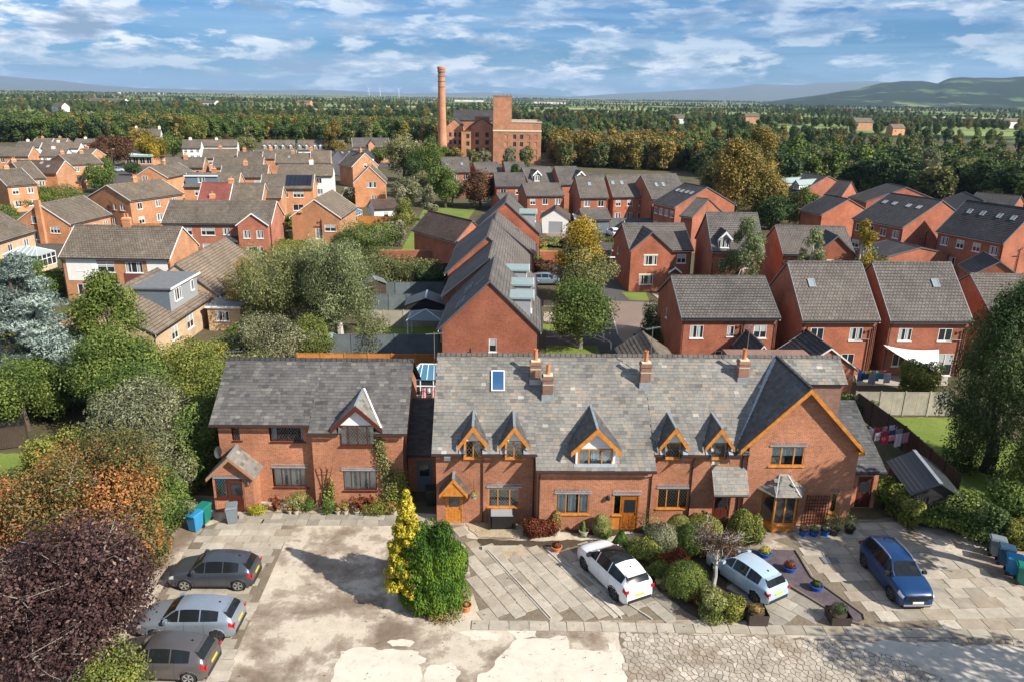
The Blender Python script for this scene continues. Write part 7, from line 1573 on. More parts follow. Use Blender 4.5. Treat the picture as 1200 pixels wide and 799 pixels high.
# clipped shrubs of the front bed
bed = [ # px,py,w,h,mat,tight,label,shape
 (727,643,1.15,1.25,'emerald',True,'green clipped cone at the nose of the white car','cone'), (756,654,1.7,1.15,'lime',False,'yellow-green loose shrub beside the white car','ball'), (775,645,1.9,1.5,'grey',True,'grey-green clipped ball, left of the mounds','ball'), (795,634,1.6,1.5,'varieg',True,'variegated clipped ball behind the grey-green one','ball'),
 (808,648,1.7,1.7,'green',True,'dark green clipped mound in the middle of the bed','egg'), (823,637,2.0,1.6,'lime',True,'lime-topped clipped mound nearest the porch','ball'), (832,650,1.5,1.2,'olive',True,'olive low mound right of the lime one','ball'), (802,696,2.1,1.75,'green',True,'large clipped green ball nearest the yard','egg'), (790,672,1.5,1.3,'red',False,'reddish shrub between the clipped balls','ball'), (772,676,1.4,.8,'green',False,'low green shrub beside the white car','ball'),
 (835,721,1.7,1.15,'varieg',False,'variegated shrub at the tip of the bed','ball'), (857,723,1.2,1.0,'lime',False,'small lime shrub beside the box planter','ball'), (822,707,1.1,.7,'red',False,'rusty ground shrub behind the variegated one','ball'), (778,691,.8,.55,'grey',False,'small grey tuft near the white car','spray'),
 (867,636,1.45,2.0,'lime',False,'bright leafy upright shrub left of the bay window','egg'), (882,637,1.2,1.5,'lime',False,'loose green shrub at the foot of the bay window','ball'), (850,668,1.6,1.3,'copper',False,'dark twiggy shrub at the foot of the small bare tree','ball'),(852,625,1.0,.8,'copper',False,'purple-brown shrub by the porch','ball'),
 (629,627,1.5,.9,'red',False,'rust-red heather mound under the window','ball'), (640,625,1.2,.8,'red',False,'second rust-red mound under the window','ball'), (651,620,.62,1.25,'heath',False,'dry golden upright shrub in a pot','egg'), (683,627,0.5,1.0,'green',True,'slim dark cone shrub in a stone pot','cone'), (704,628,1.05,1.25,'varieg',True,'pale variegated ball beside the orange door','ball'), (711,630,.5,.7,'green',False,'small green shrub tucked behind the variegated ball','ball'),
 (824,620,1.1,1.0,'green',False,'spiky green plant before the porch','spray'), (636,608,.6,.8,'green',False,'small leafy shrub at the cottage wall','ball'),
]
for i, (x, y, w, h, m_, tg, l, sh) in enumerate(bed):
    bush(l, at(x, y, .03), w, h, int(2600*w*h)+700, .075 if tg else .1, m_, seed=300+i, tight=tg, shape=sh)
bush('bright green bushy conifer beside the golden one', at(504, 704), 3.9, 4.1, 52000, .15, 'emerald', name='conifer', cat='conifer', seed=350, tight=True, shape='lobed', d=3.4, aspect=.3, droop=.35)
tree('pointed golden conifer leaning out of the green bush', at(480, 705), 6.2, 1.45, 46000, .14, 'gold', seed=351, shape='cone', lobes=420, base=.20, lobe_r=.15, name='conifer', cat='conifer', aspect=.45, flat=.8, bark='bark')
bush('low grey ground cover at the foot of the green conifer', at(529, 716), 1.6, .5, 1500, .09, 'grey', seed=352); bush('brown spilling plant beside the terracotta pot', at(514, 722), 1.4, .35, 900, .09, 'heath', seed=353)
fl = [(302,602,.9,.5,'gold','yellow flowering cushion by the red front door'), (323,599,.7,.9,'red','reddish grass tuft left of the pale flowers','spray'), (350,597,1.2,1.2,'varieg','pale flowering shrub under the left window'), (363,598,.8,.7,'green','green shrub right of the pale flowers'), (386,600,.9,.7,'green','green shrub beneath the wall trellis'), (404,599,.7,.6,'heath','pink-white flowering plant beneath the right window'), (422,600,1.1,1.0,'red','red-brown spiky cordyline under the right window','spray'), (440,602,1.2,.7,'lime','green and yellow shrub at the foot of the climber'), (456,600,.9,.6,'autumn','small autumn shrub at the cottage corner'), (434,598,.7,.9,'red','second red-brown spiky plant','spray')]
for i, q in enumerate(fl): bush(q[5], at(q[0], q[1], .03), q[2], q[3], 1500, .08, q[4], seed=400+i, shape=q[6] if len(q) > 6 else 'ball')
def climber(label, pts, w, n, m_, seed):
    "leaves following a stem up a wall"
    R = np.random.default_rng(seed); P = []; pts = [np.array(p, float) for p in pts]; sg = len(pts)-1
    for i in range(n):
        f = R.random()*sg; a = int(f); p = pts[a]*(1-f+a)+pts[a+1]*(f-a); P.append(p+R.normal(size=3)*np.array([w*(1.1-.6*f/sg), .06, w]))
    P = np.array(P); Nn = R.normal(size=P.shape)+np.array([0, -1.2, .4]); Nn /= np.linalg.norm(Nn, axis=1, keepdims=True)
    wd = MB().tube([tuple(p) for p in pts], [.03]*len(pts), 5, cap=False)
    return tag(link('climbing_plant', leaf_mesh('climbing_plant', P, Nn, .12, R.random(n), [LM[m_], M['bark']], .7, wd)), label, 'climbing plant')
lw = lambda u, v, z: tuple(LO+Vector((math.cos(LA)*u-math.sin(LA)*v, math.sin(LA)*u+math.cos(LA)*v, z)))
climber('climbing plant on the right corner of the detached cottage wall', [lw(9.6,-.62,.1), lw(9.5,-.6,1.5), lw(9.2,-.55,2.6), lw(8.95,-.5,3.7), lw(9.0,-.5,4.0)], .22, 2200, 'olive', 1)
climber('leafy lower growth of the wall climber', [lw(9.4,-.7,.1), lw(10.0,-.65,1.0), lw(10.1,-.6,1.9)], .3, 1500, 'lime', 2)
climber('yellow-green climber on the fan trellis', [lw(5.95,-.6,.1), lw(6.0,-.55,.8), lw(6.05,-.5,1.5)], .18, 800, 'lime', 3)
# small bare tree in the bed and the potted olive
tree('small bare-branched tree beside the pale blue car', at(836, 690), 3.9, 1.5, 2600, .09, 'copper', seed=360, lobes=18, base=.5, twigs=120, bark='bark_pale', lobe_r=.35)
# woodland: nearest trees one by one, the rest as one mass
WP = []
spec = [('green',.40),('olive',.25),('dark',.30),('autumn',.20),('green',.2),('dark',.2),('olive',.2),('autumn',.1)]
for i, (m_, _) in enumerate(spec):
    P_, N_, T_, wd_m = crown(500+i, 11.5, 4.9, 2300, .8, lobes=22, base=.06, shape='round' if i % 3 else 'oval', lobe_r=.34, trunk=True)
    WP.append(leaf_mesh('woodland_tree', P_, N_, .85, T_*.95, [LM[m_], M['bark']], .7, wd_m))
R = np.random.default_rng(77); cand = []
pxs = [-140, 0, 300, 480, 520, 640, 650, 800, 900, 1000, 1100, 1200, 1340]; dmn = [330, 338, 366, 362, 330, 330, 262, 250, 205, 205, 182, 168, 165]; dmx = [450, 440, 450, 440, 440, 400, 330, 320, 275, 262, 252, 245, 245]
for _ in range(60000):
    px_ = R.uniform(-140, 1340); d = math.sqrt(R.uniform(165**2, 600**2))
    if not np.interp(px_, pxs, dmn) < d < np.interp(px_, pxs, dmx): continue
    x = d*(px_-600)/(FPX/math.cos(_P)); 
    if -36 < x < 14 and 245 < d < 315: continue
    if any((x-c[0])**2+(d-c[1])**2 < 27 for c in cand[-400:]): continue
    if math.sin(x*.021+1)*math.sin(d*.03+2) > .80: continue
    cand.append((x, d))
    if len(cand) > 2700: break
def kind_at(x, y, R):
    px_ = 600+x/y*925
    if 640 < px_ < 800 and y < 340: return R.choice([3, 7, 3, 1])
    if px_ > 820: return R.choice([0, 2, 5, 2, 1, 6, 5])
    return R.choice([0, 2, 4, 5, 1, 6, 0, 5, 3])
cand = [(x, y, int(kind_at(x, y, R)), R.uniform(.66, 1.0)*(.97 if x < 0 else .86), R.uniform(0, 6.28)) for x, y in cand]
cand.sort(key=lambda c: math.hypot(c[0], c[1]))
cand = cand[::2][:0]+sorted(cand[:230])+sorted(cand[230:], key=lambda c: (c[0] > 0, c[1]))
hues = {0: 'mid green', 1: 'olive', 2: 'dark green', 3: 'autumn brown', 4: 'green', 5: 'dark green', 6: 'olive green', 7: 'russet'}
for x, y, k_, s, rz in cand[:290]:
    o = link('woodland_tree', WP[k_], None, (x, y, 0), rz); o.scale = (s*1.2, s*1.2, s*R.uniform(.82, 1.12))
    px_ = 600+x/y*925; side = ['left of the mill', 'right of the mill', 'behind the great autumn lime', 'above the black-roofed house with dormers', 'above the large black roof with four roof lights', 'above the houses at the right edge'][sum(px_ > q for q in (640, 800, 905, 980, 1090))]
    tag(o, '%s woodland tree in the wood %s' % (hues[k_], side), 'tree', 'woodland trees, %s, %s' % (hues[k_], side))
def scatter(name, pts, protos):
    "one object that sets the shared tree meshes on points"
    me = bpy.data.meshes.new(name); me.vertices.add(len(pts)); me.vertices.foreach_set('co', np.array([(p[0], p[1], p[5] if len(p) > 5 else 0) for p in pts], dtype=np.float32).ravel())
    for nm, idx, ty in (('idx', 2, 'INT'), ('scl', 3, 'FLOAT'), ('rz', 4, 'FLOAT')):
        a = me.attributes.new(nm, ty, 'POINT'); a.data.foreach_set('value', np.array([p[idx] for p in pts], dtype=np.int32 if ty == 'INT' else np.float32))
    o = link(name, me); o['kind'] = 'stuff'
    ng = bpy.data.node_groups.new(name, 'GeometryNodeTree'); ng.interface.new_socket('Geometry', in_out='INPUT', socket_type='NodeSocketGeometry'); ng.interface.new_socket('Geometry', in_out='OUTPUT', socket_type='NodeSocketGeometry')
    nd = lambda t: ng.nodes.new(t); gi, go = nd('NodeGroupInput'), nd('NodeGroupOutput'); jn = nd('GeometryNodeJoinGeometry')
    for ob in reversed(protos):
        oi = nd('GeometryNodeObjectInfo'); oi.inputs['Object'].default_value = ob; oi.inputs['As Instance'].default_value = True; oi.transform_space = 'ORIGINAL'; ng.links.new(oi.outputs['Geometry'], jn.inputs[0])
    ip = nd('GeometryNodeInstanceOnPoints'); ip.inputs['Pick Instance'].default_value = True
    def na(n_, dt): a = nd('GeometryNodeInputNamedAttribute'); a.data_type = dt; a.inputs[0].default_value = n_; return a.outputs['Attribute']
    cx = nd('ShaderNodeCombineXYZ'); ng.links.new(na('rz', 'FLOAT'), cx.inputs[2]); sx = nd('ShaderNodeCombineXYZ'); sc_ = na('scl', 'FLOAT')
    for i in range(3): ng.links.new(sc_, sx.inputs[i])
    ng.links.new(gi.outputs[0], ip.inputs['Points']); ng.links.new(jn.outputs[0], ip.inputs['Instance']); ng.links.new(na('idx', 'INT'), ip.inputs['Instance Index']); ng.links.new(cx.outputs[0], ip.inputs['Rotation']); ng.links.new(sx.outputs[0], ip.inputs['Scale'])
    ng.links.new(ip.outputs[0], go.inputs[0]); md = o.modifiers.new('scatter', 'NODES'); md.node_group = ng; return o
prot = []
first = {o.data.name: o for o in reversed(list(bpy.data.objects)) if o.data and o.name.startswith('woodland_tree')}
for k_ in range(8): prot.append(first.get(WP[k_].name) or first.get(WP[(k_+4) % 8].name) or first[WP[0].name])
scatter('far_woodland', cand[290:], prot)
# hedgerows, copses and field trees on the plain
far = []
for _ in range(150):
    d = R.choice([800, 900, 1150, 1500, 1900, 2500, 3300, 4400, 5800])*R.uniform(.93, 1.1); a = R.uniform(-.75, .75); L = R.uniform(80, 420)*(1+d/2500); th = R.choice([.12, -.08, .35, .9, .05])+R.normal(0, .06); n_ = int(L/(5+d*.002))
    cx_, cy_ = d*math.sin(a), d*math.cos(a)
    for i in range(n_):
        t = (i/n_-.5)*L; x, y = cx_+math.cos(th)*t+R.normal(0, 2), cy_+math.sin(th)*t+R.normal(0, 2); px_ = 600+x/y*925
        if y > max(700, np.interp(px_, pxs, dmx)+5): far.append((x, y, int(R.choice([0, 2, 5, 4, 6, 2, 1])), R.uniform(.25, .58)*(1+d/9000), R.uniform(0, 6.28)))
for _ in range(22):
    d = 720*math.exp(R.uniform(0, 2.3)); a = R.uniform(-.75, .75); rr = R.uniform(14, 60)*(1+d/2500); cx_, cy_ = d*math.sin(a), d*math.cos(a)
    for i in range(int(10+rr*.9)):
        x, y = cx_+R.normal(0, rr*1.6), cy_+R.normal(0, rr*.55); px_ = 600+x/y*925
        if y > max(700, np.interp(px_, pxs, dmx)+5): far.append((x, y, int(R.choice([0, 2, 5, 4, 6, 2, 3])), R.uniform(.45, .85)*(1+d/9000), R.uniform(0, 6.28)))
for _ in range(26):
    d = R.uniform(300, 950); px_ = R.uniform(650, 1330); x0_ = d*(px_-600)/925; L = R.uniform(30, 190); n_ = int(L/6)
    for i in range(n_):
        x, y = x0_+(i/n_-.5)*L+R.normal(0, 2), d+R.normal(0, 5)
        if y > np.interp(px_, pxs, dmx)+50: far.append((x, y, int(R.choice([0, 2, 5, 4, 6, 2, 3, 1])), R.uniform(.4, .82), R.uniform(0, 6.28)))
scatter('far_hedgerows', far, prot)

for l, x, y, h, rr in (('tall tree outside the frame whose shade falls on the big gable', 28.4, 30.8, 14.5, 3.7), ('tall tree outside the frame shading the right of the yard', 29.5, 18.8, 12.0, 4.6), ('tree outside the frame shading the slab driveway', 22.5, 12.5, 9.5, 3.6)):
    tree(l, (x, y, 0), h, rr, 5200, .34, 'green', seed=int(x*3), lobes=34, base=.3, lobe_r=.24, inner=.3)

for i, (x, y, w, h, m_, l) in enumerate([(-25.5,57.5,4.0,3.4,'lime','yellow-green shrub under the bungalow windows'), (-23.5,61,3.6,3.0,'olive','olive shrub at the far end of the bungalow windows'), (-20.8,54.5,4.6,3.6,'olive','pale olive shrub behind the detached cottage roof'), (-24.5,66.5,3.4,2.6,'green','green shrub in front of the long buff bungalow'), (-28.2,52.5,4.4,4.4,'green','leafy green tree-shrub below the bungalow gable'), (-34,50.5,4.6,4.0,'green','green shrub below the cedar branches'), (-22.0,45.0,4.2,4.6,'lime','yellow-leaved shrub behind the grey tree'), (-38,60,6,3.5,'green','green hedge between cedar and white-panelled semi'), (-43,66,7,3,'lime','lime hedge in the garden of the white-panelled semi')]):
    bush(l, (x, y, 0), w, h, 9000, .18, m_, seed=500+i)

for i, (x, y, w, h, m_, l) in enumerate([(630,290,3,1.4,'heath','pale flowering bush beside the front garden lawn'), (650,288,4,1.2,'varieg','variegated border behind the garden wall'), (664,290,3,1.3,'copper','brown shrub at the end of the border'), (627,318,2.2,2.4,'varieg','cream-flowered shrub beside the terrace corner'), (636,324,2.4,2.2,'copper','bare brown shrub next to the cream-flowered one'), (300,300,5,3,'green','green hedge right of the gabled semi'), (290,318,4,3,'olive','shrub at the end of the long buff bungalow'), (372,262,5,2.6,'green','shrub row below the plain orange gable'), (345,268,4,2.4,'lime','lime shrub below the plain orange gable'), (414,236,6,2.6,'autumn','golden garden shrubs below the stepped gables'), (430,222,4,3,'green','green shrub against the lower stepped gable'), (455,258,5,3,'olive','shrub beyond the bright orange fence'), (275,250,4,2,'green','shrub between the semi rows'), (155,250,3,1.6,'green','small hedge in the patio garden'), (90,262,5,2.4,'lime','hedge beside the chalet house'), (8,262,5,3,'green','hedge at the left edge by the cream bungalow')]):
    bush(l, at(x, y), w, h, 3500, .26, m_, seed=540+i)
# ------------------------------------------------------------ fences, walls, sheds and small things
def fence(label, pts, h, m, pw=1.83, posts=True, z=0, boards=12, trellis=False, cat='fence'):
    P = [Vector(p) for p in pts]; T = thing('fence', label, cat, P[0], 0)
    for a, b in zip(P[:-1], P[1:]):
        L = (b-a).length; n = max(1, round(L/pw)); w = L/n; ang = math.atan2((b-a).y, (b-a).x)
        def pan():
            mb = MB(); R = random.Random(int(L*100)); bw = (w-.08)/boards
            for i in range(boards): mb.box(.05+i*bw+.003, .05+(i+1)*bw-.003, -.012+R.uniform(-.006, .006), .008, .05, h-R.uniform(0, .02))
            for zz in (.35, h-.35): mb.box(.04, w-.04, .008, .05, zz, zz+.08)
            mb.box(.02, w-.02, -.03, .04, h-.01, h+.02); return mb.mesh('fence_panel', m)
        k_ = ('fp', round(w, 2), h, m.name, boards)
        for i in range(n):
            p = a+(b-a)*(i/n)-P[0]; link('fence_panel', cached(k_, pan), T, p, ang)
        if posts:
            for i in range(n+1): p = a+(b-a)*(i/n)-P[0]; link('post', cached(('post', h, m.name), lambda: MB().box(-.05, .05, -.05, .05, 0, h+.08).mesh('post', m)), T, p)
    return T
def gp(x, y, h=0): p = G(x, y, h); return (p.x, p.y, 0)
fence('fresh orange timber fence behind the detached cottage', [gp(348,414,1.8), gp(514,415,1.8)], 1.8, M['fence_orange'])
fence('grey painted fence beyond the orange fence', [gp(386,392,1.8), gp(513,392,1.8)], 1.8, M['fence_grey'])
fence('pale sunlit fence in the middle terrace garden', [gp(426,364,1.8), gp(519,364,1.8)], 1.8, M['fence_pale'])
fence('grey painted fence beyond the pale sunlit one', [gp(434,345,1.8), gp(519,345,1.8)], 1.8, M['fence_grey'])
fence('dark fence nearest the brick garden wall', [gp(425,331,1.8), gp(520,331,1.8)], 1.8, M['fence_grey'])
fence('bright orange fence beside the plain orange gable', [gp(419,253.5,1.9), gp(466,254,1.9)], 1.9, M['fence_orange'])
fence('orange slatted fence in the garden of the gabled semi', [gp(150,262,1.6), gp(188,262.5,1.6)], 1.6, M['fence_orange'])
fence('grey timber fence at the back of the right lawn', [gp(1004,459,1.9), gp(1120,460,1.9)], 1.9, M['fence_pale'])
fence('dark side fence running along the right lawn', [gp(1006,460,1.8), gp(1062,500,1.8), gp(1126,556,1.8)], 1.8, M['fence_brown'], posts=True)
fence('brown fence at the foot of the brick garden wall', [gp(470,309,1.6), gp(526,309,1.6)], 1.6, M['fence_brown'])
fence('grey fence beyond the middle row houses', [gp(714,256,1.8), gp(766,256,1.8)], 1.8, M['fence_grey'])
fence('low dark fence beside the right driveway', [gp(1040,556,1.0), gp(1066,594,1.0)], 1.0, M['fence_brown'], 1.2)
fence('low dark boundary fence at the left edge', [gp(-10,503,1.5), gp(30,498,1.5)], 1.5, M['fence_brown'])
def garden_wall(label, pts, h, m='brick_new', cap='brick_old'):
    P = [Vector(p) for p in pts]; T = thing('garden_wall', label, 'wall', P[0]); mb = MB(); c = MB()
    for a, b in zip(P[:-1], P[1:]):
        a = a-P[0]; b = b-P[0]; mb.beam(a+Vector((0,0,h/2-.1)), b+Vector((0,0,h/2-.1)), .22, h+.2); c.beam(a+Vector((0,0,h+.04)), b+Vector((0,0,h+.04)), .27, .07)
    mb.build('wall', M[m], T); c.build('coping', M[cap], T); return T
garden_wall('red brick garden wall below the lawn', [gp(446,294,2.0), gp(527,294,2.0)], 2.0)
garden_wall('red brick wall below the front garden of the white garage', [gp(628,295,1.8), gp(672,295,1.8)], 1.8)
garden_wall('red brick wall stepping down beside the brick garage', [gp(694,276,1.6), gp(712,290,1.6), gp(730,304,1.6)], 1.6)
garden_wall('long low red brick wall left of the copper beech', [gp(522,224,1.4), gp(548,224,1.4)], 1.4)
# sheds
def shed(label, loc, rz, w, d, h, rh, wm, rm, name='shed'):
    T = thing(name, label, 'shed', loc, rz); mb = MB(); n = int(w/.14)
    mb.box(-w/2, w/2, -d/2, d/2, 0, h); mb.poly([(-w/2, -d/2, h), (w/2, -d/2, h), (0, -d/2, h+rh)]); mb.poly([(w/2, d/2, h), (-w/2, d/2, h), (0, d/2, h+rh)])
    for i in range(n): x = -w/2+(i+.5)*w/n; mb.box(x-.006, x+.006, -d/2-.012, -d/2, .02, h-.02)
    mb.build('wall', wm, T); o = .18; r = MB(); sl = rh/(w/2)
    for sg in (1, -1):
        P = [(sg*(w/2+o), -d/2-o, h-sl*o), (0, -d/2-o, h+rh), (0, d/2+o, h+rh), (sg*(w/2+o), d/2+o, h-sl*o)]; r.ext(P if sg > 0 else P[::-1], (0, 0, .05))
        for i in range(1, 7):
            x = sg*(w/2+o)*i/7; z = h+rh-abs(x)*sl+.05; r.beam((x, -d/2-o, z), (x, d/2+o, z), .03, .02)
    r.build('roof', rm, T); MB().beam((0, -d/2-o, h+rh+.07), (0, d/2+o, h+rh+.07), .2, .05).build('ridge_cap', M['lead'], T)
    MB().box(-.4, .4, -d/2-.04, -d/2-.013, .05, h-.15).build('door', wm, T)
    window(T, (-w/2, d*.2, h*.45), -math.pi/2, .6, .5, (1,), curtain=0, sill=False); return T
a_, b_ = G(1102,563,2.9), G(1072.6,526.7,2.9)
M['black_wood'] = wood('black_stained_timber', (.028,.026,.026)); M['shed_roof'] = plain('dark_ribbed_sheet', (.05,.055,.06), .45, .2, var=.1)
shed('black timber shed with ribbed dark roof beside the right lawn', ((a_.x+b_.x)/2, (a_.y+b_.y)/2, 0), math.atan2((b_-a_).y, (b_-a_).x)-math.pi/2, 2.5, 3.8, 2.0, .75, M['black_wood'], M['shed_roof'])
shed('small grey shed behind the detached cottage roof', gp(374,410,.5), rad(92), 1.8, 2.4, 1.7, .35, M['fence_grey'], M['greenroof'])
shed('black shed with skylight beside the end terrace house', gp(500,352,2.2), rad(3), 4.0, 3.0, 2.1, .7, M['black_wood'], M['shed_roof'])
shed('dark shed at the corner of the brick garden wall', gp(438,334,1.5), rad(20), 2.4, 2.4, 1.9, .5, M['fence_brown'], M['roofing_felt'])
def gazebo(label, loc, w, d, h, rh, m):
    T = thing('gazebo', label, 'gazebo', loc)
    for x in (-w/2+.1, w/2-.1):
        for y in (-d/2+.1, d/2-.1): MB().box(x-.05, x+.05, y-.05, y+.05, 0, h).build('post', M['white'], T)
    r = MB(); c = [(-w/2, -d/2, h), (w/2, -d/2, h), (w/2, d/2, h), (-w/2, d/2, h)]
    for i in range(4): r.ext([c[i], c[(i+1) % 4], (0, 0, h+rh)], (0, 0, -.04))
    r.build('canopy', m, T); f = MB()
    for i in range(4): f.beam(c[i], (0, 0, h+rh+.03), .05, .04)
    f.build('hip_bar', M['white'], T); return T
gazebo('dark green gazebo canopy in the terrace garden', gp(499,372,2.0), 3.4, 3.0, 2.1, .7, M['steel_blue'])
def conservatory(label, loc, rz, w, d, h, rh, tint='sky_glass', octo=True):
    T = thing('conservatory', label, 'conservatory', loc, rz); dw = MB().box(-w/2, w/2, -d/2, d/2, 0, .6).build('dwarf_wall', M['brick_buff'], T)
    fr = MB(); n = max(3, int(w/.8)); md = max(2, int(d/.8)); gl = MB()
    for i in range(n+1): x = -w/2+w*i/n; fr.box(x-.04, x+.04, -d/2-.03, -d/2+.05, .6, h)
    for i in range(md+1):
        y = -d/2+d*i/md
        for x in (-w/2, w/2): fr.box(x-.04, x+.04, y-.04, y+.04, .6, h)
    for z in (.62, h*.72, h-.03): fr.box(-w/2-.04, w/2+.04, -d/2-.035, -d/2+.055, z-.04, z+.04); fr.box(-w/2-.045, -w/2+.045, -d/2, d/2, z-.04, z+.04); fr.box(w/2-.045, w/2+.045, -d/2, d/2, z-.04, z+.04)
    fr.build('frame', M['upvc'], T); gl.box(-w/2+.01, w/2-.01, -d/2+.01, d/2-.01, .6, h-.05).build('glazing', M['glass'], T)
    a = w*.22; R_ = [(-w/2-.1, -d/2-.1, h), (w/2+.1, -d/2-.1, h), (w/2+.1, d/2, h), (-w/2-.1, d/2, h)]; ra, rb = (-a, 0, h+rh), (a, 0, h+rh)
    r = MB(); r.poly([R_[0], R_[1], rb, ra]); r.poly([R_[1], R_[2], rb]); r.poly([R_[2], R_[3], ra, rb]); r.poly([R_[3], R_[0], ra]); r.build('roof_glazing', M[tint], T)
    b = MB()
    for i in range(7):
        f = i/6; e = Vector(R_[0]).lerp(Vector(R_[1]), f); t = Vector(ra).lerp(Vector(rb), min(1, max(0, (f-.25)*2))); b.beam(e+Vector((0,0,.02)), t+Vector((0,0,.03)), .045, .05)
    for q, t in ((R_[2], rb), (R_[3], ra)): b.beam(Vector(q)+Vector((0,0,.02)), Vector(t)+Vector((0,0,.03)), .08, .05)
    b.beam(Vector(ra)+Vector((0,0,.04)), Vector(rb)+Vector((0,0,.04)), .1, .06); b.build('roof_bar', M['upvc'], T); return T
M['pale_glass'] = glass('pale_roof_glass', (.32,.38,.36)); M['blue_glass'] = glass('blue_roof_glass', (.06,.17,.27))
conservatory('white conservatory with pale green glass roof in front of the cream bungalow', gp(38,316), rad(-5), 4.6, 3.4, 2.2, .8, 'pale_glass')
conservatory('white conservatory with blue glass roof behind the passage building', gp(503,464), 0, 3.0, 2.6, 1.9, .75, 'blue_glass')
conservatory('white conservatory with blue roof beside the plain orange gable', gp(408,262), rad(-10), 4.2, 3.2, 2.2, .8, 'blue_glass')
conservatory('tall white glazed conservatory beside the orange gabled house', gp(206,228), rad(10), 3.4, 3.0, 2.8, .9, 'pale_glass')
# wheelie bins
def bin_mesh_parts(col):
    m = M[col]; b = MB(); pts0 = [(-.23, -.27), (.23, -.27), (.23, .27), (-.23, .27)]; pts1 = [(-.29, -.34), (.29, -.34), (.29, .34), (-.29, .34)]
    b.quads([(x, y, .06) for x, y in pts0]+[(x, y, .98) for x, y in pts1], [(3,2,1,0), (0,1,5,4), (1,2,6,5), (2,3,7,6), (3,0,4,7), (4,5,6,7)]); b.box(-.31, .31, -.36, .36, .93, .98)
    l = MB(); l.ext([(-.30, -.38, .99), (.30, -.38, .99), (.30, -.2, 1.06), (.30, .38, 1.07), (-.30, .38, 1.07), (-.30, -.2, 1.06)], (0, 0, .03)) if 0 else l.quads([(-.31,-.39,.985),(.31,-.39,.985),(.31,.38,.985),(-.31,.38,.985),(-.27,-.33,1.05),(.27,-.33,1.05),(.27,.34,1.08),(-.27,.34,1.08)], [(3,2,1,0),(0,1,5,4),(1,2,6,5),(2,3,7,6),(3,0,4,7),(4,5,6,7)])
    l.box(-.25, .25, .36, .42, 1.0, 1.04)
    w = MB(); w.lathe([(.1, -.03), (.1, .03)], 12); w.v = [(v[2], v[0], v[1]) for v in w.v]
    return b.mesh('bin_body', m), l.mesh('lid', m), w.mesh('wheel', M['black'])
for c, v in (('bin_blue', (.03,.22,.42)), ('bin_green', (.01,.16,.12)), ('bin_grey', (.17,.20,.22)), ('bin_black', (.02,.022,.022)), ('bin_navy', (.03,.07,.12))): M[c] = plain(c+'_plastic', v, .45, var=.08)
BN = 'wheelie bins'
def bin_(label, loc, rz, col):
    T = thing('wheelie_bin', label, 'bin', loc, rz, BN); b, l, w = cached(('bin', col), lambda: bin_mesh_parts(col)); link('bin_body', b, T); link('lid', l, T)
    for x in (-.26, .26): link('wheel', w, T, (x, .28, .10))
    return T
bin_('bright blue wheelie bin beside the hedge on the left driveway', at(230,620), rad(-20), 'bin_blue'); bin_('dark green wheelie bin behind the bright blue one', at(240,611), rad(-12), 'bin_green'); bin_('grey wheelie bin in front of the dark red front door', at(273,611), rad(15), 'bin_grey')
bin_('black wheelie bin on the pink block paving', at(747,404), rad(20), 'bin_black')
for l, x, y, c in (('blue-grey wheelie bin furthest from the yard on the right', 1166,650,'bin_grey'), ('blue-grey wheelie bin second in the right-hand row', 1176,660,'bin_navy'), ('blue wheelie bin third in the right-hand row', 1186,672,'bin_blue'), ('green wheelie bin nearest the yard at the right edge', 1198,683,'bin_green')): bin_(l, at(x, y), rad(65), c)
bin_('black wheelie bin in the gap beside the passage building', at(505,590), rad(10), 'bin_black')
# pots and planters
def pot(label, loc, r, h, mat, plant=None, ph=.35, pw=.5, name='plant_pot', seed=1, square=False, group=None):
    T = thing(name, label, 'plant pot', loc, 0, group); b = MB()
    if square: b.quads([(-r,-r,0),(r,-r,0),(r,r,0),(-r,r,0),(-r*1.08,-r*1.08,h),(r*1.08,-r*1.08,h),(r*1.08,r*1.08,h),(-r*1.08,r*1.08,h)], [(3,2,1,0),(0,1,5,4),(1,2,6,5),(2,3,7,6),(3,0,4,7)])
    else: b.lathe([(r*.68, 0), (r*.95, h*.85), (r*1.08, h*.87), (r*1.08, h), (r*.92, h), (r*.9, h*.8)], 14)
    b.build('pot', M[mat], T); MB().lathe([(r*.9, h*.82), (r*.9, h*.84)], 12).build('compost', M['soil'], T)
    if plant:
        R_ = np.random.default_rng(seed); d = sph(420, R_); P = d*np.array([pw/2, pw/2, ph/2])*R_.uniform(.4, 1, 420)[:, None]**.5+np.array([0, 0, h+ph*.4]); link('plant', leaf_mesh('plant', P, d, .08, R_.random(420), [LM[plant]]), T)
    return T
M['glaze_blue'] = plain('blue_glaze', (.01,.09,.42), .2, var=.1); M['stone_pot'] = plain('stone_pot', (.40,.36,.30), .8, var=.2, scale=8); M['green_glaze'] = plain('green_glaze', (.02,.14,.05), .25); M['planter_wood'] = wood('dark_planter_timber', (.06,.045,.04))
PG = 'blue glazed pots by the bay window'
pot('blue pot of pale flowers, left of the three under the trellis', at(941,627), .24, .34, 'glaze_blue', 'heath', seed=1, group=PG); pot('blue pot of green leaves, middle of the three under the trellis', at(953,627.5), .24, .34, 'glaze_blue', 'varieg', seed=2, group=PG); pot('blue pot of herbs, right of the three under the trellis', at(966,627), .24, .34, 'glaze_blue', 'grey', seed=3, group=PG)
pot('dark pot with lime hydrangea beside the small window', at(976,626), .28, .36, 'black', 'lime', 1.1, 1.1, seed=4); pot('dark pot with pale hydrangea at the gable corner', at(995,624), .28, .36, 'black', 'varieg', 1.0, 1.0, seed=5)
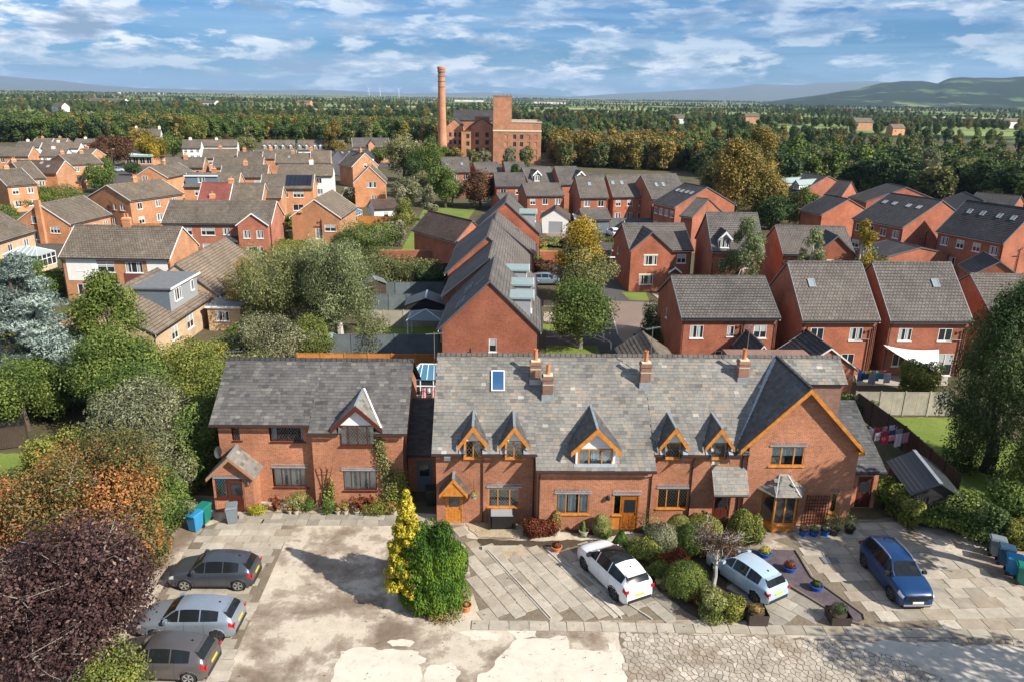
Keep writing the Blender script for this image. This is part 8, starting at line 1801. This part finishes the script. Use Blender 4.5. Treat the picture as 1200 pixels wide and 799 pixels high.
pot('blue pot at the foot of the leafy upright shrub', at(889,634), .26, .3, 'glaze_blue', 'lime', seed=6); pot('blue bowl with red flowers on the slate chippings', at(925,669), .32, .3, 'glaze_blue', 'red', .3, .6, seed=7); pot('blue bowl with gold flowers on the slate chippings', at(896,652), .32, .3, 'glaze_blue', 'gold', .3, .6, seed=8); pot('dark blue bowl in shade on the slate chippings', at(956,691), .3, .3, 'glaze_blue', 'dark', .2, .5, seed=9)
pot('dark timber box planter beside the pale blue car', at(885,727), .42, .62, 'planter_wood', 'heath', .2, .7, 'box_planter', 10, True); pot('dark timber box planter at the point of the slate chippings', at(981,727), .42, .5, 'planter_wood', 'dark', .5, .8, 'box_planter', 11, True)
pot('terracotta pot lying by the green conifer', at(546,715), .26, .34, 'pot', 'heath', .1, .35, seed=12); pot('terracotta pot near the rust-red mounds', at(652,645), .28, .3, 'pot', 'red', .2, .5, seed=13); pot('stone pot holding the slim cone shrub', at(684,627.5), .26, .36, 'stone_pot', None, seed=14); pot('pale pot holding the dry golden shrub', at(651,626), .24, .32, 'stone_pot', None, seed=15)
pot('green glazed pot with an olive bush beside the orange door', at(762,627), .42, .42, 'green_glaze', 'olive', 1.3, 1.2, seed=16)
for i, (x, y) in enumerate(((340,601.5), (347,602), (396,602), (405,602), (418,602.5), (462,602))): pot(['stone pot left of the pale flowering shrub','small stone pot under the pale flowering shrub','stone pot under the right window, first','stone pot under the right window, second','stone pot at the foot of the spiky cordyline','stone pot at the detached cottage corner'][i], at(x, y), .17, .26, 'stone_pot', 'heath', .2, .3, seed=30+i)
T = thing('storage_box', 'black rattan storage box and chair under the orange window', 'storage box', at(588,617), rad(2)); MB().box(-.55, .55, -.3, .3, .05, .85).build('box_body', M['black'], T); MB().box(-.6, .6, -.34, .34, .86, .92).build('lid', M['clad'], T)
for x in (-.68, .68): MB().box(x-.06, x+.06, -.34, .34, .02, .98).build('side_panel', M['black'], T)
T = thing('timber_sleeper', 'grey timber sleeper lying beside the small gravel bed', 'timber sleeper', at(585,643), rad(3)); MB().box(-.9, .9, -.1, .1, .02, .16).build('sleeper', M['fence_pale'], T)
# wall things on the row
def on_row(u, v, z): return row(u, v, z)
T = thing('satellite_dish', 'small grey satellite dish on the detached cottage wall', 'satellite dish', LO+Vector((-.15, -.05, 3.15)), rad(-35)); MB().lathe([(.02, 0), (.2, .02), (.34, .08), (.345, .085), (.2, .03), (.02, .01)], 18).build('dish', M['metal'], T).rotation_euler = (rad(70), 0, 0); MB().beam((0, 0, 0), (.1, .25, -.1), .03, .03).build('arm', M['black'], T)
T = thing('alarm_box', 'white alarm box under the eaves of the end cottage', 'alarm box', on_row(.62, -.02, 4.02), RA); MB().box(-.17, .17, -.1, 0, -.16, .16).build('case', M['white'], T)
T = thing('hanging_basket', 'green hanging basket beside the orange front door', 'hanging basket', on_row(2.05, -.35, 2.0), RA); MB().lathe([(.03, -.32), (.14, -.25), (.17, -.12), (.16, -.1)], 10).build('basket', M['heath_'] if 'heath_' in M else M['stone_pot'], T); MB().tube([(0, .33, .55), (0, 0, .5), (0, 0, -.1)], .012, 4).build('bracket', M['black'], T)
R_ = np.random.default_rng(9); d = sph(300, R_); link('plant', leaf_mesh('plant', d*.19+np.array([0,0,-.05]), d, .07, R_.random(300), [LM['varieg']]), T)
T = thing('trellis', 'brown wooden trellis on the gable wall beside the bay', 'trellis', on_row(20.4, -.2, .1), RA)
for i in range(9): MB().box(i*.155, i*.155+.03, -.03, 0, 0, 1.8).build('upright', M['brown_wood'], T)
for i in range(9): MB().box(0, 1.27, -.05, -.032, .1+i*.2, .13+i*.2).build('rail', M['brown_wood'], T)
T = thing('trellis', 'fan trellis of three dark canes on the detached cottage wall', 'trellis', LO+Vector((5.95, -.5, 1.1)), LA)
for dx in (-.35, 0, .35): MB().beam((0, 0, 0), (dx, 0, 1.5), .04, .03).build('cane', M['brown_wood'], T)
MB().beam((-.25, -.02, 1.15), (.25, -.02, 1.15), .03, .02).build('cross_cane', M['brown_wood'], T)
for l, u, v, z in (('small wall light beside the dark red front door', 0, 0, 0),): T = thing('wall_lamp', l, 'lamp', LO+Vector((1.78, -1.24, 1.75)), LA); MB().lathe([(.05, 0), (.08, .05), (.08, .2), (.03, .26)], 8).build('lantern', M['metal'], T)
def aerial(label, loc, h, rz=0):
    T = thing('tv_aerial', label, 'aerial', loc, rz); MB().tube([(0, 0, 0), (0, 0, h)], .022, 5).build('mast', M['metal'], T); MB().beam((-.5, 0, h-.1), (.55, 0, h-.1), .03, .03).build('boom', M['metal'], T)
    for i in range(7): MB().beam((-.45+i*.15, -.2, h-.1), (-.45+i*.15, .2, h-.1), .014, .014).build('element', M['metal'], T)
    return T
aerial('silver television aerial on the left verge of the end cottage', on_row(-.35, 4.6, 6.6), 3.0, rad(15)); aerial('television aerial on the third chimney stack', on_row(11.95, 3.4, 8.3), 2.1, rad(30)); aerial('television aerial on the chimney next to the big gable', on_row(17.55, 3.8, 8.4), 2.0, rad(60)); aerial('low aerial on the detached cottage ridge', LO+Vector((-.2, 3.6, 7.0)), 1.0, rad(10))
aerial('television aerial above the nearest red brick house', tuple(h1.location[:2])+(5.8,), 3.0, 0) if 0 else None
# rotary and standing clothes airers with washing
CL = [('red', (.50,.05,.08)), ('pink', (.62,.28,.32)), ('white', (.72,.72,.74)), ('navy', (.05,.07,.16)), ('blue', (.10,.25,.45)), ('teal', (.03,.35,.35)), ('gold', (.55,.38,.05)), ('grey', (.30,.30,.33))]
for c, v in CL: M['cloth_'+c] = plain(c+'_cloth', v, .9, var=.12)
def washing(label, loc, rz, w, d, h, cols, seed):
    T = thing('clothes_airer', label, 'clothes airer', loc, rz); R = random.Random(seed); f = MB(); f.tube([(0, 0, 0), (0, 0, h)], .025, 5)
    for i in range(4): a = i*math.pi/2+.4; f.beam((0, 0, h-.4), (math.cos(a)*w/2, math.sin(a)*d/2, h), .025, .025)
    f.build('frame', M['metal'], T)
    for i in range(len(cols)):
        y = -d/2+d*(i//4+.5)/max(1, math.ceil(len(cols)/4)); x = -w/2+w*((i % 4)+.5)/4; ww = w/4*.9; hh = R.uniform(.4, 1.0); mb = MB(); n = 5
        for j in range(n):
            xa, xb = x-ww/2+ww*j/n, x-ww/2+ww*(j+1)/n; ya, yb = y+.04*math.sin(j*2.1+i), y+.04*math.sin((j+1)*2.1+i)
            mb.quads([(xa, ya, h-hh), (xb, yb, h-hh+R.uniform(-.04, .04)), (xb, yb, h), (xa, ya, h), (xa, ya+.015, h-hh), (xb, yb+.015, h-hh), (xb, yb+.015, h), (xa, ya+.015, h)], [(0,1,2,3), (7,6,5,4), (0,4,5,1), (3,2,6,7)])
        mb.build('garment', M['cloth_'+cols[i]], T)
    return T
washing('rotary airer of red, pink and white washing behind the big gable', gp(1036,535), rad(20), 2.4, 1.8, 1.9, ['red','pink','white','pink','white','red','navy','grey','white','red','pink','white'], 3)
washing('airer of colourful washing below the second red brick house', gp(1022,454), rad(5), 2.6, 1.2, 1.4, ['navy','grey','teal','white','blue','gold','grey','red'], 4)
washing('white airer beside the blue conservatory', gp(506,473), rad(5), 1.4, .8, 1.3, ['pink','white','pink'], 5)
# shade sail
T = thing('shade_sail', 'white triangular shade sail hung at the third red brick house', 'shade sail', h3.location, h3.rotation_euler.z)
mb = MB(); A0, B0, C0 = Vector((-.3, -.2, 2.9)), Vector((4.6, -.2, 2.5)), Vector((3.2, -3.2, 1.5)); n = 8; g = {}
for i in range(n+1):
    for j in range(n+1-i):
        a, b = i/n, j/n; c = 1-a-b; p = A0*c+B0*a+C0*b; p.z -= 1.6*a*b+1.2*b*c+.9*a*c; g[i, j] = p
for i in range(n):
    for j in range(n-i):
        mb.poly([g[i, j], g[i+1, j], g[i, j+1]])
        if i+j < n-1: mb.poly([g[i+1, j], g[i+1, j+1], g[i, j+1]])
mb.build('cloth', M['cloth_white'], T, smooth=True); MB().tube([tuple(C0-Vector((0,0,1.5))), tuple(C0+Vector((0,0,.05)))], .04, 6).build('pole', M['metal'], T)
cp_ = thing('carport', 'white lean-to carport roof beside the white garage', 'carport', g2.location, g2.rotation_euler.z); 
p0, p1 = G(671,258,2.4), G(690,262,2.4); cp_.location = (0, 0, 0); cp_.rotation_euler = (0, 0, 0)
q0, q1 = G(672,253,2.6), G(692,262,2.3); MB().ext([(q0.x, q0.y-2.2, 2.3), (q1.x, q1.y-1.0, 2.3), (q1.x+.5, q1.y+2.6, 2.5), (q0.x, q0.y+2.6, 2.5)], (0, 0, .07)).build('roof_sheet', M['white'], cp_)
for x, y in ((q1.x, q1.y-.8), (q1.x+.4, q1.y+2.4)): MB().box(x-.05, x+.05, y-.05, y+.05, 0, 2.3).build('post', M['white'], cp_)
# posts, lamps, poles
def lamp(label, x, y, h, arm=.9, rz=0):
    T = thing('street_lamp', label, 'street lamp', at(x, y), rz, 'street lamps'); MB().tube([(0, 0, 0), (0, 0, 1.2), (0, 0, h)], [.09, .07, .05], 8).build('pole', M['metal'], T); MB().tube([(0, 0, h), (arm*.5, 0, h+.12), (arm, 0, h+.14)], .035, 6).build('arm', M['metal'], T); MB().ext([(arm-.1, -.12, h+.08), (arm+.5, -.1, h+.1), (arm+.5, .1, h+.1), (arm-.1, .12, h+.08)], (0, 0, .1)).build('lantern', M['white'], T); return T
lamp('street lamp beside the yellow-topped tree', 706.5, 355, 5.2, .6); lamp('street lamp beside the black dormered house', 921.5, 246, 5.2, .6); lamp('street lamp above the grey garage roof', 75.5, 229, 5.5, .1); lamp('street lamp at the road bend', 133.5, 200, 6, .5)
T = thing('telegraph_pole', 'wooden telegraph pole beside the far copper tree', 'telegraph pole', at(132, 190)); MB().tube([(0,0,0), (0,0,8.5)], [.14,.1], 7).build('pole', M['bark'], T); MB().beam((-.8,0,8.1), (.8,0,8.1), .08, .1).build('crossarm', M['bark'], T)
T = thing('telegraph_pole', 'tall pale pole between the garages and the gabled house', 'pole', at(728.5, 310)); MB().tube([(0,0,0), (0,0,6.2)], [.14,.1], 7).build('pole', M['fence_pale'], T)
# shop front on the far road
T = thing('shop', 'low shop with green canopy strip on the far road', 'shop', at(147, 194), rad(4)); MB().box(0, 8.6, 0, 6, 0, 3.2).build('wall', M['brick_old'], T); MB().box(-.2, 8.8, -.9, 0, 2.7, 3.1).build('canopy', M['mint'], T); MB().box(-.2, 8.8, -.3, 6, 3.2, 3.4).build('flat_roof', M['render'], T)
for i in range(4): window(T, (.5+i*2.05, 0-.055, .5), 0, 1.6, 1.9, (1, 1), curtain=0)
# trampoline at the left edge
T = thing('trampoline', 'round trampoline with dark safety net at the left edge', 'trampoline', at(8, 514)); T.scale = (.8, .8, .75); MB().lathe([(1.5,.62),(1.52,.66),(1.5,.7),(.0,.68)], 24).build('mat', M['black'], T)
MB().tube([(1.55*math.cos(a*.2618), 1.55*math.sin(a*.2618), .68) for a in range(25)], .06, 6, cap=False).build('padding', M['steel_blue'], T)
for i in range(6): a = i*math.pi/3; MB().tube([(1.5*math.cos(a), 1.5*math.sin(a), 0), (1.5*math.cos(a), 1.5*math.sin(a), 2.3)], .03, 5).build('post', M['black'], T)
k = N('safety_net'); tr_ = k.n('ShaderNodeBsdfTransparent'); mx = k.n('ShaderNodeMixShader', {0: .55}); k.fin((.01,.01,.012), .9); k.t.links.new(tr_.outputs[0], mx.inputs[1]); k.t.links.new(k.b.outputs[0], mx.inputs[2]); k.t.links.new(mx.outputs[0], k.out.inputs[0])
n_ = MB(); [n_.poly([(1.5*math.cos(a), 1.5*math.sin(a), .7), (1.5*math.cos(b), 1.5*math.sin(b), .7), (1.5*math.cos(b), 1.5*math.sin(b), 2.3), (1.5*math.cos(a), 1.5*math.sin(a), 2.3)]) for a, b in ((i*.3142, (i+1)*.3142) for i in range(20))]; n_.build('net', k.m, T)
# things of the far plain
def turbine(label, px, d, h):
    a = math.atan2(px-600, FPX/math.cos(_P)); T = thing('wind_turbine', label, 'wind turbine', (d*math.sin(a), d*math.cos(a), 0), 0, 'wind turbines'); MB().tube([(0,0,0), (0,0,h)], [h*.028, h*.016], 8).build('tower', M['white'], T); MB().box(-h*.03, h*.03, -h*.06, h*.05, h*.985, h*1.03).build('nacelle', M['white'], T)
    for i in range(3): an = i*2*math.pi/3+px*.01; MB().beam((0, -h*.065, h), (math.cos(an)*h*.42, -h*.065, h+math.sin(an)*h*.42), h*.022, h*.01, up=(0, 1, 0)).build('blade', M['white'], T)
for l, px in (('white wind turbine, left of the three on the horizon', 428), ('white wind turbine, middle of the three on the horizon', 441), ('white wind turbine, right of the three on the horizon', 463)): turbine(l, px, 6200, 62)
def farm(label, px, d, w, h, wm, rm='tile_brown', rz=0): 
    a = math.atan2(px-600, FPX/math.cos(_P)); x, y = d*math.sin(a), d*math.cos(a); e = Vector((math.cos(rz), math.sin(rz), 0)); A = Vector((x, y, 0))-e*w/2; t = house('farm_building', label, A, A+e*w, min(w*.5, 16), h, h+min(w*.22, 3.5), 'long', M[wm], M[rm], 'buildings of the plain', pipes=False, wins=[('F',.25,h*.4,w*.1,h*.3),('F',.7,h*.4,w*.1,h*.3)], cat='farm building'); return t
for i, (px, d, w, h, wm, l) in enumerate([(58,900,16,6,'render','white farmhouse on the plain at the left'), (118,1500,60,5,'render','long white shed on the plain at the left'), (104,1250,22,6,'brick_old','brick farm on the plain at the left'), (235,1300,30,6,'render','pale barn beyond the left woodland'), (350,1500,26,6,'brick_old','small farm beyond the orange flats'), (795,760,18,5,'render','white farm buildings right of the mill'), (880,800,14,7,'brick_old','brick farm beyond the autumn trees'), (1013,720,16,6,'brick_old','dark-roofed brick farm on the plain at the right'), (1188,900,14,6,'render','white house at the right edge of the plain'), (1055,620,12,5,'brick_old','low farm roof above the right-hand wood'), (705,1100,22,5,'render','long pale shed on the plain'), (640,2600,110,6,'render','distant white industrial sheds, right of the mill'), (545,3000,110,6,'render','distant white industrial shed beyond the mill'), (160,5200,300,10,'render','distant white town blocks on the horizon')]): farm(l, px, d, w, h, wm, rz=.1*i-.5 if w < 60 else 0)

# fallen leaves over the yard and driveways
R_ = np.random.default_rng(41); n_ = 2200; P = np.stack([R_.uniform(-16, 25, n_), R_.uniform(23, 36, n_), np.full(n_, .055)+R_.random(n_)*.01], 1)
w_ = np.exp(-((P[:, 0]+1)/9)**2)+np.exp(-((P[:, 0]-8)/5)**2)*1.2+.35; keep = R_.random(n_) < w_/1.6; P = P[keep]; Nn = np.tile(np.array([[0, 0, 1.0]]), (len(P), 1))+R_.normal(size=P.shape)*.2; Nn /= np.linalg.norm(Nn, axis=1, keepdims=True)
LM['litter'] = leafm('fallen_leaf_litter', [(0, (.03,.02,.012)), (.6, (.10,.06,.03)), (1, (.30,.17,.05))])
fl_ = link('fallen_leaves', leaf_mesh('fallen_leaves', P, Nn, .04+.06*R_.random(len(P))**2, R_.random(len(P)), [LM['litter']], .6)); fl_['kind'] = 'stuff'
T = thing('manhole_cover', 'dark square drain cover set in the right slab driveway', 'manhole cover', at(973, 657, .0), rad(4)); MB().box(-.45, .45, -.3, .3, .0, .058).build('frame', M['metal'], T); MB().box(-.4, .4, -.25, .25, .058, .064).build('lid', M['roofing_felt'], T)
# ------------------------------------------------------------ haze
k = bpy.data.materials.new('haze'); k.use_nodes = True; t = k.node_tree; t.nodes.clear()
pv = t.nodes.new('ShaderNodeVolumePrincipled'); pv.inputs['Color'].default_value = (.50,.72,1.0,1); pv.inputs['Density'].default_value = 4.8e-5; pv.inputs['Anisotropy'].default_value = .1
oo = t.nodes.new('ShaderNodeOutputMaterial'); t.links.new(pv.outputs[0], oo.inputs['Volume'])
hz = MB().box(-29000, 29000, -400, 28500, -3.5, 520).build('haze', k); hz['kind'] = 'stuff'
